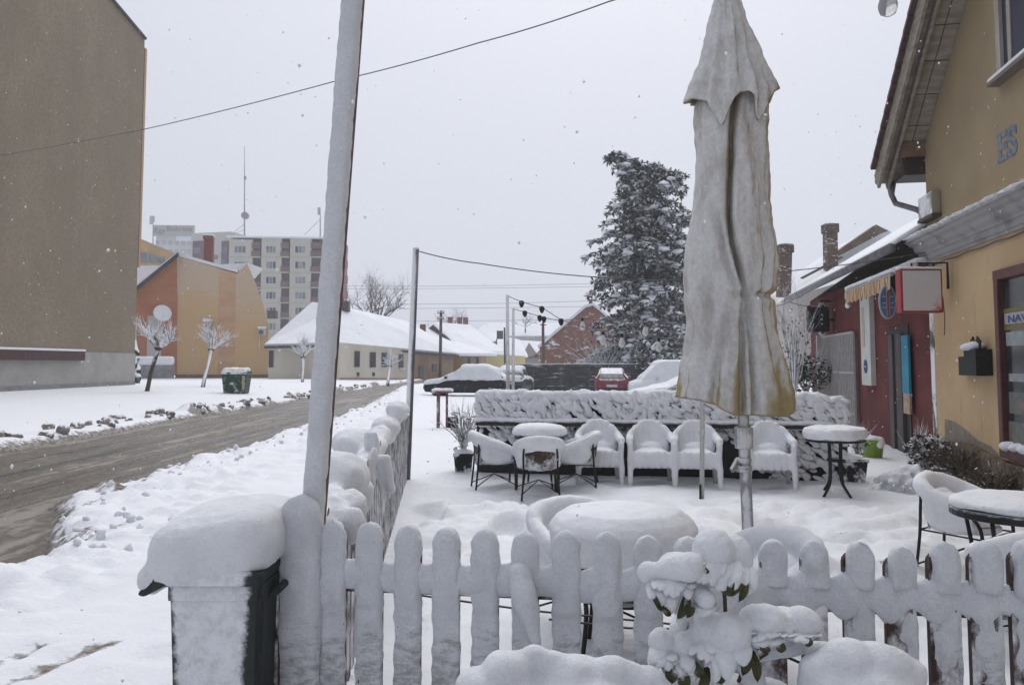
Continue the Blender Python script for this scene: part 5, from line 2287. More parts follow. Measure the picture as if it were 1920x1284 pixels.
# dumpster on the verge
g = gnd(443, 743)
t = thing('dumpster', g, 'dark green round-lidded dumpster with a cap of snow on the far verge', 'dumpster')
M_GREENB = snowy('green_plastic', (.02, .05, .03), (.035, .075, .045), up=.5, wind=.35, bias=.02, kn=1.2, scale=3, rough=.5)
m = MB()
W_, D__, = .64, .48
rg = []
for z, a in ((.16, .84), (.2, .86), (.6, .93), (1.08, 1.0), (1.12, 1.06), (1.17, 1.06)):
    rg.append([g + V((sx * W_ * a, sy * D__ * a, z)) for sx, sy in ((-1, -.8), (-.9, -1), (.9, -1), (1, -.8), (1, .8), (.9, 1), (-.9, 1), (-1, .8))])
m.rings(rg)
m.build('bin_body', M_GREENB, t, False, .02)
m = MB()
m.rings([[g + V((x, sy * D__ * a, 1.17 + z)) for sy, a, z in ((-1, 1.02, 0), (-.95, 1, .08), (-.7, 1, .16), (-.3, 1, .21), (.3, 1, .21), (.7, 1, .16), (.95, 1, .08), (1, 1.02, 0))] for x in (-.64, .64)])
ld = m.build('lid', M_GREENB, t)
m = MB()
for i in range(5):
    m.ball(g + V((-.46 + i * .23, 0, 1.36)), (.24, .42, .13), 2)
    m.ball(g + V((-.46 + i * .23, -.32, 1.26)), (.22, .18, .09), 2)
link('snow_cap', blob(m, .03, 3, .03, 4), M_SNOW, ld, True)
for sx in (-1, 1):
    for sy in (-1, 1):
        m = MB()
        m.cyl(g + V((sx * .45 - .03, sy * .33, .08)), g + V((sx * .45 + .03, sy * .33, .08)), .09)
        m.build('wheel', M_TYRE, t)
    m = MB()
    m.cyl(g + V((sx * .66, 0, 1.0)), g + V((sx * .74, 0, 1.0)), .03)
    m.build('lifting_pin', M_TYRE, t)
m = MB()
m.box(g + V((.50, -.47, .72)), (.13, .02, .7))
m.build('reflective_strip', mat('pale_strip', (.38, .34, .22)), t)
t = thing('bollard', gnd(514, 714), 'thin pale bollard in front of the small snowy car', 'bollard')
m = MB()
g = gnd(514, 714)
m.cyl(g, g + V((0, 0, 1.05)), .05)
m.build('post', M_PALEPOLE, t)
m = MB()
m.ball(g + V((0, 0, 1.1)), (.1, .1, .09), 2)
m.build('snow_cap', M_SNOW, t, True)

# slatted fence across the car park
YF = 50
m0, m1 = at(948, 681, YF), at(1210, 681, YF)
t = thing('slatted_fence', (m0.x, YF, 0), 'long grey horizontal-slat fence streaked with snow behind the parked cars', 'fence')
M_SLAT = snowy('snowy_slats', (.045, .048, .05), (.09, .095, .095), up=.5, wind=.45, bias=-.12, kn=1.5, scale=1.6, st=(.5, .5, 5), lo=.35, hi=.7)
m = MB()
zt = at(1000, 683, YF).z
for i in range(13):
    z = .1 + i * (zt - .12) / 12
    m.box(V(((m0.x + m1.x) / 2, YF, z)), (m1.x - m0.x, .04, .085))
m.build('slat_panel', M_SLAT, t)
for i in range(6):
    m = MB()
    m.box(V((m0.x + (m1.x - m0.x) * i / 5, YF + .06, zt / 2)), (.09, .08, zt + .05))
    m.build('post', mat('fence_post_grey', (.16, .17, .17)), t)
m = MB()
m.box(V(((m0.x + m1.x) / 2, YF + .25, zt * .5)), (m1.x - m0.x, .1, zt * .9))
m.build('shade_backing', mat('fence_shade', (.05, .053, .055)), t)  # dark sheet whose colour stands in for the shade between the slats
m = MB()
m.box(V(((m0.x + m1.x) / 2, YF, zt + .03)), (m1.x - m0.x + .1, .09, .04))
m.build('snow_cap', M_SNOW, t, False, .02)

# little timber stand between car and plants
g = gnd(829, 806)
t = thing('timber_stand', g, 'weathered reddish timber stand with a snowy board on top by the black car', 'stand')
M_REDWOOD = snowy('red_timber', (.14, .055, .045), (.20, .10, .085), up=.5, wind=.5, bias=-.08, kn=1.6, scale=3, st=(1, 1, .5))
for dx, dy, w_ in ((-.10, 0, .085), (.11, .12, .06)):
    m = MB()
    m.box(g + V((dx, dy, .47)), (w_, w_, .94))
    m.build('post', M_REDWOOD, t, False, .006)
m = MB()
m.box(g + V((0, .05, .96)), (.50, .34, .04))
tb = m.build('board', M_REDWOOD, t)
m = MB()
for i in range(5):
    m.ball(g + V((-.18 + i * .09, .05, 1.01)), (.11, .17, .06), 2)
link('snow_cap', blob(m, .02, 2, .012, 10), M_SNOW, tb, True)
m = MB()
m.rings([[g + V((.26 + math.cos(j / 10 * 6.283) * r, .2 + math.sin(j / 10 * 6.283) * r, z)) for j in range(10)] for r, z in ((.10, 0), (.14, .05), (.15, .25), (.12, .32))])
m.build('black_pail', mat('pail_black', (.012, .012, .014)), t, True)
bpy.data.objects['black_pail'].parent = None
pail = bpy.data.objects['black_pail']
pail.matrix_world = Matrix.Translation(g)
tag(pail, 'black pail on the snow beside the timber stand', 'pail')
# ------------------------------------------------------------------ leafy screen
hL, hR = gnd(897, 893), gnd(1588, 908)
hL.z = hR.z = 0
hd = (hR - hL).normalized()
hn = V((hd.y, -hd.x, 0))
HP = Plane(hL, hn)
hl = (hR - hL).length
t = thing('leafy_screen', hL.lerp(hR, .5), 'waist-high screen of artificial leaves plastered with snow behind the white chairs', 'screen')
M_DARKLEAF = snowy('screen_leaf', (.012, .014, .012), (.03, .032, .022), up=.5, wind=.95, wdir=(hn.x, hn.y, .3), bias=.24, kn=.75, scale=10, bump=.35)
M_SCREENBACK = mat('screen_back', (.008, .008, .008), (.02, .019, .016), 14)
m = MB()
m.beam(hL + V((0, 0, .27)) - hn * .045, hR + V((0, 0, .27)) - hn * .045, .03, .50)
m.build('base_board', M_SCREENBACK, t)
m = MB()
m.beam(hL + V((0, 0, .80)) - hn * .05, hR + V((0, 0, .80)) - hn * .05, .03, .80)
m.build('back_panel', snowy('screen_mesh', (.012, .013, .011), (.03, .03, .022), up=0, wind=.2, wdir=hn, bias=-.05, kn=1.2, scale=11, detail=4, lo=.42, hi=.58), t)
lf = MB()
rnd = random.Random(77)
vs0, fs0 = ico(2)
for i in range(2500):
    s = rnd.random() * hl
    z = .04 + 1.18 * rnd.random()
    lower = z < .78
    if z < .56 and s < hl * .78:
        continue
    if lower and rnd.random() < .35:
        continue
    c = hL + hd * s + V((0, 0, z)) + hn * (rnd.uniform(-.02, .05) + (.05 if not lower else 0) - .03 * abs(z - 1.0))
    a = rnd.gauss(-.95 if s < hl * .55 else -.55, .35)
    L, Wd = rnd.uniform(.05, .105) * (1.0 if lower else 1.1), rnd.uniform(.028, .05)
    R = Matrix((hd * math.cos(a) + V((0, 0, math.sin(a))), hn, V((0, 0, math.cos(a))) - hd * math.sin(a))).transposed()
    R = R @ Matrix.Rotation(rnd.uniform(-.5, .5), 3, 'X')
    lf.add([c + R @ V((v.x * L, v.y * .032, v.z * Wd)) for v in vs0], fs0)
lv = lf.build('leaves', M_DARKLEAF, t, True, fix=False)
lv['kind'] = 'stuff'
m = MB()
k = 95
for i in range(k + 1):
    s = hl * i / k
    dip = .10 * sm(.86, 1.0, s / hl) ** 2
    c = hL + hd * s + V((0, 0, 1.235 + .03 * mnoise.noise(V((s * 1.3, 3, 0))) - float(dip)))
    m.ball(c, (.075, .11, .075), 1)
    m.ball(c + hn * .05 - V((0, 0, .05)), (.06, .05, .05 + .02 * mnoise.noise(V((s * 4, 0, 0)))), 1)
link('snow_cap', blob(m, .026, 2, .035, 7, .012, 22), M_SNOW, t, True)
m = MB()
ledge0, ledge1 = hL + V((0, 0, .80)) + hn * .12, hL + hd * (hl * .955) + V((0, 0, .80)) + hn * .12
m.beam(ledge0, ledge1, .22, .04)
ld = m.build('ledge', mat('dark_ledge', (.02, .018, .016), (.04, .035, .03), 6), t)
m = MB()
for i in range(k + 1):
    c = ledge0.lerp(ledge1, i / k) + V((0, 0, .05))
    m.ball(c, (.07, .12, .05 + .012 * mnoise.noise(V((i * .4, 1, 0)))), 1)
link('snow_cap', blob(m, .022, 2, .018, 8, .006, 25), M_SNOW, ld, True)
for s in (.0, .31, .62, 1.0):
    m = MB()
    c = hL + hd * (hl * s) - hn * .09
    m.box(c + V((0, 0, .6)), (.07, .07, 1.2), rz=math.atan2(hd.y, hd.x))
    m.build('post', mat('screen_post', (.04, .035, .03)), t)

# ------------------------------------------------------------------ white plastic chairs
M_WHITEPL = snowy('white_plastic', (.55, .555, .57), None, up=.6, wind=.3, bias=0, kn=.5, scale=8, rough=.45)


def plastic_chair(label):
    t = thing('plastic_chair', (0, 0, 0), label, 'chair', 'white plastic armchairs along the leafy screen')
    m = MB()
    nu, nv = 13, 9
    fr, bk = [], []
    for lay, arr in ((0, fr), (.022, bk)):
        for j in range(nv):
            v = j / (nv - 1)
            for i in range(nu):
                u = -1 + 2 * i / (nu - 1)
                hh = .455 * (1 - .40 * abs(u) ** 3.2)
                x = (.225 + .035 * math.sin(v * 3.1)) * u
                y = .20 + .10 * v - .08 * abs(u) ** 2 + lay
                arr.append(V((x, y, .41 + hh * v)))
    n = nu * nv
    vs = fr + bk
    fs = []
    for j in range(nv - 1):
        for i in range(nu - 1):
            a = j * nu + i
            fs.append((a, a + 1, a + nu + 1, a + nu))
            fs.append((n + a, n + a + nu, n + a + nu + 1, n + a + 1))
    for i in range(nu - 1):
        a = (nv - 1) * nu + i
        fs.append((a, a + 1, n + a + 1, n + a))
        fs.append((i + 1, i, n + i, n + i + 1))
    for j in range(nv - 1):
        a = j * nu
        fs.append((a + nu, a, n + a, n + a + nu))
        a = j * nu + nu - 1
        fs.append((a, a + nu, n + a + nu, n + a))
    m.add(vs, fs)
    m.build('backrest', M_WHITEPL, t, True)
    m = MB()
    m.box((0, -.02, .415), (.50, .47, .05))
    m.box((0, -.245, .36), (.52, .03, .15))
    m.build('seat', M_WHITEPL, t, False, .02)
    for s in (-1, 1):
        m = MB()
        m.tube([V((s * .225, .22, .70)), V((s * .275, .12, .665)), V((s * .295, -.05, .645)), V((s * .295, -.2, .63)), V((s * .29, -.255, .58)), V((s * .285, -.265, .40))], [.035, .04, .042, .042, .04, .036], 8)
        m.build('armrest', M_WHITEPL, t, True)
        m = MB()
        m.tube([V((s * .285, -.265, .42)), V((s * .30, -.28, 0))], [.04, .032], 8)
        m.build('leg', M_WHITEPL, t, True)
        m = MB()
        m.tube([V((s * .225, .22, .62)), V((s * .255, .25, .40)), V((s * .28, .30, 0))], [.035, .036, .03], 8)
        m.build('leg', M_WHITEPL, t, True)
    m = MB()
    # snow: seat heap, plastered back, arms and shoulders run together
    m.ball((0, -.03, .47), (.25, .24, .07), 2)
    m.ball((0, -.20, .44), (.26, .10, .085), 2)
    for i in range(7):
        m.ball((-.25 + i * .0833, -.262, .40), (.06, .04, .125), 2)
    m.ball((-.15, -.20, .44), (.13, .10, .085), 2)
    m.ball((.15, -.20, .44), (.13, .10, .085), 2)
    m.ball((0, .08, .52), (.20, .14, .10), 2)
    for i in range(9):
        u = -1 + i / 4
        hh = .455 * (1 - .40 * abs(u) ** 3.2)
        m.cap((.20 * u, .16 - .06 * u * u, .50), (.235 * u, .255 - .08 * u * u, .41 + hh * 1.0), .055, .058, 1)
    for s in (-1, 1):
        m.cap((s * .19, .20, .79), (s * .27, .12, .71), .06, .06, 1)
        m.cap((s * .24, .18, .70), (s * .285, .06, .685), .065, .06, 1)
        m.cap((s * .285, .06, .67), (s * .298, -.22, .645), .062, .06, 1)
        m.cap((s * .298, -.22, .66), (s * .295, -.275, .60), .05, .04, 1)
        m.cap((s * .292, -.285, .60), (s * .287, -.285, .40), .046, .046, 1)
        m.cap((s * .287, -.285, .40), (s * .30, -.295, .02), .046, .042, 1)
    link('snow_cap', blob(m, .016, 3, .012, 6, .004, 22), M_SNOW, t, True)
    return t


def place_on(px, py):
    q = gnd(px, py)
    return (q.x, q.y + .25, 0)


hy = math.atan2(hd.y, hd.x)
pc = plastic_chair('white plastic armchair behind the rattan table set, first of the row from the left')
pc.location = place_on(1127, 916)
pc.rotation_euler = (0, 0, hy + .10)
for px, py, lb, rz in ((1227, 918, 'second white plastic armchair of the row, standing clear left of the thin white pole', .05),
                       (1314, 920, 'white plastic armchair right behind the thin white pole', 0),
                       (1455, 923, 'white plastic armchair right of the parasol pole, next to the bistro table', -.04)):
    dup(pc, place_on(px, py), hy + rz, lb)

# ------------------------------------------------------------------ rattan chairs and tables
M_TUBE = snowy('black_tube', (.012, .012, .013), (.025, .024, .024), up=.6, bias=-.02, kn=.8, scale=12, rough=.4)


def weave():
    n = NT('brown_rattan')
    w1 = n.n('ShaderNodeTexWave')
    w1.inputs['Scale'].default_value = 22
    w1.bands_direction = 'Z'
    n.l(n.tc.outputs['Object'], w1.inputs['Vector'])
    w2 = n.n('ShaderNodeTexWave')
    w2.inputs['Scale'].default_value = 20
    w2.bands_direction = 'X'
    n.l(n.tc.outputs['Object'], w2.inputs['Vector'])
    p = n.math('MULTIPLY', w1.outputs['Fac'], w2.outputs['Fac'])
    c = n.mix(p, (.03, .019, .012), (.12, .07, .035))
    sp = n.n('ShaderNodeSeparateXYZ')
    n.l(n.tc.outputs['Object'], sp.inputs[0])
    f = n.math('MULTIPLY_ADD', sp.outputs['Z'], -1.0, n.math('ADD', n.math('MULTIPLY', n.noise(9, 7, .7), .9), .16))
    n.color(n.mix(n.step(f, .02, .25), c, SNOW))
    n.bump(p, .8, .01)
    n.b.inputs['Roughness'].default_value = .7
    return n.mat


M_WEAVE = weave()
RAIL = [(-.27, -.26, 0), (-.28, -.26, .30), (-.285, -.245, .50), (-.29, -.17, .60), (-.295, -.02, .655), (-.275, .13, .70), (-.20, .235, .745), (-.10, .28, .765), (0, .29, .77)]
RAIL = [(x, y, z * .89 if z > .3 else z) for x, y, z in RAIL]
RAILF = RAIL + [(-x, y, z) for x, y, z in RAIL[-2::-1]]


def smooth_path(P, n=4):
    P = [V(p) for p in P]
    out_ = []
    for i in range(len(P) - 1):
        p0, p1, p2, p3 = P[max(0, i - 1)], P[i], P[i + 1], P[min(len(P) - 1, i + 2)]
        for k in range(n):
            s = k / n
            out_.append(.5 * ((2 * p1) + (p2 - p0) * s + (2 * p0 - 5 * p1 + 4 * p2 - p3) * s * s + (3 * p1 - p0 - 3 * p2 + p3) * s ** 3))
    out_.append(P[-1])
    return out_


def rattan_chair(label, heavy=1.0):
    t = thing('rattan_chair', (0, 0, 0), label, 'chair', 'round-backed rattan armchairs on the terrace')
    m = MB()
    sp_ = smooth_path(RAILF)
    m.tube(sp_, .0145, 8)
    m.build('frame', M_TUBE, t, True)
    for s in (-1, 1):
        m = MB()
        m.tube(smooth_path([(s * .24, .28, 0), (s * .215, .25, .30), (s * .215, .235, .54), (s * .20, .235, .66)]), .013, 8)
        m.build('leg', M_TUBE, t, True)
    m = MB()
    for a, b in (((-.28, -.26, .36), (.28, -.26, .36)), ((-.28, -.26, .36), (-.215, .245, .36)), ((.28, -.26, .36), (.215, .245, .36)), ((-.215, .245, .36), (.215, .245, .36)),
                 ((-.27, -.26, .10), (.0, .0, .22)), ((.27, -.26, .10), (.0, .0, .22)), ((-.235, .275, .08), (0, 0, .22)), ((.235, .275, .08), (0, 0, .22))):
        m.tube([a, b], .0075, 6)
    m.build('stretcher', M_TUBE, t, True)
    m = MB()
    m.lathe([(.02, .37), (.24, .37), (.262, .385), (.262, .41), (.24, .42), (.02, .42)], (0, -.01, 0), 24)
    m.build('seat', M_WEAVE, t, True)
    # woven back, narrower towards the seat
    m = MB()
    nu, nv = 15, 8
    fr, bk = [], []
    for lay, arr in ((0, fr), (-.018, bk)):
        for j in range(nv):
            v = j / (nv - 1)
            for i in range(nu):
                u = -1 + 2 * i / (nu - 1)
                ang = u * (.62 + .28 * v)
                r = .29 + lay - .035 * (1 - v)
                zt_ = .68 - .05 * u * u
                arr.append(V((math.sin(ang) * r, math.cos(ang) * r, .36 + (zt_ - .36) * v)))
    n = nu * nv
    fs = []
    for j in range(nv - 1):
        for i in range(nu - 1):
            a = j * nu + i
            fs.append((a, a + 1, a + nu + 1, a + nu))
            fs.append((n + a, n + a + nu, n + a + nu + 1, n + a + 1))
    for i in range(nu - 1):
        a = (nv - 1) * nu + i
        fs.append((a, a + 1, n + a + 1, n + a))
        fs.append((i + 1, i, n + i, n + i + 1))
    for j in range(nv - 1):
        a = j * nu
        fs.append((a + nu, a, n + a, n + a + nu))
        a += nu - 1
        fs.append((a, a + nu, n + a + nu, n + a))
    m.add(fr + bk, fs)
    m.build('backrest', M_WEAVE, t, True)
    m = MB()
    # snow: seat heap leaning on the back, thick roll along the rail
    m.ball((0, -.03, .47), (.25, .25, .085 * heavy), 2)
    m.ball((0, .10, .53), (.21, .14, .12 * heavy), 2)
    m.ball((0, .17, .57), (.19, .07, .12), 2)
    for s in (-1, 1):
        m.ball((s * .20, .02, .50), (.085, .21, .12), 2)
        m.ball((s * .225, .05, .54), (.06, .17, .10), 2)
        m.ball((s * .235, -.02, .44), (.05, .20, .07), 2)
    k = len(sp_)
    for i, p in enumerate(sp_):
        if p.z < .50:
            continue
        f = min(1, (p.z - .50) / .2)
        m.ball(p + V((0, 0, .030 + .025 * f)), (.048 + .018 * f, .048 + .018 * f, .045 + .030 * f), 2)
        m.ball(p * 1.0 - V((p.x * .08, p.y * .08, .035)), (.030, .030, .06), 1)
    link('snow_cap', blob(m, .015, 3, .012, 7, .004, 22), M_SNOW, t, True)
    return t


rc = rattan_chair('rattan armchair with brown woven back turned to the camera, before the small snowy table')
g = gnd(1010, 932)
rc.location = (g.x, g.y + .0, 0)
rc.rotation_euler = (0, 0, rad(184))
for px, py, rz, lb, dY in ((926, 921, 100, 'rattan armchair left of the small table, facing right', .1),
                           (1082, 921, -98, 'rattan armchair right of the small table, facing left', .1)):
    g = gnd(px, py)
    dup(rc, (g.x, g.y + dY, 0), rad(rz), lb)
g = at(1088, 681, 5.45)
dup(rc, (g.x, 5.45, 0), rad(22), 'rattan armchair sunk in snow behind the big table, left of the parasol pole')
g = at(1408, 681, 4.5)
dup(rc, (g.x, 4.5, 0), rad(-62), 'rattan armchair with a broad roll of snow beside the parasol pole')
g = at(1795, 681, 6.75)
dup(rc, (g.x, 6.75, 0), rad(38), 'rattan armchair left of the snow-topped table at the right edge')
g = at(1932, 681, 4.85)
dup(rc, (g.x, 4.85, 0), rad(176), 'dark brown rattan armchair cut by the right edge of the picture')


def rattan_table(c, R, label, h=.72, snow=.15, dome=.5, seed=0, over=.03, skirt=0.0):
    c = V(c)
    t = thing('rattan_table', c, label, 'table', 'round tables on the terrace')
    m = MB()
    m.lathe([(.02, h - .03), (R - .01, h - .03), (R, h - .025), (R, h + .012), (R - .01, h + .02), (.02, h + .02)], c, 36)
    m.build('tabletop', M_TUBE, t)
    for k in range(4):
        a = k * math.pi / 2 + .6
        d = V((math.cos(a), math.sin(a), 0))
        m = MB()
        m.tube(smooth_path([c + d * R * .82, c + d * R * .72 + V((0, 0, .3)), c + d * R * .86 + V((0, 0, h - .03))]), .014, 8)
        m.build('leg', M_TUBE, t, True)
    m = MB()
    m.lathe([(R * .70, .34), (R * .72, .35), (R * .70, .36), (R * .68, .35)], c, 28)
    m.build('ring', M_TUBE, t, True)
    m = MB()
    m.lathe([(.03, h + .02), (R * .9, h + .02)] + ([(R + .005, h - skirt), (R + over * .7, h - skirt + .02)] if skirt else []) + [(R + over * .9, h + .035), (R + over, h + .02 + snow * .35), (R + over * .2, h + snow * .72), (R * .84, h + snow * .95), (R * .5, h + snow * 1.06), (.03, h + snow * 1.1)], c, 40)
    link('snow_cap', blob(m, .014 if R < .5 else .02, 4, .014, 4, .003, 20, seed=seed), M_SNOW, t, True)
    return t


g = gnd(1013, 918)
rattan_table((g.x, g.y + .15, 0), .35, 'small round table under a snow cushion amid three rattan chairs', h=.70, snow=.17)
g = at(1165, 681, 4.95)
rattan_table((g.x, 4.95, 0), .39, 'big table with the thickest snow dome just beyond the picket fence', h=.66, snow=.19, seed=3, over=.05, skirt=.09)
g = at(1898, 681, 5.55)
rattan_table((g.x, 5.55, 0), .41, 'round black-edged table under flat snow at the right edge', snow=.10, seed=5, over=.0)

# bistro table with the bundled legs
g = gnd(1568, 930)
t = thing('bistro_table', g, 'bistro table with four bundled black legs and a drum of snow on top', 'table')
m = MB()
m.lathe([(.02, .70), (.36, .70), (.37, .705), (.37, .73), (.02, .735)], g, 32)
m.build('tabletop', M_TUBE, t)
for k in range(4):
    a = k * math.pi / 2 + .5
    d = V((math.cos(a), math.sin(a), 0))
    m = MB()
    m.tube(smooth_path([g + d * .24 + V((0, 0, .0)), g + d * .17 + V((0, 0, .08)), g + d * .10 + V((0, 0, .20)), g + d * .09 + V((0, 0, .45)), g + d * .10 + V((0, 0, .70))]), .017, 8)
    m.build('leg', M_TUBE, t, True)
m = MB()
m.lathe([(.095, .44), (.105, .45), (.105, .47), (.095, .48)], g, 16)
m.build('clamp_ring', M_TUBE, t)
m = MB()
m.lathe([(.03, .735), (.37, .735), (.395, .76), (.40, .81), (.375, .865), (.30, .885), (.03, .895)], g, 36)
link('snow_cap', blob(m, .014, 3, .02, 6, .006, 20), M_SNOW, t, True)

# planters
M_HOAR = snowy('hoar_stalk', (.10, .085, .07), (.16, .14, .12), up=.7, wind=.5, bias=.22, kn=.8, scale=6)
M_POT = snowy('black_pot', (.014, .014, .015), (.03, .03, .032), up=.6, wind=.5, bias=-.05, kn=1.3, scale=6)


def planter(g, r, h, label, mt, taper=.78, name='planter'):
    g = V(g)
    t = thing(name, g, label, 'planter')
    m = MB()
    rr = lambda a, z: [g + V((sx * r * a, sy * r * a, z)) for sx, sy in ((-1, -1), (1, -1), (1, 1), (-1, 1))]
    m.rings([rr(taper, 0), rr(.97, h - .05), rr(1.05, h - .05), rr(1.05, h)])
    m.build('pot', mt, t, False, .012)
    m = MB()
    m.ball(g + V((0, 0, h)), (r, r, .06), 2)
    link('snow_cap', blob(m, .018, 2, .015, 10), M_SNOW, t, True)
    return t


g = gnd(868, 892)
g.y += .15
planter(g, .145, .34, 'square black planter with frosted stalks left of the leafy screen', M_POT)
lt = leafy('dry_plant', g + V((0, 0, .32)), (.24, .2, .72), 'frosted dry plant with snowy curled stalks in the left planter', 'plant', 90, .09, M_HOAR, 41, 16, M_HOAR)
g = gnd(1594, 908)
planter(g, .19, .38, 'black planter box half hidden behind the bistro table', M_POT)
g = gnd(1637, 861)
t = thing('green_pot', g, 'lime green flower pot by the red doorway', 'flower pot')
m = MB()
m.lathe([(.02, 0), (.15, 0), (.19, .30), (.205, .30), (.205, .35), (.18, .35), (.02, .33)], g, 24)
m.build('pot', mat('lime_plastic', (.20, .30, .03), (.26, .36, .05), 4, .5), t, True)
m = MB()
m.ball(g + V((.0, 0, .36)), (.20, .2, .06), 2)
m.ball(g + V((.06, -.16, .30)), (.09, .07, .1), 2)
link('snow_cap', blob(m, .02, 2, .02, 9), M_SNOW, t, True)
leafy('potted_twigs', gnd(1608, 858, .3), (.22, .2, .45), 'tuft of snowy greenery beside the lime green pot', 'plant', 160, .06, M_EVLEAF, 43, 8)
w0 = gnd(1627, 870)
t = MB()
t.tube([w0, w0 + V((-.25, .35, .75)), w0 + V((-.30, .5, 1.25)), w0 + V((-.24, .55, 1.6))], [.012, .010, .008, .004], 6)
tag(t.build('bare_stick', mat('pale_stick', (.30, .22, .16)), None), 'thin bare stick leaning against the red wall by the green pot', 'stick')

# shrubs at the foot of the ochre wall
g = gnd(1752, 888)
g.y += .2
leafy('conifer_shrub', g, (.34, .30, .62), 'small snow-feathered conifer shrub under the corner of the ochre house', 'shrub', 1100, .085, snowy('feathery_snow_leaf', (.02, .028, .018), (.05, .045, .03), up=.55, wind=.45, bias=.17, kn=.9, scale=7), 51, 16)
g = gnd(1692, 930)
t = thing('buried_shrub', g, 'low rounded shrub buried in soft snow beside the right-hand rattan chair', 'shrub')
m = MB()
for i in range(34):
    a, r = RND.uniform(0, 6.28), RND.random() ** .6
    q = g + V((math.cos(a) * r * .42 + .12, math.sin(a) * r * .30 + .1, .10 + .24 * (1 - r * .7) + RND.uniform(-.03, .05)))
    m.ball(q, (RND.uniform(.05, .10), RND.uniform(.05, .10), RND.uniform(.04, .075)), 1)
m.ball(g + V((.12, .1, .05)), (.40, .28, .22), 2)
link('snow_cap', blob(m, .018, 2, .03, 7, .01, 20), M_SNOW, t, True)
l = MB()
for i in range(120):
    a = RND.uniform(0, 6.28)
    q = g + V((math.cos(a) * .48 + .12, math.sin(a) * .36 + .08, RND.uniform(.03, .22)))
    d = V((math.cos(a), math.sin(a), RND.uniform(-.8, .1))).normalized()
    s = d.cross(V((0, 0, 1))).normalized() * .012
    l.add([q, q + d * .04 + s, q + d * .085, q + d * .04 - s], [(0, 1, 2, 3)])
l.build('foliage', M_EVLEAF, t, fix=False)
leafy('dry_weeds', wp(-2.0, 0, .32), (.6, .35, .46), 'brown dry weeds along the stone foot of the ochre wall', 'weeds', 500, .05, snowy('dry_leaf', (.06, .04, .025), (.11, .075, .04), up=.4, bias=.06, kn=1.0, scale=6), 53, 30, mat('dry_stem', (.07, .05, .035), (.12, .09, .06), 8))
leafy('dry_weeds', wp(-3.4, 0, .35), (.8, .35, .38), 'brown dry weeds below the shop window', 'weeds', 500, .05, bpy.data.materials['dry_leaf'], 54, 26, bpy.data.materials['dry_stem'])

# ------------------------------------------------------------------ folded parasol
YU = 5.25
s_ = YU / F
ub = gnd(1397, 1190)
cx0 = at(1393, 1000, YU)
t = thing('parasol', (cx0.x, YU, 0), 'tall folded cream parasol crusted with snow in the middle of the terrace', 'parasol')
lower = [  # y, left, right of the canopy outline
    (160, 1318, 1432), (200, 1304, 1436), (260, 1304, 1438), (300, 1306, 1441), (350, 1302, 1446), (400, 1296, 1449), (450, 1290, 1453), (500, 1286, 1455), (545, 1284, 1453),
    (562, 1283, 1451), (585, 1286, 1453), (620, 1289, 1459), (660, 1284, 1468), (700, 1277, 1477), (735, 1271, 1486), (765, 1267, 1489)]
crease = [  # polylines of folds: (points, depth m, half width px)
    ([(1372, 170), (1362, 230), (1358, 300), (1353, 360), (1352, 420), (1358, 465), (1368, 500), (1382, 545)], .15, 6),
    ([(1325, 400), (1335, 450), (1345, 500), (1362, 545)], .06, 6),
    ([(1306, 420), (1312, 500), (1318, 560), (1312, 640), (1300, 750)], .035, 9),
    ([(1405, 240), (1412, 330), (1414, 420), (1408, 500), (1396, 548)], .026, 12),
    ([(1434, 330), (1438, 420), (1432, 500), (1410, 550)], .022, 9),
    ([(1384, 560), (1378, 620), (1374, 690), (1368, 790)], .11, 7),
    ([(1392, 560), (1393, 620), (1393, 700), (1394, 790)], .09, 5),
    ([(1356, 575), (1338, 640), (1322, 700), (1312, 790)], .06, 9),
    ([(1425, 570), (1440, 640), (1452, 700), (1462, 790)], .028, 12)]
tie = 556


def hemz(th):
    """scalloped lower edge in photo rows, th = -1 left .. 1 right as seen"""
    return 742 + 44 * (1 - abs(th - .35) ** 1.3 * .55) - 10 * abs(math.sin((th + .2) * 3.2))


def crease_d(px, py):
    d = 0.0
    for pts, dep, wd in crease:
        y0, y1 = pts[0][1], pts[-1][1]
        if py < y0 - 25 or py > y1 + 25:
            continue
        x = np.interp(py, [p[1] for p in pts], [p[0] for p in pts])
        fade = min(1, (py - y0 + 25) / 50, (y1 + 25 - py) / 50)
        d += dep * fade * math.exp(-((px - x) / wd) ** 2)
    d += .040 * math.exp(-((py - 557 + .02 * (px - 1385)) / 6) ** 2) * min(1, max(0, (px - 1330) / 40))
    return d


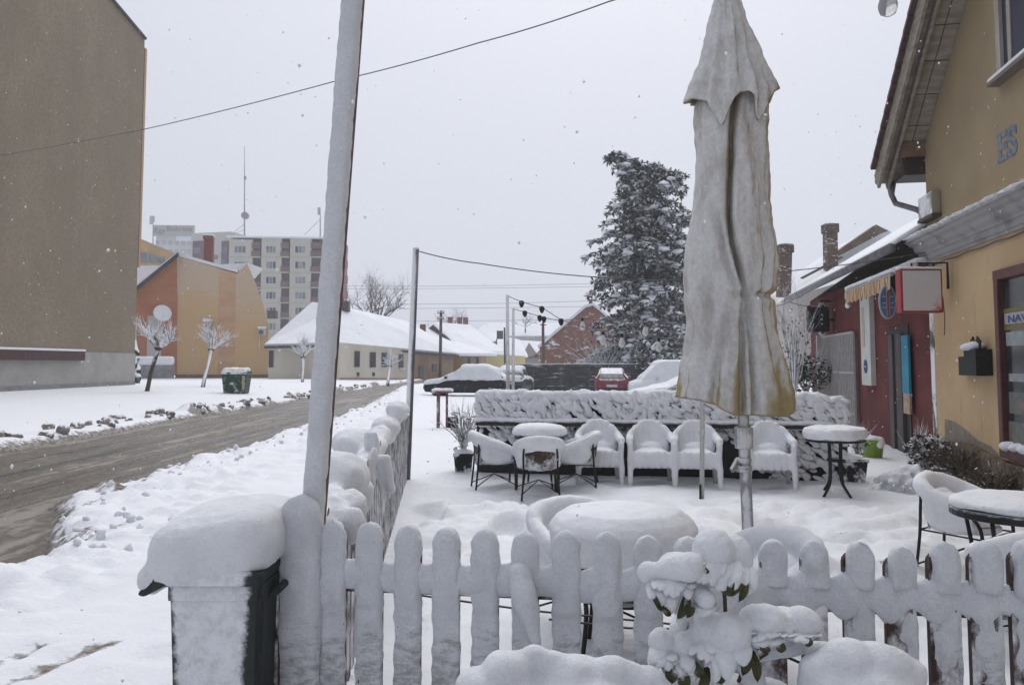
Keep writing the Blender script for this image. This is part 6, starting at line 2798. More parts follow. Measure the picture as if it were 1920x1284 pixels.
def cloth(rows, na, outline, fold, hemf=None, wob=.010, seed=0):
    rg = []
    ysq = [o[0] for o in outline]
    for r in range(rows):
        v = r / (rows - 1)
        ring = []
        for j in range(na):
            a = 2 * math.pi * j / na
            sx, sy = math.sin(a), -math.cos(a)
            yb = hemf(sx, sy) if hemf else ysq[-1]
            py = ysq[0] + (yb - ysq[0]) * v
            xl = np.interp(py, ysq, [o[1] for o in outline])
            xr = np.interp(py, ysq, [o[2] for o in outline])
            cx, hw = (xl + xr) / 2, (xr - xl) / 2
            px = cx + hw * sx
            dep = fold(px, py) if sy < .2 else .02 * max(0, math.sin(a * 9 + seed))
            c = at(cx, py, YU)
            R = hw * s_
            q = V((c.x + R * sx, YU + .78 * R * sy, c.z))
            nrm = V((sx, sy, 0))
            w_ = wob * mnoise.noise(V((q.x * 9, q.y * 9 + seed, q.z * 5)))  + wob * .8 * mnoise.noise(V((q.x * 24, seed, q.z * 18)))
            nb = .020 * mnoise.noise(V((sx * 4, sy * 4, py * .007 + seed))) + .006 * mnoise.noise(V((sx * 16, sy * 16, py * .008 + seed)))
            q += nrm * (w_ + nb) - nrm * min(dep, R * .8)
            ring.append(q)
        rg.append(ring)
    return rg


def open_loft(m, rg):
    k, n = len(rg), len(rg[0])
    vs = [p for r in rg for p in r]
    fs = []
    for i in range(k - 1):
        for j in range(n):
            fs.append((i * n + j, (i + 1) * n + j, (i + 1) * n + (j + 1) % n, i * n + (j + 1) % n))
    return m.add(vs, fs)


def parasol_mat():
    n = NT('frosted_canvas')
    sp = n.n('ShaderNodeSeparateXYZ')
    n.l(n.tc.outputs['Object'], sp.inputs[0])
    z = sp.outputs['Z']
    # bare cloth shows at the hem, at the tie and in the folds turned away from the wind
    k = n.n('ShaderNodeMapRange', interpolation_type='SMOOTHSTEP')
    n.l(z, k.inputs[0])
    k.inputs[1].default_value = 1.36
    k.inputs[2].default_value = 1.98
    k.inputs[3].default_value = -.62
    k.inputs[4].default_value = .0
    f = n.math('ADD', n.math('MULTIPLY', n.math('SUBTRACT', n.noise(7, 7, .65, st=(1, 1, .6)), .5), 1.05), k.outputs[0])
    f = n.math('MULTIPLY_ADD', n.dotn((-.22, -1, .30)), .95, f)
    f = n.math('MULTIPLY_ADD', n.dotn((-1, -.25, .25)), .38, f)
    f = n.math('ADD', f, -.04)
    f = n.step(f, .10, .55)
    cl = n.mix(n.step(n.noise(5, 6, .7, st=(1, 1, .35)), .35, .7), (.40, .325, .17), (.30, .235, .125))
    dk = n.step(n.noise(11, 6, .7, st=(1, 1, .3)), .60, .72)
    cl = n.mix(n.math('MULTIPLY', dk, .3), cl, (.20, .16, .10))
    fr = n.mix(n.step(n.noise(5, 8, .78, st=(1, 1, .5)), .34, .56), (.50, .475, .45), (.73, .735, .745))
    fr = n.mix(n.step(n.noise(38, 8, .8), .40, .60), n.mix(.35, fr, (.44, .42, .40)), fr)
    n.color(n.mix(n.math('MULTIPLY', f, .93), cl, fr))
    n.b.inputs['Roughness'].default_value = .9
    n.b.inputs['Specular IOR Level'].default_value = .15
    n.bump(n.math('ADD', n.noise(30, 7, .7), n.noise(9, 5)), .6, .014)
    return n.mat


M_CANVAS = parasol_mat()
m = MB()
open_loft(m, cloth(130, 150, lower, crease_d, lambda sx, sy: hemz(sx) if sy < .3 else 745, seed=2))
cn = m.build('canopy', M_CANVAS, t, True, fix=False)
sd_ = cn.modifiers.new('thick', 'SOLIDIFY')
sd_.thickness = .012
sd_.offset = -1
# upper tier hanging over it with pointed flaps
upper = [(-14, 1346, 1382), (5, 1338, 1388), (30, 1331, 1397), (60, 1323, 1409), (100, 1313, 1428), (140, 1301, 1446), (170, 1295, 1456), (200, 1291, 1452), (260, 1296, 1440)]
ucrease = [([(1352, 20), (1345, 100), (1335, 190), (1333, 250)], .03, 9), ([(1375, 60), (1376, 130), (1376, 200)], .045, 8), ([(1392, 60), (1402, 130), (1410, 190)], .03, 9), ([(1322, 110), (1312, 200)], .02, 7), ([(1420, 110), (1432, 180)], .035, 9)]


def uhem(sx, sy):
    if sy > .2:
        return 190
    px = 1374 + 80 * sx
    return float(np.interp(px, [1291, 1300, 1318, 1334, 1341, 1349, 1362, 1374, 1386, 1398, 1410, 1418, 1428, 1440, 1456], [190, 194, 204, 236, 252, 238, 206, 192, 190, 202, 224, 240, 212, 182, 166]))


def ufold(px, py):
    d = 0
    for pts, dep, wd in ucrease:
        y0, y1 = pts[0][1], pts[-1][1]
        if y0 - 20 < py < y1 + 60:
            x = np.interp(py, [p[1] for p in pts], [p[0] for p in pts])
            d += dep * min(1, (py - y0 + 20) / 60) * math.exp(-((px - x) / wd) ** 2)
    if py > 130:
        d -= .03 * min(1, (py - 130) / 60)
    return d


m = MB()
rgs = cloth(60, 140, upper, ufold, uhem, seed=9)
open_loft(m, rgs)
up = m.build('vent_cap', M_CANVAS, cn, True, fix=False)
sd_ = up.modifiers.new('thick', 'SOLIDIFY')
sd_.thickness = .014
sd_.offset = -1
m = MB()
tpz = at(1363, 5, YU)
m.ball(tpz - V((0, -.02, .01)), (.085, .085, .045), 2)
m.build('snow_cap', M_SNOW, up, True)
m = MB()    # torn slits of dark lining
for pts in ([(1421, 286), (1425, 295), (1427, 304)], [(1360, 332), (1372, 338)], [(1475, 665), (1477, 672)]):
    P = [at(x, y, YU - .78 * .26 + .02) for x, y in pts]
    m.tube(P, [.006] * len(P), 6)
m = MB()
q0, q1 = at(1393, 770, YU), V((at(1393, 770, YU).x + .03, YU, 0))
top_ = at(1372, 120, YU)
M_POLE = snowy('silver_pole', (.26, .27, .28), (.36, .37, .37), up=.3, wind=.55, wdir=(-.3, -1, .1), bias=.06, kn=1.1, scale=7, rough=.45)
m.tube([q1 - V((0, 0, .1)), q1.lerp(q0, .5), q0, top_], [.036, .036, .036, .03], 16)
pl = m.build('pole', M_POLE, t, True)
m = MB()
for yy, hh, r in ((800, 40, .058), (858, 10, .050), (872, 12, .054)):
    a = at(1394, yy, YU)
    m.cyl(a, a - V((0, 0, hh * s_)), r, r * .96, 18)
m.build('collar', M_POLE, pl, False, .006)
m = MB()
a = at(1383, 862, YU)
m.beam(a, a + V((-.05, -.05, -.06)), .02, .03)
m.build('crank', M_POLE, pl)
m = MB()
m.lathe([(.02, 0), (.32, 0), (.34, .03), (.30, .07), (.08, .09), (.06, .18), (.02, .19)], V((q1.x, YU, 0)), 24)
m.build('base', mat('base_grey', (.2, .2, .2)), t)
m = MB()
for k in range(6):
    a = k / 6 * 6.28
    d = V((math.cos(a), math.sin(a), 0))
    m.tube([at(1375, 300, YU) + d * .05, at(1382, 740, YU) + d * .20], .009, 5)
m.build('ribs', mat('rib_grey', (.3, .3, .3)), cn).name = 'rib'

# thin white pole behind the parasol
t, b, tp = pole('white_pole', 1318, 480, 1316, 931, 10.6, .030, 'thin white pole standing behind the parasol before the plastic chairs', M_PALEPOLE)
m = MB()
m.cyl(at(1316, 806, 10.6), at(1316, 815, 10.6), .038)
m.build('joint', M_PALEPOLE, t)
m = MB()
m.cyl(at(1313, 908, 10.55), V((at(1313, 930, 10.55).x, 10.55, 0)), .014)
m.build('ground_spike', M_TYRE, t)
# ------------------------------------------------------------------ front picket fence
M_PICKET = snowy('dark_stained_wood', (.030, .016, .013), (.055, .030, .024), up=.5, wind=.66, wdir=(.25, -1, .15), bias=-.30, kn=1.25, scale=9, lo=.22, hi=.55, st=(1, 1, .75), bump=.5, bscale=55, detail=8, nrough=.68)
def crust_mat():
    n = NT('wind_crust')
    sp = n.n('ShaderNodeSeparateXYZ')
    n.l(n.tc.outputs['Object'], sp.inputs[0])
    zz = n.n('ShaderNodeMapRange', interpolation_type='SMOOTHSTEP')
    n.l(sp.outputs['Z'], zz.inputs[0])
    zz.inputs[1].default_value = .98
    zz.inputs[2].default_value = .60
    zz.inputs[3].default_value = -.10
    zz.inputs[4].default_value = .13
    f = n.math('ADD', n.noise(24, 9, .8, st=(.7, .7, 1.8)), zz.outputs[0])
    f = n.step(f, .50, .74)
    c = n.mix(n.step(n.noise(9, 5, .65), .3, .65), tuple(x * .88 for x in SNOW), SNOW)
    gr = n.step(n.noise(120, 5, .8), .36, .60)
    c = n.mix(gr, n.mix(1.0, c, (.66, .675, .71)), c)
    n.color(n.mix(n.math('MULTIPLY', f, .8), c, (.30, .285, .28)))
    n.b.inputs['Roughness'].default_value = .8
    n.b.inputs['Specular IOR Level'].default_value = .15
    n.bump(n.math('ADD', n.noise(70, 8, .78), n.math('MULTIPLY', n.noise(17, 5), 1.5)), 1.0, .009)
    return n.mat


M_CRUST = crust_mat()
M_PSNOW = snowmat('picket_snow', bscale=75, bump=.9, bdist=.008)
pk = [(627, 974), (696, 977), (768, 982), (840, 987), (913, 990), (988, 995), (1065, 992), (1142, 995), (1218, 1002), (1294, 1004), (1372, 1004), (1449, 1010), (1526, 1010), (1605, 1013), (1684, 1022), (1765, 1013), (1842, 1012), (1919, 1010), (1998, 1012), (2078, 1016)]


def fy(px):
    return 2.98 + (px - 627) / (1915 - 627) * (2.64 - 2.98)


fa, fb_ = at(627, 1000, fy(627)), at(1915, 1000, fy(1915))
fd = (fb_ - fa)
fd.z = 0
fd.normalize()
fn = V((fd.y, -fd.x, 0))
fyaw = math.atan2(fd.y, fd.x)
PF = thing('picket_fence', V((fa.x, fa.y, 0)), 'dark brown picket fence across the foreground, thickly plastered with snow', 'fence')


def blade(c, w_, th, z0, z1, mb, yaw):
    """picket board with rounded head"""
    R = Matrix.Rotation(yaw, 3, 'Z')
    n = 9
    pts = [(-w_ / 2, z0), (w_ / 2, z0)]
    for i in range(n):
        a = math.pi * i / (n - 1)
        pts.append((w_ / 2 * math.cos(a), z1 - w_ * .42 + w_ * .42 * math.sin(a)))
    poly = [V((c.x, c.y, 0)) + R @ V((x, -th / 2, z)) for x, z in pts]
    mb.prism(poly, R @ V((0, th, 0)))


def snow_slab(c, yaw, z0, z1, w_, t0, dx, cover, seed, rows=60, cols=26, patch=.010):
    """snow lying on the windward face of a board and rounding over its head"""
    R = Matrix.Rotation(yaw, 3, 'Z')
    rg = []
    for r in range(rows):
        v = math.sin(math.pi / 2 * min(1, r / (rows - 1))) * .25 + .75 * r / (rows - 1)
        z = z0 + (z1 - z0) * v
        head = max(0.0, (z - (z1 - w_ * .62)) / (w_ * .62))
        sh = math.sqrt(max(0, 1 - head * head)) if head < 1 else 0
        sh = max(sh, .02)
        ring = []
        n1 = mnoise.noise(V((seed * 7.3, z * 4.2, 0)))
        n2 = mnoise.noise(V((seed * 3.1, z * 13, 5)))
        w2 = w_ * (1 + .07 * n1 + .05 * n2) / 2 * sh
        tf = (t0 * (1 + .5 * n1) + cover(z))
        tb = .022 + .02 * head
        for j in range(cols):
            a = 2 * math.pi * j / cols
            sx, sy = math.sin(a), -math.cos(a)
            ex = math.copysign(abs(sx) ** .62, sx)
            tj = tf + patch * mnoise.noise(V((sx * 1.1 + seed * 2.2, z * 8, seed))) + .35 * patch * mnoise.noise(V((sx * 3 + seed, z * 21, 1)))
            y = (sy * (tj if sy < 0 else tb)) * (abs(sy) ** -.25 if abs(sy) > .02 else 1) * (.35 + .65 * sh)
            x = ex * w2 + dx
            nn = .0055 * mnoise.noise(V((x * 30 + seed, z * 26, y * 30)))
            ring.append(V((c.x, c.y, z)) + R @ V((x + nn, y - .010 * 1 + nn, 0)))
        rg.append(ring)
    m = MB()
    m.rings(rg)
    return m


for i, (px, py) in enumerate(pk):
    Y = fy(px)
    c = at(px, 1150, Y)
    zt = at(px, py, Y).z
    m = MB()
    jit = RND.uniform(-.01, .01)
    blade(c, .080, .030, .06, zt - .035, m, fyaw + jit)
    p = m.build('picket', M_PICKET, PF)
    right = px > 1400
    sd = i * 1.37
    if not right:
        lo_c = (lambda z: .004 if z > .86 else -.006 - .03 * max(0, .78 - z))
        sm_ = snow_slab(c, fyaw + jit, .40, zt, .097, .026, -.004, lo_c, sd, patch=.013)
    else:
        top_only = px in (1449, 1526)
        cut = .97 if top_only else .30
        cv = (lambda z, cut=cut, i=i: (.010 if z > .98 else -.011))
        sm_ = snow_slab(c, fyaw + jit, cut if top_only else .40, zt, .086 if not top_only else .092, .019, .013 if not top_only else .004, cv, sd, patch=.026)
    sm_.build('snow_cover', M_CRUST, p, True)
# rails
for z, name in ((.935, 'rail'), (.30, 'rail')):
    m = MB()
    a = V((fa.x, fa.y, z)) - fd * .16 - fn * .025
    b = V((fa.x, fa.y, z)) + fd * 2.95 - fn * .025
    m.beam(a, b, .028, .075)
    m.build(name, M_PICKET, PF)
# drift caught on the upper rail
rows, cols = 300, 20
rg = []
for r in range(rows):
    s = -.10 + 2.95 * r / (rows - 1)
    ph = (s % .1376) / .1376
    pxs = 627 + s / 2.2 * 1288
    n1 = mnoise.noise(V((s * 5, 0, 3)))
    gap = abs(math.sin(math.pi * (s / ((fb_ - fa).length) * 17)))
    hi = 1.035 - .030 * gap + .012 * n1 + .012 * mnoise.noise(V((s * 9, 4, 0)))
    lo = .905 + .02 * n1 + (.0 if s < 1.25 else -.01 + .022 * math.sin(s * 46 + 1.0))
    tf = .036 + .010 * n1 - .014 * gap + .010 * mnoise.noise(V((s * 8, 0, 8)))
    c = V((fa.x, fa.y, 0)) + fd * s
    ring = []
    for j in range(cols):
        a = 2 * math.pi * j / cols
        cz, cy = math.sin(a), -math.cos(a)
        z = (hi + lo) / 2 + cz * (hi - lo) / 2
        off = cy * (tf if cy < 0 else .06)
        q = c - fn * (off if off > 0 else 0) + fn * (-off if off < 0 else 0)
        nn = .006 * mnoise.noise(V((s * 22, z * 20, a)))
        q = V((q.x, q.y, z + nn)) + fn * nn
        ring.append(q)
    rg.append(ring)
m = MB()
m.rings(rg)
m.build('snow_drift', M_CRUST, PF, True)
m = MB()
s = 2.82 / F
m.cap(at(975, 1075, 2.84), at(985, 1130, 2.80), 26 * s, 24 * s)
m.cap(at(985, 1130, 2.80), at(1008, 1212, 2.76), 24 * s, 9 * s)
link('hanging_snow', blob(m, .010, 3, .010, 9, .002, 30), M_CRUST, PF, True)
m = MB()
for s0, s1, z0, z1 in ((.10, 1.25, .88, .80), (.75, 1.3, .80, .79)):
    a = V((fa.x, fa.y, z0)) + fd * s0 - fn * .12
    b = V((fa.x, fa.y, z1)) + fd * s1 - fn * .12
    m.tube([a, a.lerp(b, .5) - V((0, 0, .012)), b], .004, 5)
m.build('wire', mat('fence_wire', (.06, .06, .065)), PF)

# wide corner post and the tall leaning pole
PP = thing('fence_post', V((at(563, 1100, 3.0).x, 2.97, 0)), 'broad corner post of the fence with a hood of snow beside the bin', 'post')
c = at(563, 1100, 2.98)
m = MB()
m.box(V((c.x, 2.98, .56)), (.135, .06, 1.12), rz=fyaw)
m.build('board', M_PICKET, PP, False, .006)
m = MB()
m.box(V((c.x - .066, 2.95, .5)), (.022, .05, 1.0), rz=fyaw)
m.build('edge_batten', M_PICKET, PP)
sw = snow_slab(V((c.x, 2.98, 0)), fyaw, .35, at(565, 925, 2.98).z, .155, .05, .004, lambda z: .012 * max(0, z - .9) * 6, 33.3, rows=60, cols=30)
sw.build('snow_cover', M_CRUST, PP, True)
t = thing('leaning_pole', V((at(588, 1000, 3.03).x, 3.03, 0)), 'tall rusty pole caked with snow, leaning right past the top of the picture', 'pole')
b0, b1 = at(588, 1000, 3.03), at(664, 0, 3.03)
dv = (b1 - b0)
p0 = b0 - dv * (b0.z / dv.z)
p1 = b1 + dv * .35
M_RUST = mat('rusty_steel', (.05, .018, .014), (.095, .035, .026), 9, .8, .4, 40)
m = MB()
m.beam(p0 + V((.001, .016, 0)), p1 + V((.001, .016, 0)), .062, .058, (0, 1, 0))
ps = m.build('shaft', M_RUST, t, False, .004)
rg = []
rows = 150
for r in range(rows):
    f = r / (rows - 1)
    p = p0.lerp(p1, .22 + f * .78)
    n1 = mnoise.noise(V((0, p.z * 3, 9)))
    n2 = mnoise.noise(V((4, p.z * 17, 2)))
    ww = .040 + .003 * n1 + .0016 * n2 + .012 * max(0, 1.35 - p.z)
    tk = .034 + .008 * n1 + .02 * max(0, 1.3 - p.z)
    ring = []
    for j in range(20):
        a = 2 * math.pi * j / 20
        sx, sy = math.sin(a), -math.cos(a)
        x = math.copysign(abs(sx) ** .7, sx) * ww - .0055
        y = sy * (tk if sy < 0 else .030)
        nn = .0035 * mnoise.noise(V((x * 40, p.z * 30, y * 40)))
        ring.append(p + V((x + nn, y - .012 + nn, 0)))
    rg.append(ring)
m = MB()
m.rings(rg)
m.build('snow_cover', M_CRUST, ps, True)

# ------------------------------------------------------------------ side fence
sA, sB = V((-.76, 3.25, 0)), gnd(762, 905)
sB.z = 0
sd2 = (sB - sA)
sl2 = sd2.length
sd2.normalize()
syaw = math.atan2(sd2.y, sd2.x)
sn = V((sd2.y, -sd2.x, 0))      # towards the terrace
SF = thing('picket_fence', sA, 'side fence of dark pickets running back along the street, smothered in soft snow', 'fence')
npk = 46
M_SPICKET = snowy('weathered_picket', (.03, .017, .014), (.055, .03, .024), up=.5, wind=.75, wdir=(.6, -.75, .2), bias=-.12, kn=1.0, scale=7, lo=.2, hi=.6, bump=.4, bscale=50)
for i in range(npk):
    s = (i + .5) / npk * sl2
    c = sA + sd2 * s
    m = MB()
    zt = 1.08 + .02 * math.sin(i * 2.3)
    blade(c, .085, .022, .05, zt, m, syaw)
    # snow crust on the street side and on the edge turned to the camera
    m.build('picket', M_SPICKET, SF)
for z in (.92, .35):
    m = MB()
    m.beam(sA + V((0, 0, z)) - sn * .03, sB + V((0, 0, z)) - sn * .03, .03, .07)
    m.build('rail', M_SPICKET, SF)
m = MB()
rnd = random.Random(19)
for i in range(150):
    s = sl2 * i / 149
    c = sA + sd2 * s
    n1 = mnoise.noise(V((s * 1.1, 2, 0)))
    m.ball(c + V((-.05, 0, 1.03 + .05 * n1)), (.085 + .03 * n1, .10, .075 + .03 * n1), 2)
    m.ball(c + V((-.09, 0, .86 + .06 * n1)), (.06 + .03 * n1, .10, .14), 2)
for (px, py, Y, rx, rz) in ((668, 830, 6.2, .19, .10), (640, 900, 4.4, .16, .13), (655, 945, 3.9, .10, .10), (690, 845, 6.6, .10, .15), (720, 800, 7.6, .16, .12), (745, 770, 9.3, .15, .13),
                            (700, 880, 5.6, .06, .16), (722, 890, 5.8, .045, .10), (676, 925, 4.6, .075, .12), (630, 960, 3.7, .085, .10), (660, 985, 3.6, .06, .10), (705, 870, 6.0, .06, .12)):
    m.ball(at(px, py, Y), (rx, rx * 1.2, rz), 2)
link('snow_drift', blob(m, .024, 7, .05, 3.5, .012, 14), M_PSNOW, SF, True)
for px, py0, py1, Y in ((713, 860, 960, 5.7), (690, 815, 905, 5.9)):
    m = MB()
    a, b = at(px, py0, Y), at(px + 3, py1, Y)
    m.cap(a, b, .03, .014, 2)
    m.cap(a + V((.04, 0, 0)), a + V((.075, 0, -.2)), .03, .04, 2)
    link('hanging_snow', blob(m, .012, 3, .012, 9), M_PSNOW, SF, True)
# thin post at its far end
t = thing('thin_post', sB, 'slim grey steel post at the far end of the side fence, cord on top', 'post')
tp = at(780, 467, sB.y)
m = MB()
m.tube([sB + V((0, 0, -.1)), sB.lerp(tp, .5), tp], [.052, .05, .046], 12)
m.build('shaft', snowy('frosted_steel', (.12, .115, .115), (.18, .17, .17), up=.2, wind=.95, wdir=(-.6, -.8, .1), bias=-.1, kn=.7, scale=4, lo=.3, hi=.7), t, True)
m = MB()
m.ball(tp, (.05, .05, .03), 2)
m.build('snow_cap', M_SNOW, t, True)

# ------------------------------------------------------------------ litter bin
YB = 2.72
bl, br = at(306, 1190, YB), at(476, 1190, YB)
bx, hw = (bl.x + br.x) / 2, (br.x - bl.x) / 2
zl = at(390, 1092, YB).z
g = V((bx, YB + .24, 0))
t = thing('litter_bin', g, 'dark wheelie bin with a thick pillow of snow on its lid beside the corner post', 'bin')
def bin_mat():
    n = NT('frosted_bin')
    sp = n.n('ShaderNodeSeparateXYZ')
    n.l(n.tc.outputs['Object'], sp.inputs[0])
    # the wind-packed crust thins out towards the two upright edges
    ex = n.math('ABSOLUTE', n.math('ADD', sp.outputs['X'], .004))
    zz = n.math('MULTIPLY_ADD', sp.outputs['Z'], .07, .055)
    edge = n.math('MULTIPLY', n.math('SUBTRACT', zz, ex), 16)
    f = n.math('MINIMUM', edge, .35)
    f = n.math('ADD', f, n.math('MULTIPLY', n.math('SUBTRACT', n.noise(17, 9, .8), .5), 1.5))
    f = n.math('ADD', f, n.math('MULTIPLY', n.dotn((-.1, -1, .1)), .6))
    f = n.math('ADD', f, n.math('MULTIPLY', n.dotn((0, 0, 1)), .5))
    f = n.step(f, .35, .75)
    c = n.mix(n.step(n.noise(40, 6, .8, st=(1, 1, .2)), .5, .7), (.008, .014, .013), (.045, .04, .036))
    cr_ = n.mix(n.step(n.noise(20, 9, .8), .40, .70), (.74, .755, .79), (.50, .50, .52))
    n.color(n.mix(f, c, cr_))
    n.b.inputs['Roughness'].default_value = .6
    n.bump(n.math('ADD', n.noise(60, 7, .75), f), .5, .006)
    return n.mat


M_BIN = bin_mat()
m = MB()
rg = []
for z, a, dx in ((.06, .80, .01), (.5, .92, .005), (zl - .06, 1.0, 0), (zl - .06, 1.04, 0), (zl - .01, 1.04, 0)):
    rg.append([g + V((dx + sx * (hw + .0) * a, sy * .235 * (a * .95), z)) for sx, sy in ((-.9, -1), (1, -1), (1.1, -.85), (1.1, .85), (1, 1), (-.9, 1), (-1, .85), (-1, -.85))])
m.rings(rg)
m.build('bin_body', M_BIN, t, False, .012)
m = MB()
lip = at(258, 1092, YB).x - g.x
m.rings([[g + V((x, y, z)) for x, z in ((lip, zl - .035), (lip + .02, zl - .045), (-hw + .0, zl - .012), (hw + .02, zl - .012), (hw + .025, zl + .03), (hw * .2, zl + .05), (lip + .06, zl + .03))] for y in (-.255, .255)])
m.build('lid', M_BIN, t, False, .012)
m = MB()
m.tube([g + V((hw + .0, -.13, zl - .07)), g + V((hw + .045, -.13, zl - .05)), g + V((hw + .045, .17, zl - .05)), g + V((hw + .0, .17, zl - .07))], .014, 8)
m.build('handle', M_BIN, t)
for s in (-1, 1):
    m = MB()
    m.cyl(g + V((hw - .02, s * .19, .10)), g + V((hw - .02, s * .235, .10)), .10, None, 18)
    m.build('wheel', M_TYRE, t)
m = MB()
x0_, x1_ = lip + .005, hw + .045
rg = []
for z, a in ((-.01, .93), (.02, .99), (.06, 1.02), (.10, 1.01), (.135, .96), (.16, .87), (.18, .66), (.19, .36), (.194, .04)):
    ring = []
    for j in range(40):
        q = 2 * math.pi * j / 40
        sx = math.copysign(abs(math.cos(q)) ** .5, math.cos(q))
        sy = math.copysign(abs(math.sin(q)) ** .5, math.sin(q))
        x = (x0_ + x1_) / 2 + sx * (x1_ - x0_) / 2 * a
        k_ = (x - x0_) / (x1_ - x0_)
        ring.append(g + V((x, sy * .275 * a, zl + .012 + z * (.90 + .16 * k_) + .03 * k_ - .035 * max(0, 1 - k_ * 2.4) * (1 - min(1, z / .12)))))
    rg.append(ring)
m.rings(rg)
for i in range(0):
    f = i / 8
    x = lip + .055 + f * (hw - .035 - lip - .05)
    hgt = .095 + .055 * math.sin(min(1, f * 1.6) * math.pi * .5)
    for j in range(5):
        y = -.215 + .43 * j / 4
        m.ball(g + V((x, y, zl + .05 + .02 * f)), (.078, .085, hgt * (.8 + .2 * math.sin(math.pi * (j + .5) / 5))), 2)
m.ball(g + V((lip + .03, -.19, zl + .0)), (.05, .07, .055), 2)
m.ball(g + V((lip + .03, 0, zl + .0)), (.05, .2, .055), 2)
link('snow_cap', blob(m, .012, 4, .022, 4, .003, 30), M_PSNOW, t, True)

# ------------------------------------------------------------------ snow-bent plant before the fence
g = at(1330, 1200, 2.42)
SP = thing('snowy_plant', V((g.x, 2.42, 0)), 'leafy garden plant bowed under round lumps of snow in front of the fence', 'plant')
m = MB()


def bl_(x, y, rx, ry, Y=2.42, rd=None):
    s = Y / F
    m.ball(at(x, y, Y), (rx * s, (rd or rx) * s, ry * s), 2)


def lobe_core(x0, y0, x1, y1, r0, r1, Y=2.40):
    s = Y / F
    m.cap(at(x0, y0, Y + .02), at(x1, y1, Y - .03), r0 * s * .78, r1 * s * .9, 2)


drops = MB()


def lobe(x0, y0, x1, y1, r0, r1, Y=2.40):
    s = Y / F
    if abs(x1 - x0) > 1.1 * abs(y1 - y0):
        return lobe_core(x0, y0, x1, y1, r0, r1, Y)
    # every hanging leaf carries its own tongue of snow with a narrow tip
    a, b = at(x0, y0, Y + .02), at(x1, y1, Y - .035)
    b = b + (b - a) * .18
    rg = []
    for i in range(12):
        f = i / 11
        r = (r0 * 1.02 * math.sqrt(max(0, 1 - ((.34 - f) / .38) ** 2)) if f < .34 else r0 * 1.02 + (r1 * .5 - r0 * 1.02) * ((f - .34) / .66) ** 1.6) * s
        r = max(r, .001) * (1 if f < 1 else .3)
        c = a.lerp(b, f) + V((0, -.012 * math.sin(f * 3.1), 0))
        rg.append([c + V((math.cos(q) * r, math.sin(q) * r * .8, 0)) + V((.003, .003, .003)) * mnoise.noise(V((x0 + q, y0, f * 4))) for q in [2 * math.pi * j / 16 for j in range(16)]])
    drops.rings(rg)


# upper head
bl_(1338, 1030, 40, 42); bl_(1378, 1045, 34, 44, 2.45); bl_(1328, 1062, 30, 40)
lobe(1335, 1040, 1322, 1085, 30, 15); lobe(1350, 1040, 1352, 1098, 26, 13); lobe(1372, 1050, 1382, 1115, 22, 11, 2.42); lobe(1318, 1040, 1300, 1062, 18, 10); lobe(1395, 1055, 1402, 1105, 20, 10, 2.46)
# left arm
lobe(1225, 1072, 1290, 1062, 22, 32); bl_(1272, 1062, 40, 27); bl_(1216, 1072, 20, 22); bl_(1300, 1080, 20, 20)
lobe(1232, 1080, 1236, 1128, 18, 11); lobe(1252, 1085, 1258, 1140, 20, 11); lobe(1224, 1085, 1222, 1118, 13, 8)
lobe(1295, 1098, 1322, 1122, 17, 22); lobe(1318, 1118, 1318, 1150, 24, 12); lobe(1305, 1120, 1302, 1142, 14, 9)
# stem
lobe(1278, 1150, 1262, 1195, 16, 13, 2.46); lobe(1290, 1120, 1276, 1160, 13, 15, 2.46)
# lower heads
bl_(1240, 1205, 24, 30); lobe(1238, 1205, 1226, 1240, 18, 9); lobe(1250, 1210, 1250, 1256, 16, 8)
bl_(1284, 1215, 30, 34); lobe(1280, 1215, 1274, 1260, 20, 9); lobe(1292, 1218, 1296, 1268, 20, 9)
bl_(1330, 1180, 36, 36); bl_(1368, 1190, 40, 42, 2.38); lobe(1360, 1195, 1362, 1262, 22, 9, 2.36); lobe(1384, 1195, 1392, 1240, 20, 9, 2.36); lobe(1332, 1190, 1330, 1232, 22, 11); lobe(1345, 1200, 1342, 1268, 14, 8, 2.37); lobe(1400, 1200, 1412, 1248, 14, 8, 2.4)
bl_(1310, 1170, 24, 26, 2.46)
bl_(1432, 1162, 46, 30); bl_(1468, 1158, 26, 24, 2.46); bl_(1502, 1168, 36, 32); lobe(1420, 1170, 1424, 1208, 26, 14); lobe(1448, 1175, 1452, 1205, 22, 13); lobe(1495, 1175, 1500, 1198, 28, 18)
lobe(1420, 1225, 1500, 1212, 20, 17, 2.47); lobe(1490, 1212, 1600, 1222, 17, 16, 2.48)
lobe(1400, 1235, 1420, 1300, 22, 22, 2.44)
bl_(1285, 1275, 60, 26, 2.5); bl_(1360, 1290, 60, 26, 2.5); bl_(1440, 1300, 50, 26, 2.5)
for (x0, y0, n_, r, L) in ((1336, 1030, 9, 40, 58), (1378, 1046, 7, 34, 58), (1262, 1068, 8, 36, 50), (1242, 1208, 6, 24, 42), (1286, 1214, 7, 28, 48), (1366, 1188, 9, 40, 62), (1330, 1184, 6, 32, 50), (1436, 1164, 8, 42, 36), (1500, 1170, 6, 34, 30)):
    for i in range(n_):
        f = -1 + 2 * (i + .5) / n_
        lobe(x0 + r * f * .75, y0 + 4 + abs(f) * 8, x0 + r * f * 1.12 + RND.uniform(-5, 5), y0 + L * RND.uniform(.75, 1.1) - abs(f) * 8, RND.uniform(10, 15), RND.uniform(6, 9), 2.385 + .02 * abs(f))
bm_ = blob(m, .0065, 2, .004, 16, .0015, 45)
nb_ = len(drops.v)
drops.add([v.co.copy() for v in bm_.vertices], [list(p.vertices) for p in bm_.polygons])
drops.build('snow_load', M_PSNOW, SP, True)
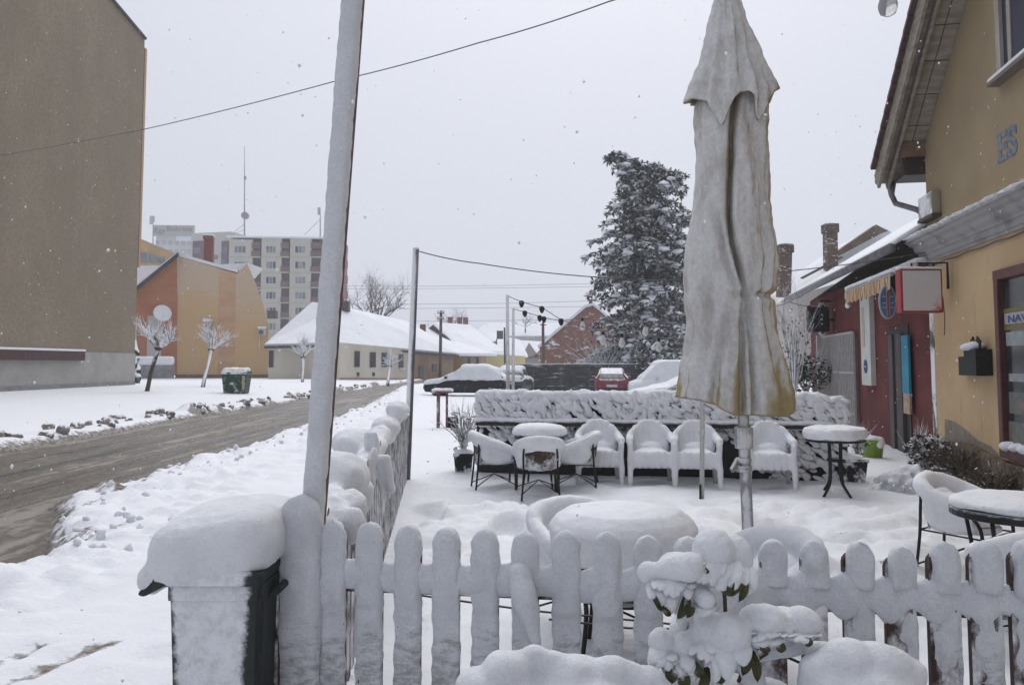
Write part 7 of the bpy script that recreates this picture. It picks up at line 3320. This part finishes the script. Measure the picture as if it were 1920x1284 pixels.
M_GREENLEAF = snowy('green_leaf', (.028, .042, .018), (.06, .055, .02), up=.5, bias=.0, kn=.9, scale=16, rough=.45)
lf = MB()


def leaf(x0, y0, x1, y1, w_, Y=2.40):
    a, b = at(x0, y0, Y - .03), at(x1, y1 + 8, Y - .055)
    d = b - a
    s = V((d.z, 0, -d.x)).normalized() * w_ * Y / F
    k = 7
    vs, fs = [], []
    for i in range(k):
        f = i / (k - 1)
        ww = math.sin(math.pi * min(1, .12 + .88 * f)) ** .7 if f < 1 else .02
        c = a.lerp(b, f) + V((0, -.02 * math.sin(f * 3.1), 0))
        vs += [c - s * ww, c + V((0, .006, 0)), c + s * ww]
    for i in range(k - 1):
        for j in range(2):
            fs.append((i * 3 + j, i * 3 + j + 1, i * 3 + j + 4, i * 3 + j + 3))
    lf.add(vs, fs)


for a in ((1390, 1075, 1368, 1108, 9), (1398, 1080, 1385, 1120, 8), (1285, 1120, 1270, 1152, 9), (1296, 1122, 1288, 1150, 8), (1374, 1180, 1382, 1228, 6), (1262, 1240, 1250, 1275, 12), (1275, 1250, 1285, 1285, 12), (1300, 1240, 1318, 1262, 9),
          (1345, 1240, 1352, 1275, 10), (1400, 1215, 1392, 1258, 10), (1410, 1220, 1420, 1270, 9), (1326, 1250, 1310, 1284, 10), (1430, 1200, 1432, 1216, 10), (1455, 1200, 1468, 1214, 9), (1505, 1192, 1520, 1202, 8), (1240, 1135, 1258, 1146, 6), (1222, 1110, 1240, 1138, 5), (1318, 1062, 1328, 1066, 4), (1345, 1096, 1380, 1106, 8)):
    leaf(*a)
fo = lf.build('foliage', M_GREENLEAF, SP)
fo.modifiers.new('thick', 'SOLIDIFY').thickness = .0015
m = MB()
M_STEM = snowy('plant_stem', (.05, .035, .02), (.08, .07, .035), up=.5, wind=.2, bias=0, kn=1, scale=20)
for P in ([(1330, 1400), (1300, 1250), (1275, 1160), (1290, 1100)], [(1330, 1400), (1345, 1280), (1360, 1150), (1350, 1060)], [(1345, 1400), (1400, 1240), (1450, 1195)], [(1330, 1400), (1280, 1280), (1245, 1220)], [(1400, 1300), (1415, 1245), (1440, 1224), (1500, 1218)]):
    m.tube(smooth_path([at(x, y, 2.46) for x, y in P]), .006, 6)
m.build('stem', M_STEM, SP, True)
for px0, px1, pyt, pk_, Y, nm, lb in ((870, 1245, 1195, [(905, 1284, 54, 26), (960, 1258, 54, 34), (1008, 1226, 30, 26), (1030, 1238, 36, 28), (1062, 1258, 56, 34), (1110, 1276, 46, 28), (1150, 1256, 32, 18), (1186, 1262, 26, 18), (1215, 1270, 36, 20), (1235, 1292, 36, 20), (1050, 1306, 160, 42)], 2.32, 0, 'low shrub under a white hump before the fence, left of the bowed plant'),
                                       (1510, 1720, 1205, [(1545, 1262, 44, 34), (1590, 1238, 56, 34), (1650, 1246, 60, 40), (1694, 1268, 40, 36), (1610, 1290, 110, 54)], 2.34, 1, 'low shrub under a white hump before the fence, right of the bowed plant')):
    c = at((px0 + px1) / 2, 1284, Y)
    t = thing('buried_shrub', V((c.x, Y, 0)), lb, 'shrub', 'snow-buried shrubs before the picket fence')
    m = MB()
    s = Y / F
    for x, y, rx, rz in pk_:
        m.ball(at(x, y, Y), (rx * s, rx * s * .8, rz * s), 2)
    b = at((px0 + px1) / 2, 1360, Y)
    m.ball(V((b.x, Y, b.z - .31)), ((px1 - px0) * s * .5, .22, .38), 3)
    m.ball(V((b.x, Y, .15)), ((px1 - px0) * s * .55, .26, .30), 3)
    link('snow_load', blob(m, .012, 4, .02, 6, .005, 22, seed=nm), M_PSNOW, t, True)
    l = MB()
    for i in range(40):
        x = RND.uniform(px0, px1)
        q = at(x, RND.uniform(1320, 1400), Y - .2)
        d = V((RND.gauss(0, 1), -1, RND.gauss(0, .6))).normalized()
        sd = d.cross(V((0, 0, 1))).normalized() * .01
        l.add([q, q + d * .03 + sd, q + d * .06, q + d * .03 - sd], [(0, 1, 2, 3)])
    l.build('foliage', M_GREENLEAF, t, fix=False)

# ------------------------------------------------------------------ glass bulb hanging at the top edge
q = at(1664, -8, 3.3)
t = thing('glass_bulb', q, 'round glass light bulb hanging at the top edge of the picture', 'light bulb')
gm_ = bpy.data.materials.new('clear_glass')
gm_.use_nodes = True
gb = gm_.node_tree.nodes['Principled BSDF']
gb.inputs['Base Color'].default_value = (.52, .53, .54, 1)
gb.inputs['Roughness'].default_value = .12
gb.inputs['Transmission Weight'].default_value = .55
gb.inputs['IOR'].default_value = 1.2
m = MB()
s = 3.3 / F
m.lathe([(.004, -42 * s), (.010, -41.5 * s), (14 * s, -36 * s), (17.5 * s, -26 * s), (18 * s, -18 * s), (15 * s, -4 * s), (8 * s, 12 * s), (6.5 * s, 16 * s)], q, 24)
m.build('bulb', gm_, t, True)
m = MB()
m.lathe([(7.5 * s, 14 * s), (8 * s, 34 * s), (5 * s, 40 * s), (2 * s, 44 * s)], q, 16)
m.build('socket', M_SOCKET, t)
m = MB()
m.tube([q + V((0, 0, 43 * s)), q + V((.02, 0, .35))], .004, 6)
m.tube([q + V((-1.5, .3, .38)), q + V((.02, 0, .35)), q + V((1.4, -.2, .42))], .004, 6)
m.build('cord', M_WIRE, t)

# ------------------------------------------------------------------ falling snow and misty air
fl = MB()
rnd = random.Random(99)
oc = [V((1, 0, 0)), V((-1, 0, 0)), V((0, 1, 0)), V((0, -1, 0)), V((0, 0, 1)), V((0, 0, -1))]
of_ = [(0, 2, 4), (2, 1, 4), (1, 3, 4), (3, 0, 4), (2, 0, 5), (1, 2, 5), (3, 1, 5), (0, 3, 5)]
for i in range(9000):
    y = 2.2 + 30 * rnd.random() ** .75
    x = rnd.uniform(-1, 1) * (2 + y * .85)
    z = rnd.uniform(.15, 2.5 + y * .50)
    r = rnd.uniform(.003, .0078)
    k = rnd.uniform(.8, 1.5)
    c = V((x, y, z))
    fl.add([c + V((v.x * r, v.y * r, v.z * r * k)) for v in oc], of_)
tag(fl.build('falling_snow', mat('snowflake', (.86, .87, .9), None, 1, .6), None, True, fix=False), 'loose snowflakes drifting down over the whole scene', 'falling snow', kind='stuff')

hz = MB()
hz.box((0, 214, 26), (940, 480, 56))
h = hz.build('haze', None or bpy.data.materials.new('haze'), None)
hm = h.data.materials[0]
hm.use_nodes = True
for n in list(hm.node_tree.nodes):
    hm.node_tree.nodes.remove(n)
o = hm.node_tree.nodes.new('ShaderNodeOutputMaterial')
pv = hm.node_tree.nodes.new('ShaderNodeVolumePrincipled')
pv.inputs['Color'].default_value = (.86, .88, .93, 1)
pv.inputs['Density'].default_value = .0011
hm.node_tree.links.new(pv.outputs[0], o.inputs['Volume'])
tag(h, 'thin snowy mist filling the street', 'haze', kind='stuff')
